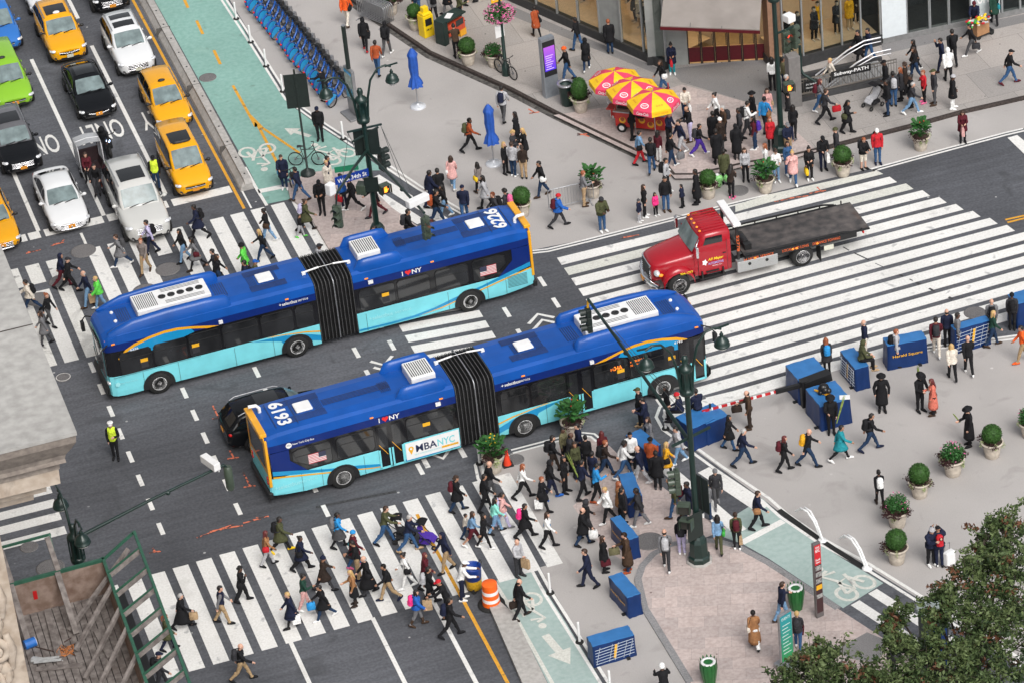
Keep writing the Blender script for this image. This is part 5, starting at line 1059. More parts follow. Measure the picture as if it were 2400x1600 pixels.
EV=bpy.data.materials.new('events_gradient'); n,l=nt(EV); tc=n.new('ShaderNodeTexCoord'); sx=n.new('ShaderNodeSeparateXYZ'); l.new(tc.outputs['Generated'],sx.inputs[0]); cr=n.new('ShaderNodeValToRGB'); cr.color_ramp.elements[0].color=(.03,.30,.08,1); cr.color_ramp.elements[1].color=(.02,.30,.36,1); l.new(sx.outputs['Z'],cr.inputs[0]); l.new(cr.outputs[0],n['Principled BSDF'].inputs['Base Color'])
q=MB(); q.box((0,.05,1.4),(w_,.1,2.1)); q.box((0,.05,.18),(w_*1.1,.7,.1)); q.box((0,.05,.3),(.2,.1,.3)); bevel(q.build('frame',STEEL,t),.015); q=MB(); q.box((0,-.008,1.4),(w_*.88,.01,1.95)); eo=q.build('panel',EV,t); q=MB(); put_text(q,'EVENTS',(0,-.018,2.24),(1,0,0),(0,0,1),w=w_*.66,h=.12,bold=.02)
for k in range(9): q.box((-.06*(k%2),-.018,1.95-.15*k),(w_*(.6-.12*(k%2)),.004,.03))
q.build('lettering',mat('board_text',(.6,.75,.7),.5,var=0),eo)
# crowd barriers
def barrier(p,ang,label,parent=None,L=2.2):
    t=thing('crowd_barrier',label,'barrier',p,ang,'steel crowd barriers'); q=MB(); q.tube([(-L/2,0,.2),(-L/2,0,1.0),(-L/2+.08,0,1.08),(L/2-.08,0,1.08),(L/2,0,1.0),(L/2,0,.2),(-L/2,0,.2)],.022,6)
    q.build('frame',STEEL,t); q=MB()
    for k in range(1,16): q.tube([(-L/2+L*k/16,0,.2),(-L/2+L*k/16,0,1.08)],.009,5)
    q.build('bars',STEEL,t)
    for x in(-L/2+.15,L/2-.15): q=MB(); q.bar((x,-.3,.02),(x,.3,.02),.05,.03); q.bar((x,0,.02),(x,0,.22),.04,.04); q.build('foot',STEEL,t)
a=T(2,1,345,385);b=T(2,1,755,290); barrier((a+b)/2,math.atan2((b-a).y,(b-a).x),'steel crowd barrier standing alone in front of the leafy planter',L=(b-a).length)
a=T(1,0,950,165,.0);b=T(1,0,1185,262,.0)
for k in range(6):
    d=(b-a); nn=V((-d.y,d.x,0)).normalized(); barrier((a+b)/2+nn*(.11*k),math.atan2(d.y,d.x),['nearest barrier of the steel stack leaning at the kerb','second barrier of the steel stack at the kerb','third barrier of the steel stack at the kerb','fourth barrier of the steel stack at the kerb','fifth barrier of the steel stack at the kerb','barrier at the back of the steel stack by the dark planter'][k],L=d.length*1.05)
# news boxes
t=thing('news_box','bright yellow newspaper box at the kerb','news box',T(1,0,1572,325,.14),RD(18)); YB=mat('box_yellow',(.82,.56,.01),.4,var=.06); q=MB(); q.box((0,0,.55),(.56,.5,1.1)); q.box((0,.0,1.18),(.5,.46,.1),0,0,.9,.9); q.box((0,0,1.35),(.3,.26,.3)); bevel(q.build('body',YB,t),.02); q=MB(); q.box((0,-.256,.78),(.36,.01,.36)); q.build('window',BLACKP,t); q=MB(); put_text(q,'AM NY',(.0,-.258,.4),(1,0,0),(0,0,1),w=.34,h=.12,bold=.02); q.build('lettering',BLACKP,t)
t=thing('news_rack','green and red newspaper rack with a slanted roof','news box',T(1,0,1800,355,.14),RD(30)); q=MB(); q.box((-.62,0,.6),(.3,.6,1.2)); q.box((.1,0,1.16),(1.3,.7,.08)); q.box((.1,.28,.7),(1.2,.06,.9)); bevel(q.build('frame',GI,t),.02); q=MB(); q.box((.1,-.05,.62),(1.1,.5,.55)); q.build('red_box',mat('box_red',(.55,.07,.03),.5,var=.2),t); q=MB(); q.box((.3,-.31,.8),(.5,.02,.3)); q.build('window',GLASSD,t); q=MB(); q.box((.5,-.1,.2),(.4,.4,.35)); q.build('orange_box',GOLDP,t); q=MB(); q.box((-.05,.0,1.205),(.5,.3,.012),RD(25)); q.build('paper',WHITEP,t)
# pole with yellow sign and flower basket
t=thing('sign_post','green post with a yellow sign and a pink flower basket','sign post',T(1,0,2300,690,.14)); q=MB(); q.lathe([(.2,0),(.18,.5),(.09,.6),(.07,4.4)],(0,0,0),12); q.build('pole',GI,t); q=MB(); q.box((-.12,-.05,4.1),(.55,.04,.62),RD(10)); so_=q.build('sign_panel',mat('sign_yellow',(.8,.42,.02),.5,var=.03),t); q=MB(); q.box((-.12,-.08,4.08),(.38,.02,.3),RD(10)); q.build('white_panel',WHITEP,so_); q=MB(); leaves(q,(-.05,0,3.15),(.75,.6,.5),900,.075,0,.3); q.build('basket_leaves',LCAN,t); q=MB(); leaves(q,(-.05,-.05,3.2),(.8,.66,.5),420,.06,0,.8); q.build('basket_flowers',PFL,t); q=MB(); q.box((-.12,-.05,2.3),(.45,.03,.6),RD(10)); q.build('sign_panel',WHITEP,t)
# concrete barrier beside the avenue
a=V((-6.72,17.0,0)); mb=MB(); rg=[]
for y in(16.9,17.15,25,35,60): h=.45 if y>17 else .3; rg.append([V((-7.02,y,0)),V((-6.98,y,.12)),V((-6.78,y,h*.75)),V((-6.76,y,h)),V((-6.44,y,h)),V((-6.42,y,.1)),V((-6.40,y,0))])
mb.loft(rg,0,False,True); ob=mb.build('concrete_barrier',conc); tag(ob,'long pale concrete barrier between the taxi lane and the green lane','barrier'); q=MB()
for k in range(14): q.disc((-6.6,17.6+1.55*k,.455),(0,0,1),.045,.02,10)
q.build('lifting_holes',BLACKP,ob); q=MB()
for y in(20.4,26.6,32.8,39): q.box((-6.7,y,.23),(.66,.03,.46))
q.build('joint',mat('joint_dark',(.09,.085,.08),.9,var=.1),ob)
mb=MB(); g=tt([(1,3,2150,905),(1,3,2250,850),(2,3,20,960),(2,3,330,1600),(2,3,850,2500),(2,3,450,2500),(2,3,100,1600)]); mb.prism(g,0,.16); ob=mb.build('concrete_median',conc); tag(ob,'low pale concrete median beside the orange drum','median')
# white bent lane rails
for k,(a,b,l) in enumerate((((3,3,250,-10),(3,3,495,255),'white bent rail, upper left of the fallen lane rails'),((3,3,300,-20),(3,3,505,265),'white bent rail lying beside the upper one'),((3,3,650,240),(3,3,900,515),'white bent rail nearest the tree'),((3,3,690,235),(3,3,920,520),'white bent rail lying along the one nearest the tree'))):
    p0=T(*b); p1=T(a[0],a[1],a[2],a[3],.55); t=thing('lane_rail',l,'lane rail',p0,0,'white bent lane rails'); q=MB(); e=p1-p0; q.tube([(0,0,.02),e*.1+V((0,0,.2)),e*.28+V((0,0,.5)),e*.52+V((0,0,.62)),e*.78+V((0,0,.45)),e],[.05,.045,.042,.04,.035,.02],7); q.build("rail",WHITEP,t); q=MB(); q.lathe([(.16,0),(.14,.05),(.05,.07)],(0,0,0),12); q.build('foot',WHITEP,t)
mb=MB(); mb.strip(tt([(3,3,100,-20),(3,3,480,255),(3,3,900,525)]),.22,.03); ob=mb.build('rubber_strip',RUBBER); tag(ob,'black rubber strip with white rails along the lane edge','rubber strip')
# gate arm
pv=T(3,2,330,390,1.0); pe=T(2,2,1745,640,1.05); t=thing('gate_arm','long red and white striped gate arm with black counterweight','gate arm',V((pv.x,pv.y,0)))
d=pe-pv; tail=T(3,2,570,300,1.15)-pv; base=V((0,0,pv.z)); GA=mat('gate_black',(.012,.012,.013),.45,var=.1); q=MB(); q.bar(base+V((0,0,0)),base+tail,.42,.32); q.bar(base-V((0,0,0)),base+d*.28,.14,.16); q.build('counterweight',GA,t); q=MB(); q.bar(base+d*.27,base+d,.06,.09); arm=q.build('arm',mat('gate_red',(.5,.015,.02),.45,var=.06),t); q=MB()
for k in range(8):
    u=.3+.085*k; q.bar(base+d*u,base+d*(u+.03),.07,.10)
q.build('white_band',WHITEP,arm); q=MB(); q.bar((0,0,0),(0,0,1.2),.3,.3); q.bar(V((d.x*.92,d.y*.92,.0)),V((d.x*.92,d.y*.92,1.3)),.07,.07); q.build('post',GA,t)
w0=T(3,2,200,425,.0)-V((pv.x,pv.y,0)); w1=T(3,2,460,725,0)-V((pv.x,pv.y,0)); q=MB(); q.add([base+V((-.1,0,-.1)),V((.25,-.2,.9)),w1,w1+V((-.12,0,0)),V((-.3,-.1,.05))],[(0,1,2,3,4)],0); 
q=MB(); q.loft([[V((0,-.1,1.0)),V((.12,-.1,1.0)),V((.12,-.1,.0)),V((0,-.1,0))],[w1+V((0,0,.28)),w1+V((.12,0,.28)),w1+V((.12,0,0)),w1]],0,False); q.build('steel_plate',GA,t)
# ---------------- bicycles
BKB=mat('bike_blue',(.01,.10,.42),.35,var=.05,coat=.4); BKL=mat('bike_light_blue',(.02,.30,.62),.35,var=.05,coat=.4); SPOKE=mat('spoke',(.25,.25,.26),.4,.6,var=0)
def bike(pos,ang,label,shared=True,col=BKB,group='blue hire bicycles in the dock'):
    t=thing('hire_bicycle' if shared else 'bicycle',label,'bicycle',pos,ang,group if shared else None)
    for x in(-.52,.52):
        q=MB(); q.annulus((x,0,.33),(0,1,0),.30,.335,.05,26); o=q.build('wheel',RUBBER,t); q=MB()
        for k in range(9): a=PI*k/9; q.bar((x-.3*math.cos(a),0,.33-.3*math.sin(a)),(x+.3*math.cos(a),0,.33+.3*math.sin(a)),.006,.006)
        q.disc((x,0,.33),(0,1,0),.05,.09,10); q.build('spokes',SPOKE,o)
    q=MB(); r=.042 if shared else .02
    if shared: q.tube([(.40,0,.78),(.3,0,.55),(.05,0,.36),(-.12,0,.33)],[.05,.055,.055,.05],8); 
    else: q.tube([(.40,0,.80),(-.08,0,.30)],r,6); q.tube([(.38,0,.82),(-.2,0,.80)],r,6)
    q.tube([(-.12,0,.30),(-.22,0,.78)],r*.8,6); q.tube([(-.10,0,.31),(-.52,.03,.33)],r*.5,6); q.tube([(-.2,0,.72),(-.52,0,.33)],r*.45,6); q.tube([(.38,0,.88),(.44,0,.6),(.52,0,.33)],r*.7,6); q.build('frame',col,t)
    q=MB(); q.tube([(.38,0,.85),(.34,0,1.05)],.022,6); q.tube([(.2,.3,1.02),(.33,.24,1.06),(.36,0,1.05),(.33,-.24,1.06),(.2,-.3,1.02)],.018,6); q.build('handlebar',BLACKP,t)
    q=MB(); q.tube([(-.22,0,.75),(-.24,0,.93)],.018,6); q.loft([[V((x,y*w,.95)) for y in(-1,0,1)]+[V((x,y*w*.8,.99)) for y in(1,0,-1)] for x,w in((-.38,.09),(-.3,.1),(-.2,.06),(-.1,.025))]); q.build('saddle',BLACKP,t)
    if shared:
        for sg in(1,-1):
            q=MB(); P=[(-.52+.33*math.cos(a),sg*.045,.33+.33*math.sin(a)) for a in[RD(200-22*k) for k in range(9)]]+[(-.45,sg*.05,.36)]
            q.add(P,[tuple(range(len(P)))]); q.build('wheel_guard',BKL,t)
        q=MB(); q.loft([[V((-.52+rr*math.cos(a),y,.33+rr*math.sin(a))) for y in(-.05,.05)] for a,rr in[(RD(190-15*k),.365) for k in range(12)]],0,True,False,False); q.build('mudguard',BKB,t)
        q=MB(); q.box((.56,0,.86),(.2,.26,.2)); q.build('basket',BLACKP,t); q=MB(); q.sph((-.9,0,.48),(.04,.06,.05),8,5); q.build('tail_lamp',REDL,t)
    else: q=MB(); q.disc((-.1,.06,.3),(0,1,0),.09,.02,14); q.build('chainset',STEEL,t)
    return t
a=T(1,0,60,150); b=T(1,0,735,965); NBK=17; wv=T(1,0,830,870)-T(1,0,690,965); ba=math.atan2(wv.y,wv.x); off=V((math.cos(ba),math.sin(ba),0))*.3
first=None; step=(b-a)/(NBK-1)
names=['nearest','second','third','fourth','fifth','sixth','seventh','eighth','ninth','tenth','eleventh','twelfth','thirteenth','fourteenth','fifteenth','sixteenth','seventeenth','eighteenth','nineteenth']
for k in range(NBK+2):
    p=b-step*k+off; l=('blue hire bicycle '+names[k]+' from the map panel in the dock row') if k else 'blue hire bicycle at the end of the dock row beside the map panel'
    if first is None: first=bike(p,ba,l)
    else: copy_thing(first,p+V((R.uniform(-.04,.04),0,0)),ba+R.uniform(-.06,.06),l)
DK=mat('dock_gray',(.25,.25,.26),.45,.4,var=.1); q=MB(); hv=V((math.cos(ba),math.sin(ba),0))
for k in range(NBK+2):
    p=b-step*k+off+hv*.86; q.box((p.x,p.y,.4),(.26,.2,.8),ba,0,.6,.8)
s0=b+off+hv*.86; s1=b-step*(NBK+1)+off+hv*.86; q.bar((s0.x,s0.y,.03),(s1.x,s1.y,.03),.5,.05); o=q.build('dock_rail',DK); tag(o,'long gray dock rail holding the row of blue bicycles','bike dock')
kp=T(1,0,905,1060); t=thing('dock_kiosk','gray bicycle dock kiosk with map panel and tall black mast','kiosk',kp,RD(100)); q=MB(); q.box((0,0,.05),(1.1,.9,.1)); q.box((0,0,1.25),(.85,.16,2.3)); bevel(q.build('body',DK,t),.02); q=MB()
for s in(1,-1): q.box((0,s*.088,1.5),(.7,.012,1.3))
mo_=q.build('map_panel',mat('map_glass',(.16,.24,.22),.1,var=.5,scale=6,coat=.5),t); q=MB()
for s in(1,-1): q.box((0,s*.097,2.22),(.7,.012,.12))
q.build('blue_band',BKL,mo_); q=MB(); q.lathe([(.1,2.3),(.1,4.4),(.11,4.42),(0,4.45)],(.0,0,.1),14); q.build('mast',SIGNB,t); q=MB(); q.disc((0,0,4.56),(0,0,1),.09,.02,12); q.build('mast_cap',STEEL,t)
bike(T(1,0,478,1520),RD(-25),'black city bicycle leaning on the slim sign post',False,mat('bike_black',(.015,.015,.016),.4,var=.05))
bike(T(1,0,2300,700,.14),RD(-70),'black bicycle chained to the green post with flower basket',False,mat('bike_black',(.015,.015,.016),.4,var=.05))
bike(T(1,1,300,150),RD(-75),'blue hire bicycle stopped at the traffic island with its rider',True,BKB,'blue hire bicycles in the dock')
# ---------------- scooter, pedicab
p=T(0,0,985,1390); sc=thing('motor_scooter','dark scooter with a bright blue white headlamp between the lanes','scooter',p,RD(-88)); q=MB()
q.loft([[V((x,y*w,z0+(z1-z0)*v)) for y,v in((-1,.1),(-.9,.8),(0,1),(.9,.8),(1,.1),(0,0))] for x,w,z0,z1 in((-.85,.12,.6,.8),(-.5,.2,.4,.85),(-.1,.2,.3,.8),(.1,.18,.25,.4),(.35,.18,.25,.42),(.5,.2,.3,1.0),(.62,.16,.5,1.05))]); q.build('body',BLACKP,sc)
for x in(-.6,.62): q=MB(); q.annulus((x,0,.25),(0,1,0),.14,.25,.11,20); o=q.build('wheel',RUBBER,sc); q=MB(); q.disc((x,0,.25),(0,1,0),.14,.06,14); q.build('rim',STEEL,o)
q=MB(); q.tube([(.4,.36,1.05),(.5,0,1.05),(.4,-.36,1.05)],.02,6); q.build('handlebar',BLACKP,sc); q=MB(); q.sph((.66,0,.85),(.05,.1,.09),10,6); q.build('headlamp',mat('lit_headlamp',(.55,.7,1),.3,var=0,emit=4),sc)
for s in(1,-1): q=MB(); q.sph((.45,s*.4,1.2),(.02,.06,.05),8,5); q.bar((.42,s*.3,1.05),(.45,s*.4,1.18),.02,.02); q.build('mirror',BLACKP,sc)
p=T(0,1,935,185); pc=thing('pedicab','pedicab with a clear plastic canopy between the white sedan and silver SUV','pedicab',p,RD(-88)); pc.scale=(.82,.86,.88); FRM=mat('pedicab_frame',(.45,.45,.46),.4,.6,var=.1)
q=MB(); q.loft([[V((x,y*.55,z)) for y,z in((-1,.45),(-1,.9),(-.8,.5),(.8,.5),(1,.9),(1,.45))] for x in(-2.4,-1.9,-1.5)],0,False); q.box((-2.35,0,.95),(.12,1.1,.8)); bevel(q.build('bench',mat('pedicab_seat',(.02,.008,.01),.7,var=.2),pc),.03)
q=MB(); 
for y in(-.62,.62): q.tube([(-1.45,y,.5),(-1.5,y,1.6),(-1.6,y,1.95),(-2.5,y,1.95),(-2.6,y,1.2),(-2.6,y,.5)],.025,6)
for x,z in((-1.6,1.95),(-2.5,1.95),(-2.05,1.98)): q.tube([(x,-.62,z),(x,0,z+.08),(x,.62,z)],.025,6)
q.tube([(-1.6,-.62,1.95),(-2.5,.62,1.95)],.018,5); q.build('canopy_frame',mat('frame_white',(.6,.6,.62),.4,var=.05),pc)
CLEAR=mat('clear_plastic',(.8,.82,.84),.15,var=.1,trans=.55)
q=MB(); q.loft([[V((x,y,z)) for y,z in((-.66,.6),(-.67,1.5),(-.63,1.97),(0,2.06),(.63,1.97),(.67,1.5),(.66,.6))] for x in(-1.5,-2.0,-2.6)],0,True,False,False); q.build('rain_cover',CLEAR,pc)
for y in(-.6,.6): q=MB(); q.annulus((-2.0,y,.33),(0,1,0),.28,.34,.06,24); o=q.build('wheel',RUBBER,pc); q=MB(); q.disc((-2.0,y,.33),(0,1,0),.07,.1,10); q.build('hub',STEEL,o)
q=MB(); q.annulus((.35,0,.33),(0,1,0),.29,.335,.05,24); o=q.build('wheel',RUBBER,pc); q=MB(); q.disc((.35,0,.33),(0,1,0),.05,.09,10); q.build('hub',STEEL,o)
q=MB(); q.tube([(.35,0,.33),(.22,0,.75),(.15,0,1.0)],.028,6); q.tube([(.2,0,.8),(-.35,0,.38),(-1.5,0,.4)],.035,6); q.tube([(-.35,0,.38),(-.55,0,.9)],.025,6); q.build('frame',mat('pedicab_red',(.35,.05,.04),.4,var=.1),pc)
q=MB(); q.tube([(.0,.3,1.05),(.14,.2,1.02),(.15,0,1.0),(.14,-.2,1.02),(.0,-.3,1.05)],.018,6); q.build('handlebar',BLACKP,pc); q=MB(); q.sph((-.56,0,.94),(.14,.09,.04),10,6); q.build('saddle',BLACKP,pc)
# ---------------- food cart with umbrellas
cp=T(2,0,1225,1245,.145); ca=math.atan2((T(2,0,1400,1240)-T(2,0,1180,1150)).y,(T(2,0,1400,1240)-T(2,0,1180,1150)).x)
t=thing('food_cart','red street food cart under three red and yellow umbrellas','food cart',T(2,0,1215,1180,.145),RD(-38)); CR_=mat('cart_red',(.5,.02,.015),.4,var=.1,coat=.3)
q=MB(); q.box((0,0,.62),(2.3,1.0,.72)); bevel(q.build('body',CR_,t),.03); q=MB(); q.box((0,0,1.01),(2.4,1.1,.06)); q.build('counter',STEEL,t)
q=MB()
for x,z,c in((-.7,.62,0),(-.3,.5,0),(.1,.7,0),(.5,.55,0),(.85,.68,0),(-.1,.42,0)): 
    pass
q=MB()
for i,(x,z) in enumerate(((-.8,.62),(-.35,.5),(.1,.7),(.5,.52),(.9,.66))):
    for k,(a_,b_2,mm) in enumerate(((.17,.12,0),(.13,.08,1),(.15,.05,2))): q.disc((x,-.505-.006*k,z+.03*k-.02),(0,1,0),a_*.9-.02*k,.006,14,mm)
q.build('food_pictures',[GOLDL,mat('bun',(.6,.3,.1),.6,var=.2),mat('meat',(.35,.08,.03),.6,var=.3)],t)
q=MB(); q.box((.35,.2,1.2),(1.2,.5,.32)); q.build('glass_case',mat('case_glass',(.4,.45,.42),.1,var=.5,scale=10,trans=.3),t); q=MB(); q.box((-.7,.1,1.06),(.8,.7,.05)); q.build('grill',BLACKP,t)
q=MB()
for i in range(16): q.lathe([(.035,0),(.035,.16),(.015,.2),(0,.22)],(R.uniform(-.3,1.1),R.uniform(-.45,-.2),1.04),7,i%3)
q.build('bottles',[mat('bottle_red',(.6,.05,.02),.3,var=0),mat('bottle_yellow',(.8,.55,.05),.3,var=0),mat('bottle_green',(.1,.35,.08),.3,var=0)],t)
for x in(-1.1,1.1):
    for y in(-.45,.45): q=MB(); q.bar((x,y,.9),(x,y,2.15),.04,.04); q.build('post',CR_,t)
q=MB(); q.box((-1.35,.1,.95),(.5,.8,.05)); q.box((-1.4,.3,.55),(.3,.4,.5)); q.build('side_shelf',CR_,t)
for y in(-.5,.5): q=MB(); q.annulus((-.85,y,.22),(0,1,0),.12,.22,.1,18); o=q.build('wheel',RUBBER,t); q=MB(); q.disc((-.85,y,.22),(0,1,0),.12,.11,14); q.build('rim',WHITEP,o)
q=MB()
for i in range(7): q.sph((-1.55+R.uniform(-.1,.1),.35+R.uniform(-.15,.15),.35+.22*i),(.16,.15,.15),8,6)
q.build('plastic_bags',mat('bag_white',(.6,.6,.6),.4,var=.35,scale=10,bump=.8),t)
UR=mat('umbrella_red',(.70,.05,.12),.6,var=.08); UY=mat('umbrella_yellow',(.85,.52,.01),.6,var=.06); UDG=mat('print_ochre',(.7,.33,.02),.6,var=.0)
def cartumb(c,r,x,y,z,rad,label):
    p=T(c,r,x,y,z); t=thing('patio_umbrella',label,'umbrella',V((p.x,p.y,.145)),0,'food cart umbrellas'); h=z-.145
    q=MB(); q.tube([(0,0,0),(0,0,h+.08)],.025,8); q.build('pole',STEEL,t)
    pa=lambda k,rr,zz:V((rr*math.cos(2*PI*k/8+.39),rr*math.sin(2*PI*k/8+.39),zz))
    q=MB(); lt=MB()
    for k in range(8):
        m=k%2; a0,a1=pa(k,rad,h-.42),pa(k+1,rad,h-.42); b0,b1=pa(k,rad*.5,h-.13),pa(k+1,rad*.5,h-.13); top=V((0,0,h)); e0,e1=pa(k,rad*1.01,h-.66),pa(k+1,rad*1.01,h-.66)
        mid=(a0+a1)/2*.985; mid.z=(a0.z)-.0
        q.add([top,b0,b1,a0,a1,e0,e1],[(0,1,2),(1,3,4,2),(3,5,6,4)],m)
        ux=(a1-a0).normalized(); cen=(a0+a1)/2; n_=V((cen.x,cen.y,0)).normalized(); sl=(((b0+b1)/2)-cen).normalized(); nn=ux.cross(sl)
        if nn.z<0: nn=-nn
        tx_=ux if ux.cross(sl).z>0 else -ux
        if m==0:
            put_text(lt,'Coca-Cola',(cen+(e0+e1)/2)/2+n_*.012,-tx_ if (tx_.cross(V((0,0,1)))).dot(n_)<0 else tx_,V((0,0,1)),w=rad*.5,h=.15,bold=.015,skew=.25)
            el=[cen.lerp((b0+b1)/2,.45)+nn*.012+ux*(rad*.17*math.cos(i*PI/8))+sl*(rad*.12*math.sin(i*PI/8)) for i in range(16)]; lt.add(el,[tuple(range(16))],0)
            el=[cen.lerp((b0+b1)/2,.45)+nn*.018+ux*(rad*.13*math.cos(i*PI/8))+sl*(rad*.085*math.sin(i*PI/8)) for i in range(16)]; lt.add(el,[tuple(range(16))],1)
            put_text(lt,'HOT',cen.lerp((b0+b1)/2,.45)+nn*.024,tx_,sl,w=rad*.18,h=rad*.07,bold=.03)
        else:
            put_text(lt,'HOT DOGS',(cen+(e0+e1)/2)/2+n_*.012,tx_ if (tx_.cross(V((0,0,1)))).dot(n_)>0 else -tx_,V((0,0,1)),w=rad*.52,h=.09,bold=.02,m=2)
            for i in range(3): lt.add([cen.lerp((b0+b1)/2,.45)+nn*.012+ux*(rad*.1*(i-1)+.05*math.cos(j*PI/4))+sl*(.05*math.sin(j*PI/4)) for j in range(8)],[tuple(range(8))],2)
    q.build('canopy',[UR,UY],t); lt.build('lettering',[LETW,UR,UDG],t)
cartumb(2,0,940,655,2.72,1.16,'red and yellow cart umbrella at the back, nearest the kiosk planter'); cartumb(2,0,1100,742,2.82,1.16,'red and yellow cart umbrella in the middle of the three'); cartumb(2,0,1290,842,2.82,1.16,'red and yellow cart umbrella in front, above the vendor counter')
# ---------------- subway stair
st=V((0,0,.14)); a=T(3,0,310,930,.14); b=T(3,0,1185,735,.14); d=b-a; d.z=0; L=d.length; d.normalize(); ang=math.atan2(d.y,d.x); 
t=thing('subway_entrance','stair entrance with steel railings and a black Subway-PATH sign','subway entrance',a,ang); Wd=1.9
SST=mat('stainless_steel',(.5,.5,.52),.3,.8,var=.1); DGR=mat('dark_granite',(.05,.05,.053),.4,var=.2)
q=MB(); q.box((L/2,-.0,.12),(L,.22,.24)); q.box((.0,Wd/2,.12),(.22,Wd,.24)); q.box((L/2,Wd,.12),(L,.22,.24)); q.build('kerb',DGR,t)
q=MB(); q.box((L/2,Wd/2,.011),(L-.2,Wd-.2,.018)); q.build('stair_void',mat('stair_dark',(.012,.012,.013),.9,var=.1),t)
q=MB()
for k in range(9): q.box((L-.4-.33*k,Wd/2,.17-.014*k),(.31,Wd-.4,.03))
q.build('steps',mat('step_stone',(.30,.30,.30),.8,var=.15),t)
q=MB()
for y,x0,x1 in((0,0,L),(Wd,0,L*.0+.3)):
    if x1-x0>1:
        for z in(.34,1.05): q.bar((x0,y,z),(x1,y,z),.05,.06)
        q.bar((x0,y,.9),(x1,y,.9),.03,.03)
        for k in range(36): q.bar((x0+(x1-x0)*k/35,y,.3),(x0+(x1-x0)*k/35,y,1.05),.022,.022)
for z in(.34,1.05): q.bar((0,0,z),(0,Wd,z),.05,.06)
for k in range(14): q.bar((0,Wd*k/13,.3),(0,Wd*k/13,1.05),.022,.022)
q.build('railing',mat('bronze_steel',(.30,.28,.26),.35,.7,var=.15),t)
for y in(.42,Wd-.25): q=MB(); q.tube([(L*.28,y,.15),(L*.62,y,1.05),(L*.8,y,1.35),(L*.98,y,1.35)],.045,8); q.tube([(L*.28,y,.0),(L*.62,y,.85),(L*.8,y,1.15),(L*.98,y,1.15)],.03,6); q.build('handrail',SST,t)
q=MB(); q.box((L*.52,-.06,.98),(1.85,.05,.34)); sgo=q.build('sign_panel',BLACKP,t); q=MB(); put_text(q,'Subway-PATH',(L*.52,-.09,.98),(1,0,0),(0,0,1),w=1.62,h=.22,bold=.02); q.build('lettering',LETW,sgo)
q=MB(); q.box((.45,-.06,.72),(.62,.04,.45)); sg2=q.build('sign_panel',BLACKP,t); q=MB(); put_text(q,'34 Street',(.45,-.085,.8),(1,0,0),(0,0,1),w=.5,h=.1,bold=.01); put_text(q,'Herald Sq',(.45,-.085,.62),(1,0,0),(0,0,1),w=.5,h=.1,bold=.01); q.build('lettering',LETW,sg2)
pp=T(3,0,262,985,.14); t=thing('stone_pylon','square gray pylon with a green bracket at the stair corner','pylon',pp,ang); q=MB(); q.box((0,.25,1.25),(.55,.55,2.5)); bevel(q.build('shaft',mat('pylon_gray',(.19,.18,.175),.5,var=.12),t),.02); q=MB(); q.tube([(.36,.2,2.9),(.36,.2,1.7),(.42,.1,1.5),(.9,-.1,1.1)],.07,8); q.build('bracket',GI,t)
# ---------------- carried and parked small things
def stroller(p,ang,label,fab,child=None):
    t=thing('stroller',label,'stroller',p,RD(ang),'strollers'); q=MB(); q.loft([[V((x,y*.22,z)) for y in(-1,1)] for x,z in((-.32,.95),(-.22,.5),(.12,.48),(.3,.3))],0,True,False,False); q.build('seat',cloth(fab),t); q=MB(); q.loft([[V((-.18+.34*math.cos(a),y,.72+.4*math.sin(a))) for y in(-.24,0,.24)] for a in[RD(60+20*k) for k in range(7)]],0,True,False,False); q.build('hood',cloth('black'),t)
    q=MB()
    for y in(-.25,.25): q.tube([(-.62,y,1.05),(-.3,y,.75),(.3,y,.12)],.016,6); q.tube([(-.05,y,.5),(-.35,y,.12)],.016,6)
    q.tube([(-.62,-.25,1.05),(-.65,0,1.06),(-.62,.25,1.05)],.02,6); q.build('frame',BLACKP,t)
    for x in(-.35,.3):
        for y in(-.26,.26): q=MB(); q.annulus((x,y,.11),(0,1,0),.06,.11,.04,14); q.build('wheel',RUBBER,t)
    q=MB(); q.box((-.1,0,.26),(.4,.36,.16)); q.build('basket',cloth('purple' if fab=='purple' else 'char'),t)
stroller(T(3,0,960,985,.14),200,'gray stroller beside the man at the stair railing','lgray'); stroller(T(1,3,1590,305),-35,'black and purple stroller with a child in red on the south crossing','purple'); stroller(T(1,3,1370,255),-20,'dark stroller hidden behind the man in navy on the south crossing','char')
t=thing('suitcase','white wheeled suitcase beside the hugging couple','suitcase',T(3,3,1668,490),RD(20)); q=MB(); q.box((0,0,.36),(.42,.26,.6)); bevel(q.build('shell',WHITEP,t),.06,3); q=MB(); q.tube([(-.12,.1,.66),(-.12,.1,.95),(.12,.1,.95),(.12,.1,.66)],.014,6); q.build('handle',STEEL,t); q=MB()
for x in(-.15,.15): q.disc((x,.08,.04),(1,0,0),.04,.03,10)
q.build('wheels',RUBBER,t)
t=thing('hand_cart','loaded hand cart with a brown box beside the white shopfront','hand cart',T(3,0,1950,320,.14),RD(15)); q=MB(); q.bar((-.45,-.35,.16),(.5,-.35,.16),.05,.05); q.bar((-.45,.35,.16),(.5,.35,.16),.05,.05); q.box((0,0,.2),(1.0,.75,.04)); q.bar((.5,-.35,.16),(-.35,-.35,1.05),.04,.04); q.bar((.5,.35,.16),(-.35,.35,1.05),.04,.04); q.build('frame',BLACKP,t)
for x in(-.35,.4): q=MB(); q.disc((x,-.36,.1),(0,1,0),.1,.04,14); q.disc((x,.36,.1),(0,1,0),.1,.04,14); q.build('wheels',RUBBER,t)
o=MB().box((0,0,.3),(.7,.6,.6)).build('cardboard_box',mat('cardboard',(.36,.19,.09),.85,var=.1),None,T(3,0,1940,300,.37)+V((0,0,.0)),RD(15)); tag(o,'brown cardboard box standing on the hand cart','box')
q=MB()
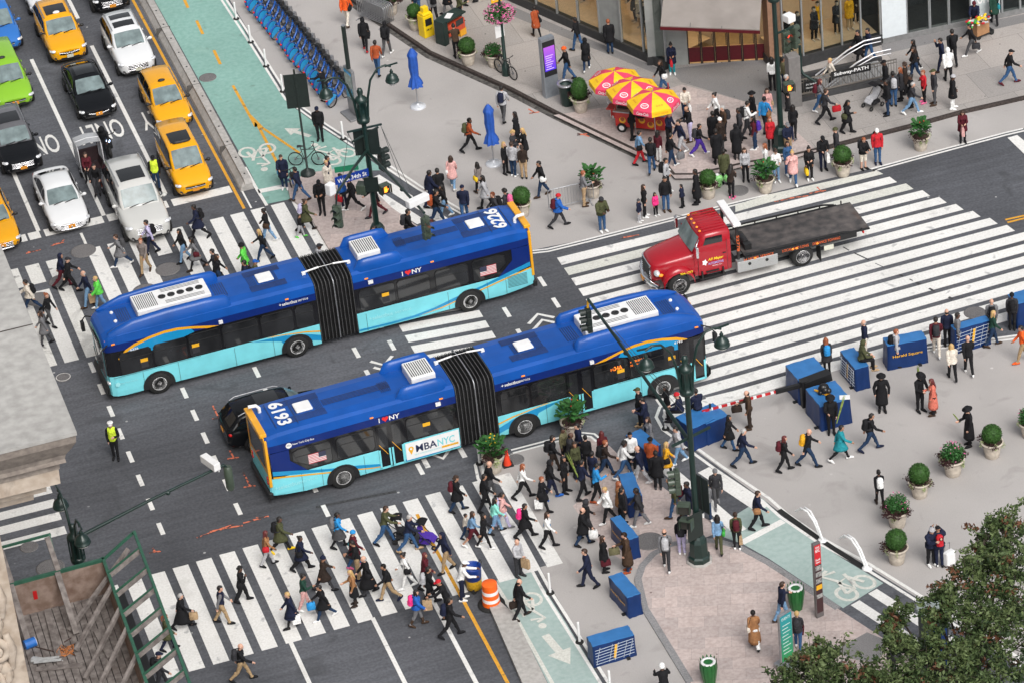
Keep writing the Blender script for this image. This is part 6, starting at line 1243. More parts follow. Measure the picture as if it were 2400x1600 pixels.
for i in range(46): q.sph((R.uniform(-.6,.6),R.uniform(-.28,.28),R.uniform(0,.2)),(R.uniform(.05,.14),R.uniform(.04,.08),.05),7,5,i%5)
o=q.build('wrapped_flowers',[cloth('green'),cloth('red'),cloth('cream'),cloth('yellow'),cloth('lgray')],None,T(3,0,1925,215,.97+.1),RD(10)); tag(o,'bright wrapped bundle on top of the cardboard box','bundle')
bt=T(3,2,520,480,1.15); q=MB(); 
for i in range(9): q.sph((R.uniform(-.16,.16),R.uniform(-.12,.12),R.uniform(.08,.28)),R.uniform(.1,.17),8,6)
o=q.build('plastic_bag',mat('black_bag',(.01,.01,.011),.3,var=.3,bump=.9,scale=12),None,bt); tag(o,'black plastic bag on the blue vinyl block','bag')
q=MB(); 
for i in range(7): q.bar((R.uniform(-.1,.1),R.uniform(-.1,.1),.02+.02*i),(R.uniform(-.1,.1)+.1,-.75+R.uniform(-.1,.1),.03),.03,.02)
o=q.build('palm_branches',cloth('mustard'),None,T(3,2,450,460,1.16),RD(25)); tag(o,'pale palm branches lying beside the black bag','branches')
o=MB().box((0,0,.01),(.4,.28,.02)).build('paper_stack',WHITEP,None,T(3,2,705,512,1.155),RD(-20)); tag(o,'white paper stack on the blue block corner','paper')
o=MB(); 
for i in range(8): o.sph((R.uniform(-.25,.25),R.uniform(-.2,.2),R.uniform(.1,.55)),R.uniform(.12,.2),8,6,i%2)
o=o.build('plastic_bags',[mat('bag_white',(.6,.6,.6),.4,var=.35,scale=10,bump=.8),mat('bag_lime',(.25,.6,.2),.4,var=.3,scale=10,bump=.8)],None,T(2,1,1935,150)); tag(o,'heap of white and green plastic bags at the kerb planter','bag')
# ---------------- people: one continuous remeshed body per pose, clothing shells as children
POSES={ # hipL hipR kneeL kneeR lean | shL elL inL abL | shR elR inR abR | head pitch
 'stand':(2,-2,2,3,0, 3,12,.1,7, -3,10,.1,7, 0),
 'stand2':(6,-5,8,2,1, 8,20,.15,9, -8,12,.1,9, 8),
 'phone':(3,-2,4,2,3, 22,75,.45,8, 18,70,.45,8, 25),
 'hold':(3,-3,4,2,1, 5,14,.1,8, 22,72,.4,8, 12),
 'walk':(17,-14,5,17,3, -22,12,.1,6, 22,22,.1,6, 2),
 'stride':(25,-20,8,26,5, -30,15,.1,7, 30,30,.1,7, 3),
 'walkb':(-14,17,17,5,3, 22,22,.1,6, -22,12,.1,6, 2),
 'strideb':(-20,25,26,8,5, 30,30,.1,7, -30,15,.1,7, 3),
 'walkphone':(14,-11,5,14,3, -15,14,.1,7, 24,78,.4,8, 22),
 'walkcarry':(-13,16,15,6,3, 12,70,.25,10, -18,12,.1,7, 0),
 'call':(17,-14,6,16,2, -10,12,.1,7, 35,130,.1,25, 8),
 'push':(24,-20,8,22,10, 35,40,.05,6, 35,40,.05,6, 6),
 'reach':(4,-4,4,4,14, 55,20,.1,6, 30,40,.2,8, 15),
 'cop':(3,-3,3,3,0, 10,95,.75,14, -3,8,.1,10, 0),
 'wide':(2,-2,3,3,0, 6,18,.1,18, -4,14,.1,18, 5),
 'sit':(82,80,84,80,6, 18,45,.4,6, 20,50,.4,6, 8),
 'ride':(62,58,70,62,16, 48,28,.1,12, 48,28,.1,12, 0),
 'hug':(4,-4,4,2,5, 70,55,.6,12, 62,60,.6,12, 10),
}
def rot_y(v,a): # pitch forward by a degrees about the sideways axis
    c,s=math.cos(RD(a)),math.sin(RD(a)); return V((v.x*c+v.z*s,v.y,-v.x*s+v.z*c))
def skeleton(pose,fem):
    hL,hR,kL,kR,lean,sL,eL,iL,aL,sR,eR,iR,aR,hp=POSES[pose]
    J={}; pel=V((0,0,0)); hw=.088 if fem else .085; shw=.155 if fem else .182
    for sd,sg,h,k in(('L',1,hL,kL),('R',-1,hR,kR)):
        hip=V((0,sg*hw,-.03)); d=V((math.sin(RD(h)),0,-math.cos(RD(h)))); kn=hip+d*.42
        d2=V((math.sin(RD(h-k)),0,-math.cos(RD(h-k)))); an=kn+d2*.40
        toe=max(0,min(50,(k-h)*.9)) if h<0 else 0
        fd=V((math.cos(RD(toe)),sg*.12,-math.sin(RD(toe)))).normalized()
        heel=an+V((-.045*math.cos(RD(toe)),0,-.055+.045*math.sin(RD(toe)))); tp=heel+fd*.235
        J['hip'+sd],J['kn'+sd],J['an'+sd],J['heel'+sd],J['toe'+sd]=hip,kn,an,heel,tp
    for nm,z in(('waist',.13),('chest',.32),('shl',.45),('neck',.53)): J[nm]=rot_y(V((0,0,z)),lean)
    hc=J['neck']+rot_y(V((.025,0,.115)),lean+hp*.5); J['head']=hc
    for sd,sg,s,e,i,a in(('L',1,sL,eL,iL,aL),('R',-1,sR,eR,iR,aR)):
        sh=J['shl']+V((0,sg*shw*.97,-.03)); ca,sa=math.cos(RD(a)),math.sin(RD(a))
        u=V((math.sin(RD(s))*ca,sg*sa,-math.cos(RD(s))*ca)); el=sh+u*.285
        t=s+e; f=V((math.sin(RD(t)),-sg*i,-math.cos(RD(t)))).normalized(); wr=el+f*.25
        J['sh'+sd],J['el'+sd],J['wr'+sd]=sh,el,wr; J['hd'+sd]=wr+f*.09; J['fd'+sd]=f
    zm=min(min(J['heelL'].z,J['toeL'].z),min(J['heelR'].z,J['toeR'].z))-.03
    if pose in('sit','ride'): zm=min(J['heelL'].z,J['toeL'].z,J['heelR'].z,J['toeR'].z)-.03
    for k in J:
        if not k.startswith('fd'): J[k]=J[k]-V((0,0,zm))
    J['hp']=hp; J['lean']=lean; J['pel']=V((0,0,-zm))
    return J
def cap(mb,a,b,ra,rb,n=9):
    a=V(a);b=V(b); mb.tube([a,a.lerp(b,.33),a.lerp(b,.67),b],[ra,ra*.7+rb*.3,ra*.35+rb*.65,rb],n); mb.sph(a,ra*.99,n,6); mb.sph(b,rb*.99,n,6)
def body_mb(J,fem):
    mb=MB(); k=.92 if fem else 1.0; le=J['lean']
    def ringat(c,rx,ry): 
        return [c+rot_y(V((rx*math.cos(2*PI*i/14),ry*math.sin(2*PI*i/14),0)),le) for i in range(14)]
    P=J['pel']; hips=.168 if fem else .158
    prof=[(-.10,.075,.10),(-.05,.105,hips*.9),(.02,.112,hips),(.13,.092 if fem else .1,.128 if fem else .145),(.25,.105,.135*k+.01),(.36,.118,.165*k),(.43,.10,.172*k),(.475,.075,.125),(.50,.06,.075)]
    mb.loft([ringat(P+rot_y(V((0,0,z)),le),rx,ry) for z,rx,ry in prof])
    if fem:
        for sg in(1,-1): mb.sph(P+rot_y(V((.085,sg*.07,.33)),le),(.055,.06,.06))
    mb.sph(P+V((-.045,0,-.03)),(.1,.15*k,.11))
    H=J['head']; cap(mb,J['neck']+V((0,0,-.06)),H+V((-.015,0,-.06)),.058*k,.05*k)
    Rh=M.Rotation(RD(J['hp']),3,'Y'); 
    mb.sph(H+Rh@V((-.008,0,.02)),(.098,.077,.105),12,8,rot=Rh); mb.sph(H+Rh@V((.022,0,-.045)),(.068,.058,.07),10,7,rot=Rh)
    mb.sph(H+Rh@V((.095,0,-.015)),(.018,.014,.026),6,5,rot=Rh); mb.sph(H+Rh@V((.06,0,-.095)),(.026,.026,.02),7,5,rot=Rh)
    for sg in(1,-1): mb.sph(H+Rh@V((-.008,sg*.08,-.01)),(.022,.012,.033),6,5,rot=Rh)
    for sd,sg in(('L',1),('R',-1)):
        cap(mb,J['hip'+sd],J['kn'+sd],.086*(1.04 if fem else 1),.056); cap(mb,J['kn'+sd],J['an'+sd],.055,.038)
        mb.sph(J['kn'+sd].lerp(J['an'+sd],.28)+V((-.018,0,0)),(.05,.048,.09))
        h,t=J['heel'+sd],J['toe'+sd]; mb.tube([h+V((-.02,0,.01)),h.lerp(t,.3)+V((0,0,.03)),h.lerp(t,.75)+V((0,0,.012)),t+V((0,0,.004))],[.034,.044,.042,.024],9); mb.sph(t,(.03,.034,.026)); mb.sph(h,(.04,.036,.036)); cap(mb,J['an'+sd],h+V((.03,0,.02)),.04,.04)
        cap(mb,J['sh'+sd],J['el'+sd],.056*k,.042*k); mb.sph(J['sh'+sd],.057*k); cap(mb,J['neck']+V((-.01,0,-.05)),J['sh'+sd]+V((0,0,.008)),.052*k,.048*k); cap(mb,J['el'+sd],J['wr'+sd],.043*k,.029*k)
        f=J['fd'+sd]; w=J['wr'+sd]; side=f.cross(V((0,sg,0)))
        side=side.normalized() if side.length>.2 else V((1,0,0)); nrm=side.cross(f).normalized()
        mb.tube([w,w+f*.03,w+f*.075],[.03,.036,.03],8)
        for q,(o,L) in enumerate(((-.033,.062),(-.011,.078),(.011,.083),(.032,.07))):
            a=w+f*.07+side*o; b=a+f*(L*.5)+nrm*sg*(-.006); c=b+f*(L*.42)+nrm*(-sg*.024)
            mb.tube([a,b,c],[.0115,.0105,.009],6)
        a=w+f*.025+side*.028; mb.tube([a,a+f*.025+side*.03,a+f*.06+side*.036],[.014,.012,.009],6)
    return mb
def seg_d(p,a,b):
    ab=b-a; t=max(0,min(1,(p-a).dot(ab)/max(1e-9,ab.length_squared))); return (p-a-ab*t).length
ARCH={}
def remesh(mb,vox,dec,sm=2):
    me=mb.mesh('raw',[]); o=bpy.data.objects.new('raw',me); COL.objects.link(o)
    r=o.modifiers.new('r','REMESH'); r.mode='VOXEL'; r.voxel_size=vox
    s=o.modifiers.new('s','SMOOTH'); s.iterations=sm; s.factor=.5
    d=o.modifiers.new('d','DECIMATE'); d.ratio=dec
    dg=bpy.context.evaluated_depsgraph_get(); out=bpy.data.meshes.new_from_object(o.evaluated_get(dg)); bpy.data.objects.remove(o); bpy.data.meshes.remove(me)
    return out
def arch(pose,fem):
    k=(pose,fem)
    if k in ARCH: return ARCH[k]
    J=skeleton(pose,fem); me=remesh(body_mb(J,fem),.0115,.42)
    me.name='person_body'
    vs=[v.co.copy() for v in me.vertices]; ns=[v.normal.copy() for v in me.vertices]; fs=[tuple(p.vertices) for p in me.polygons]
    le=J['lean']; P=J['pel']
    bones=[('torso',P+V((0,0,-.02)),J['chest'],.13),('torso',J['chest'],J['shl'],.13),('head',J['head'],J['head']+V((0,0,.01)),.11),('neck',J['neck']+V((0,0,-.01)),J['neck']+V((0,0,.05)),.055)]
    for s in 'LR':
        bones+=[('arm',J['sh'+s],J['el'+s],.055),('fore',J['el'+s],J['wr'+s],.04),('hand',J['wr'+s]+J['fd'+s]*.03,J['wr'+s]+J['fd'+s]*.16,.035),('thigh',J['hip'+s],J['kn'+s],.08),('shank',J['kn'+s],J['an'+s]+V((0,0,.02)),.05),('foot',J['heel'+s],J['toe'+s],.045)]
    def lab(p):
        b=min(bones,key=lambda q:seg_d(p,q[1],q[2])-q[3]); n=b[0]
        if n=='torso': 
            q=rot_y(p-P,-le); 
            if q.z<-.06: n='thigh'
            elif q.z<.03: n='hip'
            elif q.z>.475 and abs(q.y)<.06: n='neck'
        return n
    lb=[lab(sum((vs[i] for i in f),V())/len(f)) for f in fs]
    Rh=M.Rotation(RD(J['hp']),3,'Y')
    eyes=[J['head']+Rh@V((.085,s*.032,.012)) for s in(1,-1)]; mouth=J['head']+Rh@V((.088,0,-.06))
    mi=[]
    for f,n in zip(fs,lb):
        c=sum((vs[i] for i in f),V())/len(f); m=0
        if n=='head':
            if min((c-e).length for e in eyes)<.015:m=1
            elif abs((c-mouth).y)<.024 and abs((c-mouth).z)<.009 and c.x>J['head'].x+.04:m=2
        mi.append(m)
    while len(me.materials)<3: me.materials.append(None)
    me.polygons.foreach_set('material_index',mi); me.polygons.foreach_set('use_smooth',[True]*len(fs))
    A=dict(J=J,me=me,vs=vs,ns=ns,fs=fs,lb=lb,sh={}); ARCH[k]=A; return A
def shell(A,kind,names,off,wr=.006,side=None):
    mb=MB(); mp={}; out=[]
    for f,n in zip(A['fs'],A['lb']):
        if n in names and (side is None or (side==0)==(seg_d(sum((A['vs'][i] for i in f),V())/len(f),A['J']['heelL'],A['J']['toeL'])<seg_d(sum((A['vs'][i] for i in f),V())/len(f),A['J']['heelR'],A['J']['toeR']))):
            q=[]
            for i in f:
                if i not in mp:
                    p=A['vs'][i]; w=noise.noise(p*16)*wr+noise.noise(p*7+V((3,1,0)))*wr; mp[i]=len(mb.v); mb.v.append(tuple(p+A['ns'][i]*(off+w)))
                q.append(mp[i])
            mb.f.append(tuple(q)); mb.mi.append(0); mb.sm.append(True)
    return mb
def cloth_mesh(A,kind):
    if kind in A['sh']: return A['sh'][kind]
    J=A['J']; P=J['pel']; le=J['lean']
    if kind in('jacket','puffer','coat','longcoat','vest','hoodie'):
        off={'jacket':.014,'puffer':.034,'coat':.018,'longcoat':.018,'vest':.022,'hoodie':.02}[kind]
        mb=shell(A,None,('torso','hip','arm','fore') if kind!='vest' else ('torso','hip'),off,.01 if kind=='puffer' else .007)
        # collar and hem
        c=P+rot_y(V((0,0,.5)),le); 
        mb.loft([[c+rot_y(V((r*math.cos(2*PI*i/14)-.005,r*1.15*math.sin(2*PI*i/14),z)),le) for i in range(14)] for z,r in((-.035,.095),(.0,.074),(.03,.07),(.03,.058),(-.01,.05))],0,True,False)
        if kind in('hoodie','puffer'): mb.sph(c+rot_y(V((-.075,0,-.005)),le),(.055,.1,.06))
        drop={'jacket':.0,'puffer':.05,'hoodie':.04,'vest':0,'coat':.3,'longcoat':.56}[kind]
        kn=[J['kn'+s] for s in'LR']; spread=abs(kn[0].x-kn[1].x)
        if drop>0 and not (J['hipL'].lerp(J['knL'],.5).x>.15 and J['hipR'].lerp(J['knR'],.5).x>.15):
            rg=[]
            for q in range(6):
                t=q/5; z=.07-(.10+drop)*t; u=max(0,-z)/.42; fx=[J['hip'+s].lerp(J['kn'+s],min(1.35,u)) for s in'LR']
                cx=(fx[0].x+fx[1].x)/2; half=abs(fx[0].x-fx[1].x)/2
                rx=.135+off+half+.02*t; ry=.175+off+.035*t*(drop>.2)
                rg.append([P+V((cx+rx*math.cos(2*PI*i/18)+.006*math.sin(i*5+q),ry*math.sin(2*PI*i/18)*(1+.03*math.sin(i*4)),z)) for i in range(18)])
            rg.append([p.lerp(P+V((sum(v.x for v in rg[-1])/18-P.x,0,rg[-1][0].z-P.z)),.12) for p in rg[-1]])
            mb.loft(rg,0,True,False)
        elif drop==0:
            pass
    elif kind=='sleeves': mb=shell(A,None,('arm','fore'),.012,.006)
    elif kind=='trousers': mb=shell(A,None,('hip','thigh','shank'),.012,.007)
    elif kind=='wide': mb=shell(A,None,('hip','thigh','shank'),.03,.012)
    elif kind=='tights': mb=shell(A,None,('hip','thigh','shank'),.004,.001)
    elif kind=='shorts': mb=shell(A,None,('hip','thigh'),.02,.006)
    elif kind=='skirt':
        mb=MB(); rg=[]
        for q in range(6):
            t=q/5; z=.06-.5*t; u=max(0,-z)/.42; fx=[J['hip'+s].lerp(J['kn'+s],min(1.3,u)) for s in'LR']
            cx=(fx[0].x+fx[1].x)/2; half=abs(fx[0].x-fx[1].x)/2; rx=.13+half+.04*t; ry=.18+.04*t
            rg.append([P+V((cx+rx*(1+.05*math.sin(i*3))*math.cos(2*PI*i/20),ry*(1+.05*math.sin(i*3))*math.sin(2*PI*i/20),z)) for i in range(20)])
        mb.loft(rg,0,True,False)
    elif kind[:-1] in('shoes','boots'):
        s=kind[-1]; h,t=J['heel'+s],J['toe'+s]; hi=kind[0]=='b'
        mb=shell(A,None,('foot',),.011 if hi else .009,0,'LR'.index(s))
        mb.tube([h+V((-.03,0,-.02)),h.lerp(t,.5)+V((0,0,-.022)),t+V((.012,0,-.012))],[.03,.034,.026],8,0)
        if hi: mb.tube([J['an'+s]+V((0,0,-.02)),J['an'+s].lerp(J['kn'+s],.35),J['an'+s].lerp(J['kn'+s],.62)],[.052,.06,.066],10)
    me=mb.mesh(kind,[]); me.materials.append(None); A['sh'][kind]=me; return me
HAIR={}
def hair_mesh(kind):
    if kind in HAIR: return HAIR[kind]
    mb=MB(); nn=lambda p,a:noise.noise(p*22)*a
    face=lambda p:not(p.x>.035 and p.z<.058)
    if kind in('short','bun','pony','long','curly','beard'):
        mb.sph((-.012,0,.028),(.112,.09,.114),18,14,keep=lambda p:not(p.x>.03 and p.z<.045) and p.z>-.075-(.0 if p.x<-.02 else -.06))
    if kind=='beard': mb.sph((.03,0,-.065),(.068,.064,.062),12,9,keep=lambda p:p.z<.01 and p.x>-.04)
    if kind=='long':
        mb.loft([[V((x0+rx*math.cos(2*PI*i/12),ry*math.sin(2*PI*i/12),z)) for i in range(12)] for z,x0,rx,ry in((.07,-.03,.085,.085),(-.03,-.06,.062,.092),(-.14,-.085,.045,.1),(-.25,-.1,.035,.088),(-.34,-.105,.02,.05))])
        for sg in(1,-1): mb.tube([(0,sg*.085,.03),(.012,sg*.088,-.07),(.02,sg*.09,-.18)],[.025,.03,.018],7)
    if kind=='bun': mb.sph((-.1,0,.1),(.05,.05,.048))
    if kind=='pony': mb.tube([(-.1,0,.05),(-.16,0,.02),(-.17,0,-.1),(-.15,0,-.22)],[.025,.034,.032,.012],8)
    if kind=='curly':
        for i in range(46):
            th=R.uniform(0,2*PI); ph=R.uniform(0,1.9); p=V((.11*math.sin(ph)*math.cos(th)-.012,.095*math.sin(ph)*math.sin(th),.112*math.cos(ph)+.03))
            if not(p.x>.045 and p.z<.06): mb.sph(p,.033,6,5)
    if kind=='bald': mb.sph((-.018,0,-.008),(.103,.083,.09),14,8,keep=lambda p:abs(p.z+.01)<.045 and p.x<.01)
    if kind=='beanie':
        mb.sph((-.008,0,.03),(.116,.096,.122),16,12,keep=lambda p:p.z>-.01); mb.lathe([(.1,.018),(.118,.018),(.12,.045),(.117,.075),(.1,.075)],(-.008,0,0),16,0,1,.83,True,False)
    if kind=='pom':
        mb.join(hair_src('beanie')); mb.sph((-.01,0,.165),.035)
    if kind=='cap':
        mb.sph((-.01,0,.035),(.11,.09,.1),16,12,keep=lambda p:p.z>-.005)
        mb.loft([[V((.07+.0*x,y,.045)) for x,y in((0,-.08),(0,-.03),(0,.03),(0,.08))],[V((x,y,.03)) for x,y in((.13,-.065),(.165,-.025),(.165,.025),(.13,.065))],[V((x,y,.022)) for x,y in((.13,-.065),(.165,-.025),(.165,.025),(.13,.065))],[V((.07,y,.035)) for y in(-.08,-.03,.03,.08)]],0,False,False,False)
    if kind=='hat': mb.lathe([(.08,.04),(.185,.055),(.19,.063),(.112,.07),(.105,.15),(.085,.165),(.04,.158),(0,.155)],(-.008,0,0),22,0,1.06,.94)
    if kind=='police':
        mb.lathe([(.098,.045),(.1,.075),(.135,.105),(.13,.122),(.05,.13),(0,.13)],(-.005,0,0),20,0,1,.9); mb.sph((.07,0,.04),(.075,.075,.012),10,6)
    if kind=='hood': 
        mb.sph((-.015,0,.015),(.128,.11,.14),16,12,keep=lambda p:not(p.x>.055 and p.z<.085)); mb.sph((-.05,0,-.11),(.1,.12,.06))
    if kind=='helmet': mb.sph((-.01,0,.035),(.132,.108,.125),16,12,keep=lambda p:p.z>-.03); mb.box((.1,0,.03),(.05,.13,.015))
    if kind=='fullhelmet': mb.sph((0,0,.005),(.15,.13,.155),16,12)
    if kind=='scarf': mb.sph((-.005,0,.015),(.117,.097,.125),16,12,keep=lambda p:not(p.x>.04 and p.z<.05)); mb.sph((-.01,0,-.12),(.1,.1,.06))
    me=mb.mesh('hair',[]); me.materials.append(None); HAIR[kind]=me; return me
def hair_src(k):
    me=hair_mesh(k); mb=MB(); mb.add([v.co for v in me.vertices],[tuple(p.vertices) for p in me.polygons],0,True); return mb
HATN=dict(beanie='knit_cap',pom='knit_cap',cap='baseball_cap',hat='brimmed_hat',police='peaked_cap',hood='hood',helmet='helmet',fullhelmet='helmet',scarf='headscarf',beard='hair_and_beard')
def setm(o,m,i=0):
    while len(o.material_slots)<=i: return
    o.material_slots[i].link='OBJECT'; o.material_slots[i].material=m
# bags
BAGS={}
def bag_parts(kind):
    if kind in BAGS: return BAGS[kind]
    a=MB(); b=MB()
    if kind=='bp':
        a.loft([[V((x,y,z)) for x,y in((-.02,-.13),(-.15,-.12),(-.19,-.06),(-.19,.06),(-.15,.12),(-.02,.13),(0,.06),(0,-.06))] for z in(-.2,-.12,.05,.16)]+[[V((x*.6-.02,y*.55,.225)) for x,y in((-.02,-.13),(-.15,-.12),(-.19,-.06),(-.19,.06),(-.15,.12),(-.02,.13),(0,.06),(0,-.06))]])
        a.loft([[V((x-.15,y*.75,z)) for x,y in((0,-.1),(-.06,-.09),(-.075,0),(-.06,.09),(0,.1))] for z in(-.18,-.04)],0,True)
        for sg in(1,-1): b.tube([(-.03,sg*.09,.19),(.06,sg*.1,.2),(.2,sg*.115,.1),(.2,sg*.13,-.04),(.08,sg*.16,-.14),(-.03,sg*.12,-.17)],.02,6)
    elif kind=='tote':
        a.loft([[V((x*w,y*t,z)) for x,y in((-1,-1),(1,-1),(1.05,0),(1,1),(-1,1),(-1.05,0))] for z,w,t in((-.42,.15,.055),(-.3,.17,.07),(-.15,.165,.06),(-.08,.15,.035))])
        for sg in(1,-1): b.tube([(-.08,sg*.03,-.09),(-.06,sg*.02,0),(0,sg*.012,.03),(.06,sg*.02,0),(.08,sg*.03,-.09)],.009,5)
    elif kind=='shop':
        a.loft([[V((sx*w,sy*t,z)) for sx,sy in((-1,-1),(1,-1),(1,1),(-1,1))] for z,w,t in((-.5,.16,.065),(-.3,.165,.07),(-.1,.165,.05))],0,False)
        for sg in(1,-1): b.tube([(-.06,sg*.045,-.1),(-.05,sg*.03,-.02),(0,sg*.012,.01),(.05,sg*.03,-.02),(.06,sg*.045,-.1)],.006,5)
    elif kind=='case':
        a.loft([[V((sx*w,sy*t,z)) for sx,sy in((-1,-1),(1,-1),(1,1),(-1,1))] for z,w,t in((-.34,.19,.06),(-.2,.2,.07),(-.07,.18,.05))],0,True)
        for sg in(1,-1): b.tube([(-.07,sg*.03,-.08),(-.05,sg*.02,0),(.05,sg*.02,0),(.07,sg*.03,-.08)],.01,5)
    elif kind=='hip':
        a.loft([[V((x*w,y*t,z)) for x,y in((-1,-1),(1,-1),(1.05,0),(1,1),(-1,1),(-1.05,0))] for z,w,t in((-.13,.11,.05),(-.03,.14,.065),(.08,.12,.05),(.11,.1,.03))])
        b.tube([(-.1,.0,.1),(-.04,-.06,.36),(0,-.12,.5),(.05,-.09,.36),(.1,0,.1)],.011,5)
    BAGS[kind]=(a.mesh('bag',[]),b.mesh('strap',[])); 
    for me in BAGS[kind]: me.materials.append(None)
    return BAGS[kind]
BAGN=dict(bp='backpack',tote='tote_bag',shop='shopping_bag',case='briefcase',hip='shoulder_bag')
LABELS={}
def uniq(l):
    w=len(l.split()); assert 4<=w<=16,(w,l)
    assert l not in LABELS,l
    LABELS[l]=1; return l
NP=[0]
def person(pos,ang,pose,desc,label,bag=None,h=None,group=None):
    """desc 'm|f|c skin hair:color top:color bottom:color shoe'; ang = heading on the ground, degrees, world"""
    sx,sk,hr,tp,bt,sh=desc.split(); NP[0]+=1
    if sx=='c': fem=True; s=h or .68
    else: fem=sx=='f'; s=(h or (.95 if fem else 1.015))*R.uniform(.975,1.025)
    A=arch(pose,fem); J=A['J']; skm=skin({'L':'skinL','M':'skinM','D':'skinD'}[sk])
    o=obj('person',A['me'],None,pos,RD(ang)); o.scale=(s*R.uniform(.97,1.05),s*R.uniform(.97,1.08),s)
    tag(o,uniq(label),'person',group or 'people on foot around the crossing')
    setm(o,skm,0); setm(o,mat('eye',(.02,.015,.015),.3,var=0),1); setm(o,mat('lip_'+sk,tuple(x*.6 for x in PAL['skin'+sk]),.5,var=0),2)
    def part(nm,me,m,mt=None):
        c=obj(nm,me,o); setm(c,m); 
        if mt is not None:c.matrix_local=mt
        return c
    tk,tc=tp.split(':'); bk,bc=bt.split(':')
    part({'jacket':'jacket','puffer':'padded_jacket','coat':'coat','longcoat':'long_coat','vest':'vest','hoodie':'hoodie'}[tk],cloth_mesh(A,tk),cloth(tc))
    if tk=='vest': part('shirt_sleeves',cloth_mesh(A,'sleeves'),cloth('black' if tc=='hiviz' else 'gray'))
    part({'trousers':'trousers','wide':'trousers','tights':'tights','shorts':'shorts','skirt':'skirt'}[bk],cloth_mesh(A,bk),cloth(bc))
    if bk=='skirt': part('tights',cloth_mesh(A,'tights'),cloth('black'))
    bo=sh.startswith('b:')
    for q in 'LR': part('boot' if bo else 'shoe',cloth_mesh(A,('boots' if bo else 'shoes')+q),cloth(sh[2:] if bo else sh))
    hk,hc=hr.split(':')
    Mh=M.Translation(J['head'])@M.Rotation(RD(J['hp']),4,'Y')
    if hk!='none':
        for q in hk.split('+'):
            c=hc.split('+')[min(hk.split('+').index(q),len(hc.split('+'))-1)]
            part(HATN.get(q,'hair'),hair_mesh(q),hairm(c) if q not in HATN or q=='beard' else cloth(c),Mh)
    if bag:
        for b in bag.split(','):
            bits=b.split('|'); kind,col=bits[0].split(':'); at='R'
            if kind[-1] in'LR' and kind[:-1] in BAGN: at=kind[-1];kind=kind[:-1]
            me1,me2=bag_parts(kind)
            if kind=='bp': off=J['pel']+rot_y(V((-.115,0,.29)),J['lean']); rx=M.Rotation(RD(J['lean']),4,'Y')
            elif kind=='hip': sg=1 if at=='L' else -1; off=J['pel']+V((-.03,sg*.21,.02)); rx=M.Rotation(0 if sg<0 else PI,4,'Z')@M.Identity(4); rx=M.Rotation(0,4,'Z') if sg>0 else M.Rotation(PI,4,'Z')
            else: off=J['hd'+at]; rx=M.Identity(4)
            W=M.Translation(V(pos))@M.Rotation(RD(ang),4,'Z')@M.Scale(s,4)@M.Translation(off)@rx
            bo=obj(BAGN[kind],me1); bo.matrix_world=W; setm(bo,cloth(col)); st=obj('strap' if kind in('bp','hip') else 'handles',me2,bo); setm(st,cloth('black' if col not in('black','char') else 'char'))
            bl=bits[1] if len(bits)>1 else None
            if not bl:
                cn={'dgray':'dark gray','lgray':'light gray','char':'charcoal','ddenim':'dark blue','dbrown':'dark brown','dgreen':'dark green','hotpink':'bright pink','sky':'bright blue'}.get(col,col)
                bl=cn+' '+BAGN[kind].replace('_',' ')+(' of the ' if kind in('bp','hip') else ' held by the ')+label
                w=bl.split(); bl=' '.join(w[:16])
            tag(bo,uniq(bl),BAGN[kind].replace('_',' '),'bags carried by the people')
    return o
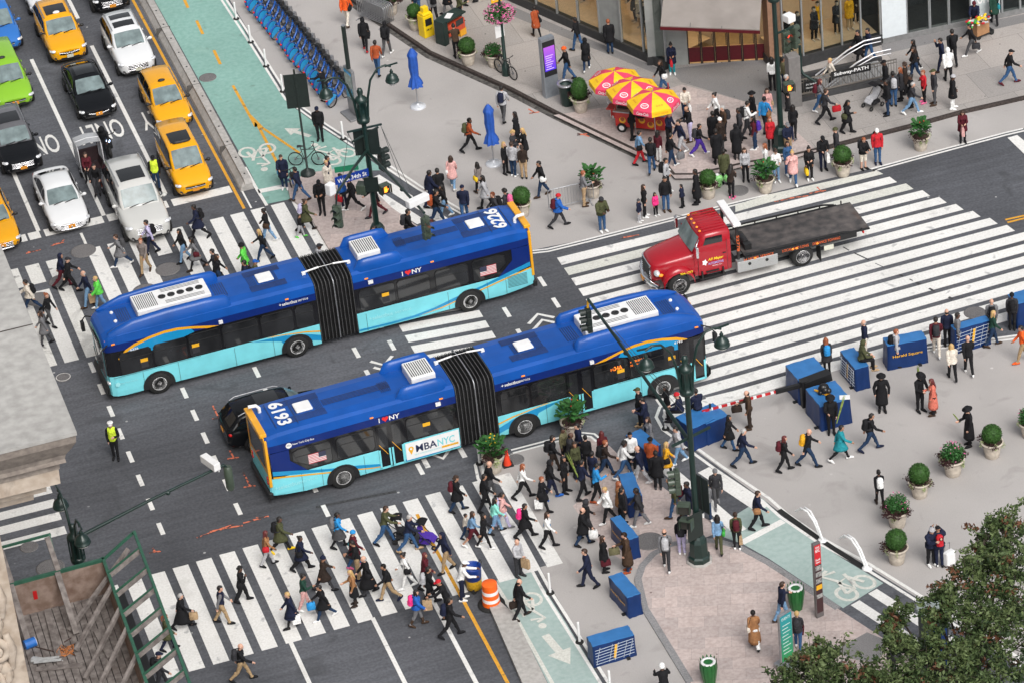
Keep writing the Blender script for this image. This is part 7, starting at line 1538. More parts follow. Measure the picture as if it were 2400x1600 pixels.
# ---------------- everyone on foot: tile, feet, heading, pose; look; label; bags
PEOPLE='''01 1400 770 185 walk;mM short:dark jacket:lilac trousers:navy black;man in a lavender shirt crossing before the silver SUV;bp:black
01 1345 945 -110 walkb;mL short:ginger jacket:plaid trousers:khaki brown;man in a gray checked shirt and khaki trousers on the west crossing
01 1125 880 180 stride;fL short:brunette coat:gray trousers:ddenim white;woman in a gray coat and green scarf on the west crossing;bp:dgray
01 655 1110 5 strideb;mL cap:char jacket:black trousers:black black;man in a dark cap jogging across the west crossing
01 590 1075 0 stride;mM hood:navy jacket:navy trousers:maroon black;runner in a navy hood half behind the man in the dark cap
01 830 1250 195 walk;mL bald:grayhair jacket:navy trousers:ldenim brown;gray haired man in navy jacket and jeans on the west crossing;shopL:tan
01 935 1275 190 walkb;fL short:blond puffer:lime trousers:ldenim white;blond person in a bright green padded jacket
01 300 1305 180 stride;fM short:dark puffer:cream trousers:ddenim black;woman in a cream jacket at the concrete ledge edge;bp:black
01 470 1430 -30 walkb;fL bun:ginger jacket:black tights:dgray black;woman with ginger bun and black top by the ledge
02 430 30 185 walk;fL long:brunette coat:gray trousers:dgray black;woman in a gray coat at the lower end of the west crossing
01 1840 625 190 strideb;mD short:dark coat:navy trousers:black black;man in a navy coat with a white hood on the west crossing;bp:black
01 1700 840 200 walk;fM long:dark jacket:black trousers:ldenim black;woman in black jacket and light jeans on the west crossing;hipR:black
01 1815 910 190 stride;fM long:dark coat:gray tights:black dbrown;woman in a gray top with a dark red bag over black tights;hipL:maroon
01 2005 1040 180 walk;mL short:dark jacket:char trousers:black black;short haired man seen just above the upper bus roof
01 2025 1080 0 walkb;fM long:brunette jacket:black trousers:ddenim black;woman in black leather jacket right above the upper bus roof
01 2275 1000 170 walk;mM helmet:black hoodie:lime trousers:black black;rider in a lime top and black helmet near the upper bus
01 2290 1150 180 stand;mM short:dark jacket:navy trousers:olive black;man in a navy jacket standing close behind the upper bus
01 2235 1290 180 walk;mM short:dark jacket:black trousers:black black;dark haired person mostly hidden behind the upper bus
11 120 660 165 walk;fD bun:dark jacket:black trousers:ldenim white;woman in black jacket and jeans with a brown bag on her back;hipL:brown
11 80 830 180 stride;fL long:blond jacket:black trousers:ddenim black;blond woman in a black suit with flat black shoes;hipR:black
11 25 1150 0 walk;mM cap:blue jacket:olive trousers:khaki black;person in a blue cap peeking over the upper bus roof
11 470 560 0 stride;fM bun:brunette coat:olive tights:black dbrown;woman in a long olive coat and green shirt near the island;bp:lilac
11 415 615 -10 walk;cM short:dark jacket:black trousers:lgray lime;child in black jacket with bright green shoes
11 610 1010 20 walk;mD cap:char hoodie:lgray trousers:dgray black;man in pale hoodie and dark cap behind the bus bellows
11 410 280 155 stride;mM short:dark jacket:navy trousers:denim brown;man in dark jacket and jeans stepping off the island
11 615 400 -95 phone;mM cap:black puffer:black trousers:black black;man in black padded jacket looking at his phone on the island;hipR:black
11 680 210 -60 stand;fL short:blond coat:cream trousers:gray brown;person with pale hair in a beige coat on the island
11 815 335 150 hold;fM short:dark puffer:blue trousers:navy white;woman in bright blue with a large red bag;toteL:red
11 900 372 185 strideb;mM short:dark jacket:black trousers:black white;person in black tracksuit with red and white scarf
11 1110 425 185 stride;mL short:dark jacket:black trousers:maroon char;person hidden behind the island lamp post carrying a black bag;hipR:black
11 1130 835 200 stand;mM short:dark hoodie:black trousers:black black;man in black hoodie behind the upper bus rear air unit;bp:black
11 1180 930 180 stand;mM short:dark jacket:black trousers:black black;person with only dark hair showing above the upper bus
11 1420 690 0 walk;mM short:dark hoodie:black trousers:black black;man in black hoodie walking near the diagonal stripes;bp:char
11 1445 830 10 stand;fM short:dark jacket:maroon trousers:black black;woman in dark red top just behind the upper bus roof
11 1830 740 60 phone;fL long:brunette jacket:dbrown trousers:black black;brown haired woman reading behind the upper bus rear
11 1670 505 0 stride;mM short:dark jacket:black trousers:ddenim black;man in black jacket below the signal camera box;bp:rust
11 1615 330 20 walk;mD short:dark hoodie:navy trousers:navy black;man in navy hoodie beside the stripes behind the camera box
11 1745 430 175 walk;fM long:dark jacket:black trousers:ldenim white;woman in black leather jacket and pale jeans by the double line
11 1700 310 100 walk;mM short:dark coat:black trousers:black black;tall man in black leather coat on the north plaza
11 1815 165 80 walk;fL long:brunette coat:blush trousers:ldenim white;woman in a pink coat walking across the north plaza;hipL:white
11 1925 465 85 walkb;mM cap:navy jacket:navy trousers:denim black;man in navy sweater and cap seen from behind near the bus
11 2120 350 165 walk;fM long:dark coat:lgray tights:black b:black;woman in pale gray coat and black boots
11 2065 225 120 walk;fM long:dark jacket:plaid trousers:black brown;woman in dark checked jacket with a yellow bag;hipL:yellow
11 2215 525 190 walk;mL short+beard:ginger+ginger jacket:char trousers:ddenim black;bearded man in dark jacket beside the bush planter;bp:black
11 2320 480 150 hold;fM curly:dark jacket:char trousers:black black;woman with a pink flowered backpack beside the bush planter;bp:pink
10 845 240 70 walk;mM short:dark hoodie:orange trousers:cream brown;person in a bright orange jacket at the top of the plaza;hipR:black
10 1010 470 85 walk;mM hood:black hoodie:black trousers:black red;person in black tracksuit with red shoes near the steel barriers;caseR:black
10 1210 515 65 walkb;mD scarf:black jacket:black trousers:dgray white;person in black top and gray trousers near the steel barriers;bp:black
10 1125 690 80 walk;mD short:dark jacket:rust trousers:denim black;person in rust jacket near the upper lamp head
10 650 930 150 reach;mM short:dark jacket:black trousers:black black;person in black bending over the hire bicycles
10 595 1290 -95 stand;mD cap:navy jacket:black trousers:black black;man in black clothes and cap standing in the green lane
11 268 168 -90 hold;mL short:brunette coat:navy trousers:ddenim white;man in dark coat and blue shirt astride a hire bicycle
11 690 190 0 stand;mM short:dark jacket:navy trousers:black black;man in navy jacket with red collar beside the parked bicycle
10 1975 1395 0 stride;mD short+beard:dark+dark jacket:rust trousers:black black;bearded man in leather jacket striding on the north plaza;bp:olive
10 2280 1115 70 walk;mM short:dark hoodie:lgray trousers:dgray black;man in pale blue hoodie walking toward the kerb;bp:navy
10 2300 1600 -40 stand;fL long:blond jacket:black trousers:black black;blond woman in black jacket and white shirt beside the umbrella base
10 1850 535 100 reach;mM short:dark jacket:brown trousers:black black;man in brown jacket bending at the newspaper rack
10 1885 215 10 hold;fL long:brunette jacket:olive trousers:black black;woman in olive jacket holding a white sheet by the rack
10 1640 205 110 walk;mM cap:char hoodie:gray trousers:black black;person with black backpack walking above the yellow box;bp:black
10 1490 150 90 walk;mM short:dark jacket:black trousers:denim black;person in black top and jeans behind the bush planter
10 1770 135 160 walk;fM long:dark coat:black trousers:gray black;woman in black coat and gray trousers at the top edge
10 1970 45 10 walk;mM short:dark coat:black trousers:black black;walker cut by the top photo edge near the flower basket
20 230 350 110 walk;fM short:dark coat:rust tights:black brown;woman in a rust coat walking along the shop windows;hipR:black
20 610 470 150 walk;mD short:dark jacket:black trousers:denim black;man in black jacket and jeans eating by the shop windows
20 690 650 80 walkb;fD hood:black coat:black trousers:ddenim white;person in black hood and white shoes below the shop windows;bp:black
20 905 490 95 stand;mL short:ginger coat:black trousers:ddenim black;ginger haired person in dark coat looking into the shop window;hipL:black
20 515 750 180 walk;mM beanie:orange jacket:black trousers:denim black;man in an orange knit cap beside the silver kiosk
20 1475 680 -90 phone;fM bun:dark coat:navy trousers:teal white;woman in teal trousers with a red bag at the shop corner;toteR:red
20 1390 855 200 walk;fM long:brunette jacket:black trousers:denim black;woman with a white tote in front of the shop corner;hipL:white
20 1110 1285 20 reach;mD hood:black hoodie:black trousers:black black;food vendor in a black hood at the red cart
20 1180 1510 10 walk;fM short:dark jacket:ldenim trousers:red black;person in denim jacket and red trousers beside the food cart;hipR:black
20 1290 1590 80 walkb;mD short:dark jacket:black trousers:denim black;man in black jacket with backpack below the food cart;bp:black
20 1355 1500 60 stand;fM long:dark jacket:maroon trousers:white white;woman in dark red top and white trousers at the cart
20 1470 1550 20 walk;mM short:dark jacket:black trousers:ddenim white;person in black jacket with a gray bag near the cart;toteR:gray
20 1450 1330 -50 phone;fL short:blond jacket:navy trousers:black black;blond woman in dark suit queueing at the cart
20 1560 1430 200 walk;mL short:dark jacket:navy trousers:lgray white;man in navy blazer and pale trousers near the cart
20 1600 1110 -80 phone;mL short:dark jacket:cream trousers:ddenim black;man in cream sweater looking at his phone behind the cart;toteL:white
20 1640 1300 195 phone;mM bald:dark jacket:black trousers:lilac brown;balding man in dark jacket and lilac trousers
20 1725 1430 0 stride;fM short:dark jacket:black wide:purple white;person in purple trousers with a printed backpack;bp:char
20 1885 1160 190 walk;fL bun:dark jacket:white trousers:black black;woman with bun and white jacket near the pink corner;hipR:black
20 1955 1290 200 stand;mL short:grayhair jacket:brown trousers:black black;gray haired man in brown jacket with a dark backpack;bp:char
20 1860 1340 90 stand;mD short:dark coat:black trousers:black black;man in black with bag between two groups at the corner;caseL:black
20 1925 1390 -60 stand;fL beanie:white coat:dbrown trousers:dgray black;person in a white knit cap and brown coat
20 1890 1510 95 stand;mD short:dark longcoat:black trousers:black black;man in long black coat with his back to us at the corner
20 2165 1265 10 walkphone;mM short:dark jacket:white trousers:char black;man in white top and black backpack near the corner;bp:black
20 2220 1140 200 stand;fM hat:black coat:black trousers:black black;woman in a black hat near the entrance paving
20 2100 1310 180 stand;mD short:dark jacket:char trousers:black black;broad man in dark jacket at the corner crowd
20 2070 1465 90 stand;mM scarf:black longcoat:black trousers:char black;person in long black coat with dark scarf in the corner crowd
20 2235 1375 170 stand;fM long:dark jacket:maroon trousers:ddenim white;woman in dark red jacket with a bright backpack at the corner;bp:purple
21 2150 95 -90 stand;fL long:brunette jacket:lgray trousers:black black;long haired woman in pale jacket facing the road
20 1960 1690 90 stand;mD short:dark coat:olive trousers:black black;man in olive coat holding something pale blue
21 1430 205 -20 stand;mM short:dark jacket:lgray trousers:black white;man in gray top with black backpack near the kerb;bp:black
20 2330 1215 60 walk;mM short:dark jacket:sky trousers:char black;person with a bright blue bag in the corner crowd;hipR:camel
20 2340 1620 180 stand;fL long:ginger jacket:white trousers:ldenim white;woman in white at the kerb behind the leafy planter
20 55 1330 160 stand;fM long:dark coat:black trousers:black black;long haired woman in black standing on the north plaza
20 25 1500 -30 hold;fL curly:blond jacket:char trousers:ddenim black;curly blond woman in a group by the blue umbrella
20 130 1480 190 hold;fL long:blond coat:black trousers:black black;blond woman in long black coat holding papers
20 20 1620 60 stand;mL short:brunette hoodie:lgray trousers:ddenim white;man in gray hoodie beside the umbrella base
20 115 1640 95 stand;fL pony:brunette jacket:dbrown trousers:tan black;woman with brown ponytail in the group by the umbrella
21 285 240 190 walk;mM short:dark jacket:black trousers:ddenim brown;person in black jacket with a white bag near the barrier;hipL:white
21 435 520 5 stride;fL beanie:red puffer:blue trousers:char black;person in a red knit cap and blue jacket walking by the road;bp:maroon
21 670 325 10 hold;mL short:ginger jacket:gray trousers:tan brown;man in gray jacket with camera behind the crowd barrier
21 835 560 -60 phone;mD beanie:char puffer:olive trousers:denim white;man in dark knit cap and brown jacket waiting at the double line
21 1175 475 -20 stand;cL pom:dgray puffer:navy trousers:lgray white;small child in gray bobble hat and navy jacket
21 1225 430 0 stand;fL long:brunette jacket:black trousers:black white;woman in black jacket with fur hood beside the children
21 1325 415 -50 stand;cM long:dark puffer:hotpink trousers:black white;child in a bright pink jacket at the road edge
21 1420 375 -70 stand2;mM short:dark hoodie:black trousers:denim brown;man in black hoodie and jeans standing with the children
21 1570 340 160 stand;cL short:dark puffer:navy trousers:black black;boy in navy jacket left of the bush planter
21 1705 310 170 stand;mD short:dark longcoat:black trousers:black black;tall man in long black coat with a black bag by the planter;caseR:black
21 2020 255 60 phone;fM long:dark jacket:dbrown tights:black pink;woman in dark top and bright pink shoes by the drain
30 45 830 95 stand;fM long:dark jacket:white trousers:black black;woman in white jacket behind the tall green pole
30 150 840 0 stand;mM short:dark jacket:camo trousers:ddenim black;man in camouflage jacket beside the stone pylon
30 180 1015 0 stand;mL short:grayhair jacket:black trousers:black black;gray haired man in black by the stone pylon foot
30 480 1025 0 walk;fL long:redhair jacket:gray trousers:denim white;woman in gray with a red bag beside the stair railing;bp:maroon
30 530 1130 10 stride;mL short:brunette jacket:char trousers:black black;man in leather jacket carrying a round red bag past the stair;caseR:red
30 730 1225 -30 walkphone;fM long:dark coat:black wide:black black;woman in black with an olive bag checking her phone;hipR:olive
30 240 1270 80 walk;fD long:dark jacket:black trousers:black gray;long haired woman in black walking behind the tall pole
30 190 1440 -70 hold;mL cap:gray jacket:navy trousers:khaki black;man in gray cap and navy sweater at the pole foot
30 30 1370 -90 stand;fL long:ginger coat:red trousers:black black;woman in bright red coat facing the road
30 5 1120 -90 stand;fL long:brunette coat:blush trousers:tan black;woman in a pale pink coat with a tan bag;hipL:tan
30 590 830 200 walk;fL short:blond jacket:cream trousers:black black;blond woman in cream jacket going down the stair
30 845 600 200 walk;mM short:dark coat:black trousers:black black;man in black stepping down into the stair
30 935 575 195 walkb;mM short:dark jacket:navy trousers:denim red;man in navy jacket at the top of the stair
30 1085 880 185 stand2;mD cap:black jacket:black trousers:black black;man in black sweater leaning on the stair railing
30 1100 1060 190 stand;mD short:dark puffer:black trousers:ddenim black;man in black padded jacket beside the gray stroller
30 1155 975 95 stand;mD short:dark jacket:char trousers:denim black;person with a pale gray backpack and jeans by the railing;bp:lgray
30 1225 925 180 stand;fL long:ginger coat:char trousers:black black;woman in dark coat in the group by the stair
30 1265 870 160 stand;fM curly:brunette coat:dbrown trousers:black black;curly haired woman in the group by the stair
30 1320 985 190 stand;fD bun:dark coat:black trousers:black black;woman in black coat with a bun in the group by the stair
30 1325 1050 -10 stride;fL short:grayhair jacket:char trousers:ldenim white;gray haired woman striding in pale jeans by the group
30 1350 660 180 walk;fM long:dark coat:black trousers:black white;long haired woman in black beside the white shopfront
30 1355 740 190 walkb;fM long:brunette jacket:black trousers:ddenim brown;woman in black jacket with a brown bag upon the pavement;hipR:brown
30 1435 945 200 stand;fL short:ginger jacket:red tights:black pink;woman in red jacket and ripped black trousers
30 1530 965 190 stand;mL cap:olive jacket:char trousers:dgray brown;man in gray cap beside the woman in red jacket
30 1600 665 180 call;mM short:dark jacket:navy trousers:navy brown;man in navy suit drinking while he walks
30 1700 600 95 walk;mM short:dark jacket:black trousers:black black;man in black jacket behind the person in white hood;bp:black
30 1660 765 95 walk;mD hood:white hoodie:white trousers:black black;person in a white hooded top walking away
30 1700 1005 0 stand2;mD beanie:lgray coat:black trousers:white white;man in pale knit cap black coat and white trousers
30 1870 510 185 stride;fM bun:dark jacket:black trousers:dgray white;woman with dark duffel bag below the loaded cart;caseL:char
30 2220 775 0 stride;mL cap:black jacket:black trousers:denim maroon;man in black jacket and cap walking alone at the far pavement edge
30 1790 1305 -90 phone;fL long:brunette coat:maroon tights:black b:black;woman in dark red coat holding a pink shopping bag;shopR:blush
30 1900 300 -100 reach;mM beanie:maroon jacket:navy trousers:black black;vendor in a dark red cap leaning on the loaded cart
30 2080 225 90 walk;fM hood:dgreen coat:dgreen trousers:black black;person in a dark green coat beside the loaded cart;hipR:teal
30 1010 1505 -85 stand;mL cap:white hoodie:red trousers:denim navy;person in white cap and red and white top at the kerb;bp:black
30 880 1555 -60 phone;fL short:ginger puffer:black shorts:cream black;person in black jacket and pale shorts at the kerb;bp:char
30 510 1560 -80 phone;mL cap:black jacket:black trousers:navy black;man in black beret and blazer beside the bush planter;shopL:white
30 635 1490 180 stand;mL beanie:olive jacket:char trousers:black black;man in an olive knit cap behind the bush planter
30 385 1640 -90 phone;fL bun:dark jacket:black trousers:black black;woman in black jacket over pink shirt at the kerb
30 80 1670 -80 phone;fL bun:brunette hoodie:white trousers:ldenim white;woman in white hooded top near the leafy planter
31 235 125 -90 call;fL bun:blond coat:blush trousers:denim white;woman in a pale pink coat near the leafy planter
30 190 1610 -60 stand;fM long:brunette jacket:denim trousers:denim white;woman in denim jacket at the kerb by the tall pole
31 385 85 -80 stand;fM short:dark jacket:black trousers:black white;person in black with a yellow bag at the road edge;toteR:yellow
32 895 150 180 stand;mL bald:grayhair jacket:navy trousers:cream black;gray haired man in navy jacket behind the hooded sitter
32 545 290 95 stand;fL long:ginger coat:char tights:black black;woman in dark coat with a pale blue backpack by the crosswalk;bp:sky
32 1185 230 0 stand;mL short:ginger hoodie:lgray trousers:black black;man in gray hoodie in front of the gold lettered block;bp:black
32 1550 130 85 walk;mM short:dark jacket:maroon trousers:cream white;man in dark red top with black backpack and cream trousers;bp:char
32 1650 45 90 stand;mL bald:dark jacket:navy trousers:black black;man in navy sweater with a brown bag at the crosswalk edge;hipR:brown
32 1745 90 0 stand;mD short:dark jacket:gray trousers:char black;man in gray jacket before the net print block
32 1845 300 95 walk;mL none:dark jacket:black trousers:black white;bald man in black with white shoes on the east plaza
32 1695 350 95 walk;fL long:blond puffer:cream trousers:black black;blond woman in a cream jacket walking away on the plaza
32 2065 45 0 walk;fL long:blond jacket:dgreen trousers:ddenim brown;woman in dark jacket holding flowers by the net print block
31 2060 1520 85 stand;mL none:dark jacket:gray trousers:dgray black;balding man in gray jacket behind the net print block;bp:black
31 2245 1460 85 stand;mD beanie:black jacket:char trousers:black black;man in black knit cap and gray jacket at the far road edge;bp:black
32 2340 195 180 walk;mM short:dark jacket:orange trousers:khaki orange;person in orange boots cut by the photo edge
32 1050 638 -90 wide;mL hat+beard:black+dark longcoat:black trousers:black black;bearded man in wide black hat and coat standing alone on the plaza
32 1400 638 -60 phone;mL hat:black jacket:black trousers:black black;man in black hat holding a palm branch to his face
32 1520 672 180 hold;fM long:redhair longcoat:salmon wide:black brown;woman in a long salmon coat beside the hat wearing man
32 1850 955 195 hold;mL hat:black longcoat:black trousers:black black;man in black hat and long coat holding palm by the planters
32 585 842 -90 hold;mL hat+beard:black+brunette jacket:black trousers:black black;man in black hat and white shirt before the bag laden block
32 945 1000 5 stride;mM short:dark jacket:black trousers:ddenim navy;man in black striding across the east plaza;bp:black
32 375 1150 0 strideb;mL none:dark jacket:black trousers:ddenim black;bald man with a bright yellow backpack;bp:mustard
32 670 1095 0 stride;fM short:dark coat:teal tights:black white;woman in a blue dyed coat with a teal bag;hipL:teal
32 155 1190 0 walk;fL long:redhair jacket:black trousers:black black;red haired woman with a dark pink backpack on the plaza;bp:maroon
32 1030 1515 95 walk;fD bun:dark jacket:black tights:black b:dbrown;woman with a white backpack walking away on the plaza;bp:white
33 1575 490 95 hug;mM cap:black puffer:navy trousers:navy black;hugging man in navy with a red backpack;bp:red
33 1500 485 -60 hug;mL pom:lgray puffer:navy trousers:black white;hugging person in a striped bobble hat
33 140 1010 20 walkcarry;mL short:brunette jacket:navy trousers:ldenim brown;man in navy top dropping litter in the green bin
33 280 1258 80 walk;fL short:blond hoodie:char trousers:denim white;person in gray hood carrying a dark red bag by the bin;bp:char,caseR:maroon
22 1185 770 170 stand;mL cap:olive hoodie:black trousers:black tan;person in an olive cap and black top beside the lower bus
22 1240 860 175 phone;mL short:dark jacket:navy trousers:navy black;man in navy blazer waiting beside the lower bus
22 1275 1010 200 stand;fL long:brunette coat:gray trousers:black black;woman in gray coat with long hair beside the lower bus;hipR:black
22 1435 735 200 stand;fD long:dark jacket:black trousers:black white;woman in black with white shoes by the lower bus front wheel
22 2185 800 185 hold;mL bald:dark jacket:brown trousers:dbrown brown;man in brown suit holding a briefcase by the gate arm;caseR:dbrown
22 2000 995 -10 walkb;fM long:dark coat:black trousers:denim black;woman in black coat and jeans past the bicycle print block
22 2130 1140 0 stride;mL short:grayhair jacket:navy trousers:ddenim black;gray haired man in navy jacket striding on the plaza
22 390 1205 0 walk;mL bald+beard:dark+dark jacket:black trousers:dbrown black;bearded man in black with phone near the corner planter;bp:black
22 490 1105 -40 stand;fD short:dark jacket:camo trousers:black black;person in camouflage jacket beside the tall corner planter
22 550 1180 0 phone;mD bald:dark coat:char trousers:black black;man in charcoal coat reading his phone at the corner
22 630 1090 190 stand;mL short:dark coat:navy trousers:navy black;tall man in navy suit beside the tall corner planter
22 700 1185 90 stand;fL bun:dark jacket:black trousers:black black;woman with a cream scarf in the corner crowd
22 850 1150 100 stand;fL long:redhair jacket:maroon trousers:black black;auburn haired woman in the corner crowd
22 865 1245 5 stride;mL short:ginger jacket:dbrown trousers:ddenim brown;man in dark brown jacket striding through the corner crowd;bp:black
22 1040 1250 10 stride;mD curly:dark jacket:white trousers:denim white;curly haired man in white top carrying a brown jacket
22 1110 1185 -90 stand;mM short+beard:dark+dark jacket:white trousers:black white;bearded man in white sweater beside a blue vinyl block
22 1190 1315 160 walk;mL none:dark jacket:navy trousers:lgray white;bald man in navy jacket and pale jeans at the corner
22 1290 1230 60 hold;mD beanie:black jacket:rust trousers:char black;man in rust leather jacket at the corner
22 1430 1255 10 walkb;fL long:blond coat:mustard tights:black black;blond woman in a mustard yellow coat;hipR:black
22 1345 1350 90 stand;mD short:dark coat:black trousers:black dgray;man in black coat seen from behind by the yellow coat
22 1540 1120 190 walk;mL short:dark hoodie:lgray trousers:ldenim white;man in pale hoodie behind the lamp post;hipR:black
22 110 1440 0 stride;fL long:ginger jacket:white trousers:black black;ginger woman in white blouse walking by the bus stop corner
22 370 1445 0 walk;mD hood:black jacket:black trousers:navy blue;man in black hood with striped track trousers
22 290 1560 -10 walkb;fL short:ginger coat:black trousers:black black;fair haired person in black coat with two bags;hipR:black,shopR:white
22 495 1385 -20 stand;fM long:dark jacket:black trousers:black black;woman in black tracksuit with pale stripes holding palm
22 790 1465 10 walkphone;mM short:dark jacket:sky trousers:black rust;man in bright blue jacket and rust shoes
22 660 1440 30 walk;mM short:dark jacket:navy trousers:black black;man in dark suit carrying a long palm branch
22 760 1335 60 stand;fM short:dark jacket:navy trousers:char black;person in dark navy behind the bright blue jacket
22 600 1250 -60 stand;fM long:brunette jacket:olive trousers:black black;woman with a yellow scarf between palm carriers
23 890 95 190 walk;fL short:blond puffer:white trousers:black white;blond woman in a white padded coat at the corner
22 1000 1610 0 stand;fL long:ginger coat:camel trousers:black black;ginger haired woman in camel coat by the blue block
22 1030 1690 20 stand;mM short:dark jacket:black trousers:black black;man in black before the woman in camel coat
23 1180 130 170 walk;mD short:dark hoodie:char trousers:gray white;man in dark hoodie and gray trousers passing the blue block
23 665 305 0 walk;mL bald:dark coat:black trousers:ddenim black;balding man in dark coat walking below the crowd;toteR:white
23 700 240 20 walkb;mD hood:char jacket:black trousers:char black;hooded man in black beside the balding man
22 1510 1620 170 call;mM curly:dark jacket:olive trousers:denim brown;man in olive jacket raising his arms left of the pole;bp:maroon
22 1640 1640 190 walk;mD short:dark jacket:navy trousers:navy black;person in dark clothes just behind the lower pole
22 1795 1630 -80 walk;fL curly:blond puffer:gray trousers:ddenim white;curly blond woman in a gray padded coat
22 1885 1510 -85 walkb;mL beanie:gray jacket:char trousers:dgray gray;man in gray knit cap and dark jacket on the stripes
23 2265 150 0 walk;mL short:brunette jacket:navy trousers:black black;man in navy jacket with a tan bag on the stripes;hipR:camel
23 130 235 0 stride;fM short:dark coat:black wide:black black;woman in black with a flowered backpack at the lane edge;bp:hotpink
23 340 325 -10 walk;fL long:brunette jacket:white trousers:black black;woman in white blouse with a bright blue bag;hipL:sky
23 710 690 185 walkb;mL short:brunette jacket:navy trousers:navy black;man in navy suit and white shirt on the lower plaza
23 855 545 10 stand;fL long:brunette coat:black trousers:black black;woman in black coat with a dark red briefcase;caseR:maroon
23 1070 545 185 hold;mL short+beard:brunette+brunette longcoat:brown trousers:ddenim rust;man in brown coat with red shoes and camouflage bag;caseR:camo
23 1425 525 85 walk;mL bald:dark jacket:gray trousers:char white;man with gray backpack walking onto the pink paving;bp:lgray
23 1565 380 90 stand;fM hood:black jacket:black trousers:lilac white;person in black hood and pale trousers left of the pole;bp:char
23 1905 368 85 walk;fM long:dark jacket:ldenim trousers:olive black;woman in denim jacket with a green bag;hipR:green
23 2070 332 90 stand;fM bun:brunette jacket:olive tights:black white;woman with dark red backpack and white shoes;bp:maroon,shopR:tan
23 2235 1248 90 walk;fD bun:dark longcoat:camel wide:white black;woman in a long camel coat alone on pink paving;hipL:cream
23 1410 1740 95 ride;mD helmet:white jacket:black trousers:black black;cyclist in a white helmet at the bottom photo edge
23 70 590 -40 hold;mL none:dark jacket:lgray trousers:char char;bald man in gray and black jacket with a tan shopping bag;shopR:tan
23 90 975 20 walk;mL bald:dark jacket:black trousers:black dbrown;man in black and red jacket in the lower green lane;caseL:dbrown
12 2165 1455 10 walk;mL none:dark jacket:black trousers:dgray black;bald man in black sweater below the tall leafy planter
12 1860 1560 0 walk;fM curly:brunette coat:black trousers:ddenim black;woman in black coat with dark red backpack on the south crossing;bp:maroon
13 1940 240 0 walk;cM short:dark jacket:cream trousers:ddenim black;child in a cream jacket amid the girls on the south crossing
13 2005 305 0 stride;fM long:brunette jacket:ldenim shorts:maroon white;girl in denim jacket and dark red shorts
13 2110 335 0 walkb;fM long:dark jacket:black tights:black white;girl with long dark hair dressed in black
13 2215 190 10 walk;fM long:dark jacket:mint trousers:ldenim black;girl in a mint green jacket at the crossing end
13 2280 145 10 walkb;fM short:dark hoodie:blush trousers:lilac gray;girl in pink top with a colourful backpack;bp:lilac
12 2120 1560 10 walk;mM short:dark jacket:black trousers:black black;person in black behind the girl in pink
13 240 362 0 stride;fD short:dark coat:olive trousers:black yellow;person in olive parka with yellow shoes;bp:black
13 120 490 5 walk;fD long:redhair jacket:camel trousers:lgray black;woman in brown jacket with a bright red bag;hipR:red
13 430 530 0 stride;fD bun:dark coat:navy wide:black black;woman in navy coat with a large black bag;hipR:black
13 775 325 0 walk;fD short:dark jacket:sky skirt:dgray black;woman in bright blue denim jacket and gray skirt;bp:gray
13 920 500 10 walk;fL beanie:sky coat:maroon trousers:denim pink;woman in pale blue knit cap and dark red coat;hipL:teal
13 950 612 180 phone;mM short:dark jacket:black trousers:khaki navy;young man in black reading his phone on the south crossing
13 1200 290 0 push;mL short:brunette jacket:olive trousers:denim black;man in olive jacket pushing a stroller
13 1415 362 0 push;mL short:grayhair jacket:navy trousers:denim tan;gray haired man in navy pushing the purple stroller
13 1760 545 200 walk;mM hood:navy jacket:navy trousers:khaki black;man in navy hood and khaki trousers on the south crossing
13 1905 805 10 reach;mD cap:white jacket:white trousers:navy white;street cleaner in white and navy with the blue barrel
13 1045 752 190 walk;mL bald:grayhair longcoat:black trousers:char black;elderly man in long black coat and green tie;hipL:black
13 915 855 195 hold;fL long:blond jacket:camel skirt:black b:dbrown;blond woman in a camel jacket and black skirt
13 1230 812 190 strideb;mM short+beard:dark+dark jacket:black trousers:khaki navy;bearded man in black jacket and khaki trousers on the south crossing
13 1400 697 185 walk;fM bun:dark jacket:white trousers:white white;woman dressed all in white on the south crossing;hipL:black
13 1575 700 0 walk;fM long:redhair coat:maroon tights:black black;woman with dark red hair and coat on the south crossing
13 1610 850 10 walk;mM short:dark jacket:black trousers:black black;person with a pale gray backpack near the blue barrel;bp:lgray
13 1495 1042 0 walk;fL long:dark puffer:blue trousers:gray b:brown;woman in bright blue jacket with a flowered pink backpack;bp:hotpink
13 1765 965 185 reach;mM cap:red jacket:black trousers:black black;man in a red cap carrying a brown bag of shopping;shopL:tan
13 1800 1142 5 stride;mM short:dark jacket:black trousers:black black;man in black with a navy backpack leaving the south crossing;bp:navy
13 640 722 10 strideb;fM pom:navy coat:dbrown trousers:char black;person in navy and red bobble hat on the south crossing
13 640 982 190 stride;fM short:dark coat:black trousers:ddenim white;person in black coat with a pale blue bag and white shoes;toteR:sky
13 460 900 0 walkphone;fM bun:dark jacket:dgreen trousers:blush white;woman in dark green jacket looking at her phone
13 345 1057 190 walk;fL short:blond coat:navy skirt:navy black;blond woman in navy coat with a white star bag;shopL:white
03 2240 822 0 call;fD curly:dark jacket:black wide:black black;woman in black on the phone at the crossing end;hipR:black
03 2060 1022 0 walkb;mL short:dark vest:navy trousers:khaki black;man in dark vest and gray sleeves with khaki trousers
03 1690 1062 0 stride;fL short:grayhair longcoat:black tights:black b:black;gray haired woman in black coat beside the green lattice;toteR:tan
03 1560 1265 0 walk;fL pony:ginger coat:olive trousers:navy black;woman with ginger braid behind the green lattice
03 1500 1640 0 walk;mL cap:navy jacket:char trousers:char black;man in dark cap seen through the green lattice;bp:black
03 2240 1548 0 stride;mL none:dark jacket:black trousers:khaki black;bald man in black jacket and khaki trousers at the bottom;bp:char
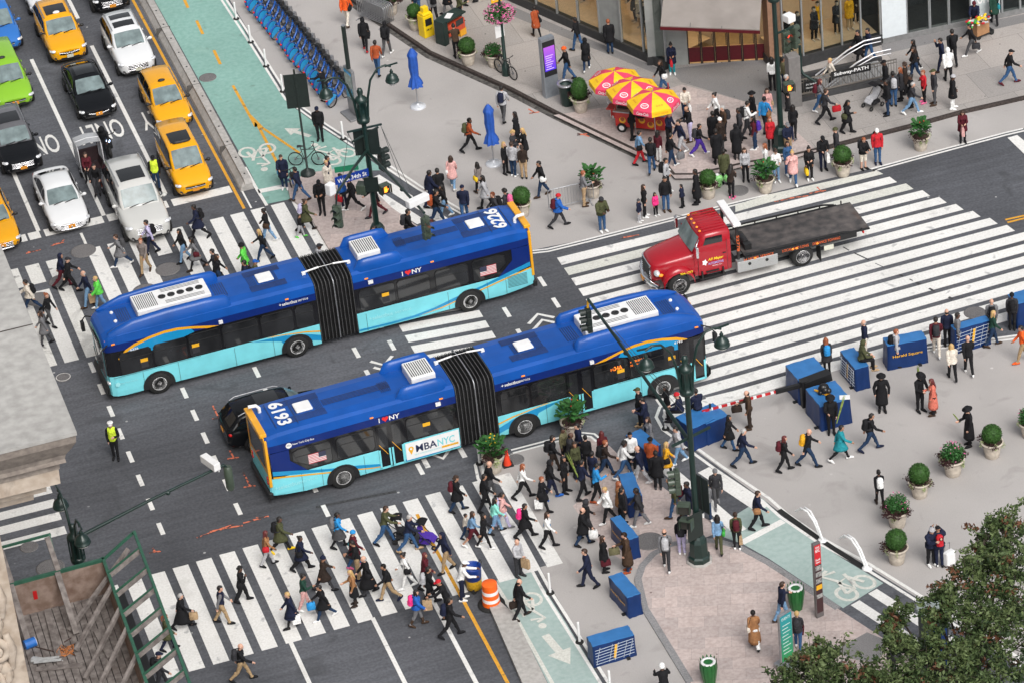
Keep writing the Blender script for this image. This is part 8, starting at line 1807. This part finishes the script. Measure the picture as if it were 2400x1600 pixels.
02 1070 1075 -92 cop;mL police:white vest:hiviz trousers:black black;traffic officer in a white cap and yellow vest in the road
01 1450 175 -85 stand;mD cap:black vest:hiviz trousers:ddenim black;officer in a yellow vest beside the yellow taxi van
00 975 1420 -90 ride;mD fullhelmet:black jacket:black trousers:black black;scooter rider in black helmet and jacket
01 905 190 -90 ride;mL short:dark jacket:black trousers:char black;pedicab driver in black between the cars
01 820 60 -90 sit;fL long:brunette jacket:maroon trousers:black black;passenger in dark red on the pedicab bench'''
def gz(c,r,x,y):
    p=T(c,r,x,y,.14)
    ins=False; n=len(WALKP); j=n-1
    for i in range(n):
        a,b=WALKP[i],WALKP[j]
        if (a.y>p.y)!=(b.y>p.y) and p.x<(b.x-a.x)*(p.y-a.y)/(b.y-a.y)+a.x: ins=not ins
        j=i
    return .143 if ins else .0
def inpoly(p,Q):
    ins=False; j=len(Q)-1
    for i in range(len(Q)):
        a,b=Q[i],Q[j]
        if (a.y>p.y)!=(b.y>p.y) and p.x<(b.x-a.x)*(p.y-a.y)/(b.y-a.y)+a.x: ins=not ins
        j=i
    return ins
for ln in PEOPLE.split('\n'):
    f=ln.split(';'); t=f[0].split(); c,r=int(t[0][0]),int(t[0][1]); x,y,th=float(t[1]),float(t[2]),float(t[3]); pose=t[4]
    z=gz(c,r,x,y)
    if z==0:
        p=T(c,r,x,y); z=.052 if inpoly(p,PW) else .102 if inpoly(p,PT) else .012
    lab=f[2]; 
    if 'down the stair' in lab: z=-.25
    if pose=='ride': z=.12
    if 'pedicab driver' in lab: z=.2
    if 'pedicab bench' in lab: z=.35
    p=T(c,r,x,y,z)
    d=f[1]; person(p,th-15,pose,d[0]+' '+d[1]+d[2:],lab,f[3] if len(f)>3 else None,h=(.66 if d[0]=='c' else None))
# sitting people on the blocks
p=T(3,2,800,195,1.05); person(p+V((.28,.0,-.46)),-10,'sit','m L hood:olive jacket:olive trousers:black tan','man in an olive hood sitting on a blue vinyl block')
p=T(2,2,1695,640,1.05); person(p+V((.1,.1,-.46)),100,'sit','m M short:dark hoodie:navy trousers:black white','man in navy hood sitting on the bicycle print block')
p=T(2,2,1545,660,1.05); person(p+V((.05,.1,-.46)),150,'sit','m L beanie:red jacket:navy trousers:black black','person in red knit cap sitting behind the lamp post')
# palm branches held by the men in hats
def palm(p,a,label,L=1.2):
    q=MB(); 
    for i in range(7): d=V((math.cos(a)+R.uniform(-.12,.12),math.sin(a),1.5+R.uniform(-.2,.2))).normalized(); q.tube([(0,0,0),d*L*.5,d*L*R.uniform(.85,1)],[.02,.016,.004],4)
    o=q.build('palm_branch',cloth('olive') if 0 else leafm('palm',(.2,.26,.06)),None,p); tag(o,label,'palm branch','palm branches held by men in hats')
palm(T(3,2,1385,420,1.0),1.2,'palm branch in front of the hat wearing man at the plaza centre',.9); palm(T(3,2,630,750,.95),.6,'long palm branch held before the bag laden block'); palm(T(3,2,1765,740,1.05),2.6,'short palm branch held near the ball planter',.5); palm(T(2,2,620,1270,.9),2.0,'long yellow palm branch in the corner crowd',1.2)
q=MB(); q.poly([(.1*math.cos(PI/2+k*PI/5)*(1 if k%2==0 else .42),0,.1*math.sin(PI/2+k*PI/5)*(1 if k%2==0 else .42)) for k in range(10)],None)
# ---------------- shops at the top right
def shopglass():
    m=bpy.data.materials.new('shop_glass'); n,l=nt(m); n.remove(n['Principled BSDF']); o=n['Material Output']
    t=n.new('ShaderNodeBsdfTransparent'); t.inputs[0].default_value=(.80,.83,.82,1); g=n.new('ShaderNodeBsdfGlossy'); g.inputs['Roughness'].default_value=.02; f0=n.new('ShaderNodeLayerWeight'); f0.inputs[0].default_value=.5; f=n.new('ShaderNodeMath'); f.operation='POWER'; f.inputs[1].default_value=3.2; l.new(f0.outputs['Facing'],f.inputs[0])
    no=n.new('ShaderNodeTexNoise'); no.inputs['Scale'].default_value=.6; mr=n.new('ShaderNodeMapRange'); mr.inputs[3].default_value=.35; mr.inputs[4].default_value=1.5; l.new(no.outputs[0],mr.inputs[0]); mu=n.new('ShaderNodeMath'); mu.operation='MULTIPLY'; l.new(f.outputs[0],mu.inputs[0]); l.new(mr.outputs[0],mu.inputs[1])
    x=n.new('ShaderNodeMixShader'); l.new(mu.outputs[0],x.inputs[0]); l.new(t.outputs[0],x.inputs[1]); l.new(g.outputs[0],x.inputs[2]); l.new(x.outputs[0],o.inputs[0]); return m
SG=shopglass(); STONEG=mat('gray_stone_column',(.30,.31,.30),.5,var=.12,scale=2); BEIGE=mat('beige_display',(.62,.44,.28),.8,var=.08); WARMGLOW=mat('warm_glow_wall',(.66,.47,.30),.8,var=.06,emit=.12); DARKB=mat('dark_base',(.035,.036,.038),.5,var=.2); MULL=mat('mullion',(.38,.40,.41),.35,.5,var=.08); CEILL=mat('shop_ceiling_light',(1,.78,.52),.5,var=0,emit=13)  # back walls glow faintly: indoor light put into the wall material
def wallframe(a,b):
    d=b-a; d.z=0; L=d.length; ang=math.atan2(d.y,d.x); return L,ang
def shopfront(name,label,a,b,H,cols,depth,mann,base=.42,cat='building',wall=WARMGLOW,stone=()):
    L,ang=wallframe(a,b); t=thing(name,label,cat,V((a.x,a.y,.14)),ang); # local x along facade, +y goes inside
    q=MB(); q.box((L/2,.05,base/2),(L,.34,base)); q.build('base_wall',DARKB,t)
    q=MB(); q.box((L/2,depth/2+.2,base-.02),(L-.1,depth,.04)); q.build('display_floor',BEIGE,t)
    q=MB(); q.box((L/2,depth+.3,H/2),(L,.1,H)); q.build('back_wall',wall,t)
    q=MB(); q.box((L/2,depth/2,H+.1),(L+.2,depth+.7,.2)); q.build('ceiling',STONEG,t); q=MB(); q.box((L/2,.0,H+.9),(L+.3,.4,1.4)); q.build('fascia',STONEG,t)
    q=MB()
    for k in range(int(L/2.2)): q.box((1.1+2.2*k,depth*.5,H-.03),(1.2,.5,.03))
    q.build('ceiling_light',CEILL,t)
    xs=[L*k/cols for k in range(cols+1)]
    for k in range(cols):
        q=MB(); q.box(((xs[k]+xs[k+1])/2,.02,(H+base)/2),(xs[k+1]-xs[k]-.07,.02,H-base)); q.build('window',SG if k not in stone else STONEG,t)
    for x in xs: q=MB(); q.box((x,.0,(H+base)/2),(.07,.12,H-base)); q.build('mullion',MULL,t)
    for i,(x,y,c,c2) in enumerate(mann):
        A=arch('stand' if i%2 else 'hold',True); o=obj('mannequin',A['me'],t,(x*L,y*depth+.3,base),-PI/2+R.uniform(-.5,.5)); 
        for s_ in range(3): setm(o,mat('mannequin_skin',(.55,.45,.36),.5,var=.05),s_)
        k1=obj('coat',cloth_mesh(A,'coat'),o); setm(k1,cloth(c)); k2=obj('trousers',cloth_mesh(A,'trousers'),o); setm(k2,cloth(c2)); 
        h=obj('hair',hair_mesh('short'),o); setm(h,hairm('dark')); h.matrix_local=M.Translation(A['J']['head'])
    return t
a=T(2,0,-700,-300,.14); b=T(2,0,1425,640,.14)
shopfront('clothing_shop','long glass clothing shop front with lit beige displays and mannequins',a,b,4.4,11,2.6,[(.43,.4,'dgray','black'),(.47,.5,'char','black'),(.68,.35,'brown','char'),(.72,.3,'dbrown','black'),(.76,.55,'black','black'),(.8,.45,'cream','tan'),(.84,.35,'char','black'),(.93,.3,'black','black'),(.55,.5,'navy','black')],stone=(8,))
# entrance with awning
a=T(2,0,1425,600,.14); b=T(3,0,60,545,.14); L,ang=wallframe(a,b); t=thing('shop_entrance','shop entrance with dark red doors under a gray awning','building',V((a.x,a.y,.14)),ang)
q=MB(); q.box((L/2,3.2,1.9),(L+.5,.1,3.8)); q.build('back_wall',WARMGLOW,t); q=MB(); q.box((L/2,1.6,.01),(L,3.2,.02)); q.build('floor',mat('entrance_floor_glow',(.42,.27,.13),.5,var=.15,emit=.1),t); q=MB(); q.box((L/2,1.6,3.75),(L,3.3,.12)); q.build('ceiling',STONEG,t); q=MB(); q.box((L/2,1.4,3.66),(L*.7,.6,.03)); q.build('ceiling_light',CEILL,t)  # floor and back wall given a faint glow for the indoor light
DRED=mat('door_red',(.10,.008,.014),.4,var=.1)
for k in range(6):
    x=L*.2+L*.76*(k+.5)/6; w_=L*.76/6
    f=MB(); f.box((x,0,.45),(w_-.08,.04,.72)); do=f.build('door',DRED,t); f=MB(); f.box((x,0,1.85),(w_-.08,.02,2.0)); f.build('pane',SG,do); f=MB()
    for s_ in(-1,1): f.box((x+s_*(w_/2-.03),-.01,1.45),(.05,.07,2.9))
    f.bar((x+w_*.35,-.06,.9),(x+w_*.35,-.06,1.5),.03,.03); f.build('frame',BLACKP,do)
q=MB(); q.box((L/2,.1,3.3),(L,.3,.8)); q.build('lintel',DARKB,t)
q=MB(); q.box((L*.1,.2,1.6),(L*.2,.5,3.4)); q.build('side_window',STONEG,t)
z=3.15; f0=T(2,0,1365,250,z); f1=T(2,0,2275,288,z); up=V((0,0,0)); inv=M.Rotation(-ang,4,'Z')
lf0=inv@(f0-V((a.x,a.y,.14))); lf1=inv@(f1-V((a.x,a.y,.14)))
q=MB(); q.loft([[V((lf0.x,lf0.y,z-.14)),V((lf0.x+.25,.2,z+1.0)),V((lf0.x+.25,.2,z+1.06)),V((lf0.x,lf0.y,z-.08))],[V((lf1.x,lf1.y,z-.14)),V((lf1.x+.25,.2,z+1.0)),V((lf1.x+.25,.2,z+1.06)),V((lf1.x,lf1.y,z-.08))]],0,False); ao=q.build('awning',mat('awning_gray',(.27,.24,.22),.6,var=.12,scale=1.2),t)
q=MB()
for u in(.3,.62): q.bar(V((lerp(lf0.x,lf1.x,u),lerp(lf0.y,lf1.y,u),z-.075)),V((lerp(lf0.x,lf1.x,u)+.25,.2,z+1.065)),.02,.012)
q.build('seam',SIGNB,ao); q=MB(); q.bar(V((lf0.x-.02,lf0.y-.03,z-.19)),V((lf1.x+.02,lf1.y-.03,z-.19)),.04,.14); q.build('awning_edge',DRED,ao)
# corner piers
for c,r,x,y,lbl in((2,0,1330,590,'gray stone pier at the end of the clothing shop windows'),(3,0,90,600,'copper brown stone pier beside the shop entrance')):
    p=T(c,r,x,y,.14); t=thing('stone_pier',lbl,'pier',p,RD(-20 if c==2 else 0)); q=MB(); q.box((0,.3,2.3),(.75,.7,4.6)); bevel(q.build('shaft',STONEG if c==2 else mat('copper_stone',(.30,.17,.11),.5,var=.15),t),.02); q=MB(); q.box((0,.3,.2),(.85,.8,.4)); q.build('plinth',DARKB,t)
a=T(3,0,150,650,.14); b=T(3,0,1035,405,.14)
t2=shopfront('clothing_shop','corner glass shop window with yellow sweaters behind the subway stair',a,b,4.4,5,2.4,[(.42,.3,'char','black'),(.5,.45,'mustard','char'),(.66,.3,'char','black'),(.80,.35,'mustard','khaki'),(.9,.5,'dbrown','black'),(.15,.4,'black','black'),(.25,.3,'char','char')],base=.5)
L,ang=wallframe(a,b); q=MB()
for k in range(14): q.box((L*.42+L*.1*(k%5),.9,2.75+.5*(k//5)),(L*.08,.5,.1),0,k%3)
q.build('shelf_goods',[cloth('rust'),cloth('orange'),cloth('brown')],t2)
a=T(3,0,1050,400,.14); b=T(3,0,2800,15,.14); L,ang=wallframe(a,b); t=thing('white_shopfront','white panelled shopfront with glass doors beside the subway stair','building',V((a.x,a.y,.14)),ang); GW=mat('pale_panel',(.66,.71,.74),.35,var=.04)
q=MB(); q.box((L/2,.05,.12),(L,.3,.24)); q.build('base_wall',mat('gray_base',(.2,.2,.2),.6,var=.15),t); q=MB(); q.box((L*.065,0,2.3),(L*.13,.12,4.1)); q.box((L*.47,.02,2.3),(L*.02,.12,4.1)); bevel(q.build('panel',GW,t),.01)
q=MB(); q.box((L/2,2.6,2.2),(L,.1,4.4)); q.build('back_wall',mat('shop_dark',(.05,.05,.055),.7,var=.2),t); q=MB(); q.box((L/2,1.3,.1),(L,2.6,.05)); q.build('floor',mat('shop_floor',(.05,.05,.052),.5,var=.2),t)
for k,(u0,u1) in enumerate(((.13,.245),(.25,.345),(.35,.46))):
    q=MB(); q.box((L*(u0+u1)/2,0,1.9),(L*(u1-u0)-.06,.03,3.3)); w_=q.build('window',SG,t); q=MB(); q.box((L*(u0+u1)/2,-.02,3.2),(L*(u1-u0)-.1,.02,1.2)); q.build('poster',mat('poster_lilac',(.42,.42,.78),.5,var=.05,emit=.15),w_) if k<2 else None
    q=MB(); q.box((L*u0,0,2),(.07,.12,3.6)); q.box((L*u1,0,2),(.07,.12,3.6)); q.build('frame',MULL,w_)
q=MB(); q.box((L*.55,0,2.2),(L*.13,.06,3.9)); wp=q.build('window',mat('printed_window',(.5,.55,.56),.3,var=.1),t); q=MB(); put_text(q,'NYC',(L*.545,-.04,2.35),(1,0,0),(0,0,1),w=L*.10,h=.9,bold=.03); put_text(q,'OPEN',(L*.545,-.04,1.2),(1,0,0),(0,0,1),w=L*.10,h=.55,bold=.03); q.build('lettering',LETW,wp)
q=MB(); q.box((L*.81,0,2.0),(L*.37,.05,3.6)); q.build('window',SG,t); q=MB()
for u in(.625,.72,.82,.92,.99): q.box((L*u,0,2.1),(.09,.14,3.8))
q.build('mullion',MULL,t); q=MB(); q.box((L/2,.1,4.4),(L,.4,.5)); q.build('fascia',GW,t)
# ---------------- stone ledge of the near building, lower left
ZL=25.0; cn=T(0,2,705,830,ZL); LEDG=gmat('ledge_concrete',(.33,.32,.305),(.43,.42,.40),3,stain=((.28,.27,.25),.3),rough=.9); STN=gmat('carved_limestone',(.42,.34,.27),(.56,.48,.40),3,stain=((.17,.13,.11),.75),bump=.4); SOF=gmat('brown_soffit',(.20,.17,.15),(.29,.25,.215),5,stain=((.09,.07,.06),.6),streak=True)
pw=T(0,2,100,1420,ZL-3.2); t=thing('stone_building','pale stone building with a broad weathered ledge and carved scrolls','building',V((cn.x,cn.y,0)))
def lring(o,z): return [V((-o,o,z)),V((-o,60,z)),V((-30,60,z)),V((-30,o,z))]
q=MB(); q.loft([lring(0,ZL-.10),lring(0,ZL)],0,False,True); lo=bevel(q.build('ledge_slab',LEDG,t),.02)
q=MB()
for y0 in(5.9,13.5,21): q.add([V((-30,y0-.02,ZL+.004)),V((0,y0+.0,ZL+.004)),V((0,y0+.06,ZL+.004)),V((-14,y0+.09,ZL+.004)),V((-30,y0+.05,ZL+.004))],[(0,1,2,3,4)],0)
q.build('joint',mat('ledge_joint',(.06,.05,.045),.95,var=.3),lo)
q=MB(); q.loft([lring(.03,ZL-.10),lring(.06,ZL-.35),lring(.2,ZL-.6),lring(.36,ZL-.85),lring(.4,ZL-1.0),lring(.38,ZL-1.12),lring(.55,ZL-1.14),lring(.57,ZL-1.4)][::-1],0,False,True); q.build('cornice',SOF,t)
q=MB(); q.loft([lring(.62,ZL-1.9),lring(.6,ZL-1.4)],0,False,True); q.loft([lring(1.0,ZL-2.3),lring(.95,ZL-1.9)],0,False,True); q.loft([lring(1.35,ZL-2.7),lring(1.3,ZL-2.3)],0,False,True); q.build('soffit_steps',STN,t)
wx=pw.x-cn.x-.6; wy=1.5; q=MB(); q.box((wx-12,wy+25,(ZL-2.3)/2),(24,50,ZL-2.3)); q.build('wall',STN,t)
def spiral(q,c,r0,turns,w,flip=1):
    pts=[]; n=int(turns*16)
    for i in range(n+1):
        a=i/16*2*PI; r=r0*(1-i/n*.85); pts.append(V((c[0]+flip*r*math.cos(a),c[1]-.05-.1*i/n,c[2]+r*math.sin(a))))
    q.tube(pts,[w*(1-.6*i/n) for i in range(n+1)],8)
for k,z in enumerate((ZL-4.0,ZL-5.6,ZL-7.4,ZL-9.4)):
    q=MB(); x=wx-.75; rs=random.Random(k)
    spiral(q,(x,wy-.12,z),.40-.05*(k%2),1.8,.15,1 if k%2 else -1); spiral(q,(x-.8,wy-.12,z-.7),.3,1.6,.12,-1 if k%2 else 1)
    for i in range(7): q.tube([(x-1.1+i*.22,wy-.05,z-.5-.1*(i%3)),(x-1.0+i*.2,wy-.22,z-.95-.1*(i%2)),(x-.9+i*.16,wy-.08,z-1.4+rs.uniform(-.1,.1))],[.05,.12,.04],7)
    for i in range(6): a=RD(-60+i*40); q.sph((x-.3+.5*math.cos(a),wy-.1,z-.8+.35*math.sin(a)),(.2,.14,.26),8,6)
    q.tube([(x+.35,wy-.1,z+.5),(x+.42,wy-.2,z),(x+.36,wy-.12,z-.7)],[.1,.16,.08],8)
    q.build('carved_scroll',STN,t)
q=MB(); q.box((wx-.5,wy-.15,ZL-12.5),(1.1,.4,4.4)); q.box((wx-.5,wy-.2,ZL-10.4),(1.35,.5,.3)); q.box((wx-2.6,wy-.1,ZL-7),(.9,.3,14)); bevel(q.build('pilaster',STN,t),.04)
# ---------------- wooden shed deck with green frames
ZD,ZP=4.5,5.9; B0=T(0,3,190,637,ZP); B1=T(0,3,950,432,ZP); S1=T(0,3,1365,1620,ZP); dx=(B1-B0); dx.z=0; W0=dx.length; dx.normalize(); dy=(S1-B1); dy.z=0; Ls=dy.length*1.15; dy.normalize(); bl=B0-dx*7
WOOD=gmat('weathered_planks',(.15,.13,.122),(.29,.26,.245),4,stain=((.10,.075,.065),.7),rough=.95); PLY=gmat('stained_plywood',(.2,.135,.105),(.32,.24,.2),3,stain=((.13,.07,.05),.7),rough=.9); FGR=mat('frame_green',(.03,.11,.07),.5,var=.2,scale=4)
t=thing('sidewalk_shed','weathered wooden sidewalk shed with green steel parapet frames','shed',V((B1.x,B1.y,0))); O=V((B1.x,B1.y,0)); loc=lambda u,v,z: dx*u+dy*v+V((0,0,z))
q=MB(); mB=MB()
for k in range(46):
    u=-.14-.26*k; z=ZD+R.uniform(-.02,.02); L0=0
    while L0<Ls:
        l_=R.uniform(2.2,4.2); c=loc(u,L0+l_/2,z); ax=M((dy,dx,V((0,0,1)))).transposed(); q.box(c,(l_-.02,.235,.05),R3=ax); L0+=l_
q.build('deck_planks',WOOD,t)
q=MB(); c=loc(-4,Ls/2,ZD-.16); q.box(c,(Ls,9,.2),R3=M((dy,dx,V((0,0,1)))).transposed()); q.build('deck_frame',BLKF,t)
q=MB(); q.box(loc(-4.5,.03,(ZD+ZP)/2),(9,.05,ZP-ZD),R3=M((dx,-dy,V((0,0,1)))).transposed()); wl=q.build('back_panel',PLY,t); q=MB(); q.box(loc(-2.55,.07,ZD+.75),(.14,.03,.34),R3=M((dx,-dy,V((0,0,1)))).transposed()); q.build('red_tag',mat('red_tag',(.5,.01,.012),.5,var=.05),wl)
q=MB(); q.box(loc(-.03,Ls/2,(ZD+ZP)/2-.05),(Ls,.05,ZP-ZD-.1),R3=M((dy,dx,V((0,0,1)))).transposed()); q.build('side_panel',PLY,t)
q=MB(); q.bar(loc(-9,0,ZP),loc(0.05,0,ZP),.11,.12); q.bar(loc(0,-.1,ZP),loc(0,Ls,ZP),.11,.12); q.build('top_rail',FGR,t)
ox,oz=1.25,.62
q=MB(); q.bar(loc(ox,-.25,ZP+oz),loc(ox,Ls,ZP+oz),.1,.11); q.bar(loc(0,0,ZP),loc(ox,-.25,ZP+oz),.07,.09); q.build('outer_rail',FGR,t)
n=9
for k in range(n):
    v=.9+1.22*k; q=MB(); q.bar(loc(0,v,ZP+.02),loc(ox,v-.12,ZP+oz),.08,.10); q.build('cross_bar',FGR,t); q=MB(); q.bar(loc(.05,v+.10,ZP-.02),loc(ox-.02,v-.02,ZP+oz-.04),.05,.16); q.build('cross_plank',WOOD,t)
for v0,u0,v1 in((.7,-.05,1.7),(1.6,-.05,2.9),(3.0,-.05,4.6),(4.2,-.05,5.9),(5.8,-.05,7.5),(7.4,-.05,9.2)):
    q=MB(); q.bar(loc(.9 if v0<1.5 else .0,v0-.5 if v0<1.5 else v0,ZP+.3 if v0<1.5 else ZP),loc(-1.75,v1,ZD+.1),.12,.13); q.build('wood_brace',WOOD,t)
for u in(-3.35,-1.7): q=MB(); q.bar(loc(u,-.9,ZP+.9),loc(u+.1,0,ZP),.18,.09); q.bar(loc(u+.05,.05,ZP+.02),loc(u+.15,2.0,ZD+.1),.20,.09); q.build('wood_brace',WOOD,t)
q=MB()
for a_,b_ in(((-3.65,0,ZP),(-3.65,-.95,ZP+.95)),((-1.6,0,ZP),(-1.6,-.95,ZP+.95)),((-3.7,-.95,ZP+.95),(-1.55,-.95,ZP+.95))): q.bar(loc(*a_),loc(*b_),.07,.08)
q.build('back_frame',FGR,t)
for u in(-.3,-4,-8):
    for v in(.2,5,10): q=MB(); q.bar(loc(u,v,0),loc(u,v,ZD-.2),.14,.14); q.build('leg',FGR,t)
def on(c,r,x,y,z=ZD+.03): return T(c,r,x,y,z)
p=on(0,3,275,1200,ZD+.2); o=MB(); o.disc((0,0,0),(1,.2,0),.17,.4,18); o.disc((.2,.04,0),(1,.2,0),.16,.02,18,1); o=o.build('paint_bucket',[mat('bucket_blue',(.02,.16,.55),.4,var=.1),WHITEP],None,p); tag(o,'blue paint bucket lying on the wooden deck','bucket')
q=MB(); 
for i in range(5): a_=on(0,3,300+R.uniform(-20,20),1330+18*i)-p; b_2=on(0,3,560+R.uniform(-60,20),1370+R.uniform(-30,20))-p; q.bar(a_+V((0,0,.03*i)),b_2+V((0,0,.02+.03*i)),.12,.02)
o=q.build('metal_scraps',mat('scrap_white',(.62,.63,.63),.4,.3,var=.2),None,p); tag(o,'heap of white metal strips on the wooden deck','scrap')
q=MB(); c=on(0,3,600,1290)-p; pts=[c+V((.35*math.cos(i*.9)*R.uniform(.3,1.3),.35*math.sin(i*1.3)*R.uniform(.3,1.2),.05+.04*math.sin(i))) for i in range(44)]; q.tube(pts,.014,4)
o=q.build('cable',mat('cable_orange',(.55,.2,.06),.6,var=.1),None,p); tag(o,'tangled orange cable on the wooden deck','cable')
for (x0,y0,x1,y1),lb in zip(((330,1235,560,1290),(505,1205,590,1285),(590,1190,655,1150)),('dark rod beside the blue bucket','dark rod crossing the orange cable','bent dark rod above the orange cable')):
    q=MB(); q.tube([on(0,3,x0,y0,ZD+.06)-p,on(0,3,x1,y1,ZD+.06)-p],.022,6); o=q.build('metal_rod',mat('rod_rust',(.07,.045,.04),.7,var=.3),None,p); tag(o,lb,'rod','rods left on the deck')
for i,(x0,y0,x1,y1,lb) in enumerate(((430,900,560,1420,'loose gray plank lying along the wooden deck'),(330,1440,760,1400,'loose plank lying across the lower wooden deck'),(880,1080,1010,1330,'dark plank lying near the deck side panel'))):
    q=MB(); q.bar(on(0,3,x0,y0,ZD+.09)-p,on(0,3,x1,y1,ZD+.09)-p,.2,.05); o=q.build('loose_plank',WOOD,None,p); tag(o,lb,'plank','loose planks on the deck')
# ---------------- trees, lower right
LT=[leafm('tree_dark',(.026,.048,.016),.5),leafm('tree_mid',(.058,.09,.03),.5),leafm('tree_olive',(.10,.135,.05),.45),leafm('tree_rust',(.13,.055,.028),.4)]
BARK=mat('bark',(.06,.045,.035),.9,var=.35,scale=12,bump=.6)
def tree(clumps,label,seed):
    rr=random.Random(seed); cs=[(T(3,3,x,y,z),rad) for x,y,z,rad in clumps]; cx=sum((c for c,_ in cs),V())/len(cs); base=V((cx.x,cx.y,0))
    t=thing('tree',label,'tree',base,0,'street trees at the park edge'); q=MB(); h=min(c.z for c,_ in cs)-1.6
    q.tube([(0,0,0),(.05,.02,h*.5),(0,.05,h)],[.24,.19,.15],10); q.build('trunk',BARK,t); q=MB(); qs=[MB() for _ in LT]
    top=V((0,.05,h))
    for c,rad in cs:
        e=c-base; mid=top.lerp(e,.5)+V((rr.uniform(-.3,.3),rr.uniform(-.3,.3),-.3)); q.tube([top-V((0,0,.3)),mid,e],[.09,.055,.018],6)
        for _ in range(9):
            d=V((rr.gauss(0,1),rr.gauss(0,1),rr.gauss(0,.7))).normalized()*rad*rr.uniform(.6,1.1); q.tube([e.lerp(mid,rr.uniform(0,.4)),e+d*.6,e+d],[.02,.012,.005],4)
            k=rr.random(); 
            for _ in range(6):
                cc=e+d*rr.uniform(.3,1)+V((rr.gauss(0,.22),rr.gauss(0,.22),rr.gauss(0,.18)))*rad
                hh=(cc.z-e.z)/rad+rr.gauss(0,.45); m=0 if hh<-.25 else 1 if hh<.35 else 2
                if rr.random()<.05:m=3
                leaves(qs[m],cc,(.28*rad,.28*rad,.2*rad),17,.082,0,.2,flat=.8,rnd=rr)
    q.build('limbs',BARK,t)
    ob=MB(); 
    for i,b in enumerate(qs): ob.join(b,None,i)
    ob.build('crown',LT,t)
tree([(520,1270,7.5,.55),(400,1400,7.5,.8),(250,1520,7,.8),(650,1430,7.8,.95),(850,1480,7.8,.9),(950,1600,7.5,.9),(560,1600,7.5,.95),(140,1620,7,.7),(1100,1650,7.5,.9)],'leafy tree at the bottom edge in front of the events board',5)
tree([(2230,130,9.5,.8),(2000,180,9.5,.7),(2150,330,9.5,.95),(1980,420,9.3,.8),(2280,480,9.6,1.0),(1850,610,9.2,.85),(2100,640,9.4,1.0),(1620,760,9,.8),(1800,850,9,1.0),(2060,900,9.2,1.05),(2300,850,9.4,1.0),(1530,900,8.8,.7),(1180,920,8.2,.5),(1120,1030,8.2,.45),(1150,1190,8.2,.55),(1330,1250,8.4,.75),(1560,1180,8.6,.6),(1850,1130,8.8,.9),(2150,1180,9,1.0),(1750,1350,8.6,.9),(1450,1450,8.4,.9),(2000,1420,8.8,.95),(2250,1450,9,.95),(1250,1480,8.2,.85),(1700,1580,8.5,.9),(2100,1620,8.8,1.0),(2350,1200,9.1,.9),(1380,1640,8.2,.9)],'big dark leafed tree covering the lower right corner',9)
p=T(3,3,1530,1420); t=thing('park_booth','dark booth with a blue panel half hidden under the big tree','booth',p,RD(-20)); q=MB(); q.box((0,0,1.3),(1.0,.8,2.6)); bevel(q.build('body',SIGNB,t),.03); q=MB(); q.box((.1,-.41,1.2),(.7,.02,1.6)); q.build('panel',VINYL,t); q=MB(); q.box((0,0,2.63),(1.1,.9,.06)); q.build('roof',mat('booth_roof',(.3,.34,.33),.3,var=.1),t)
for x,y,l in((1160,1310,'black globe lamp beside the gray paving strip'),(2190,120,'black globe lamp behind the top of the big tree')):
    p=T(3,3,x,y,3.0); t=thing('globe_lamp',l,'lamp',V((p.x,p.y,0))); q=MB(); q.lathe([(.12,0),(.06,.3),(.05,2.8)],(0,0,0),10); q.build('post',GI,t); q=MB(); q.sph((0,0,2.95),.28,14,10); q.build('globe',BLACKP,t)
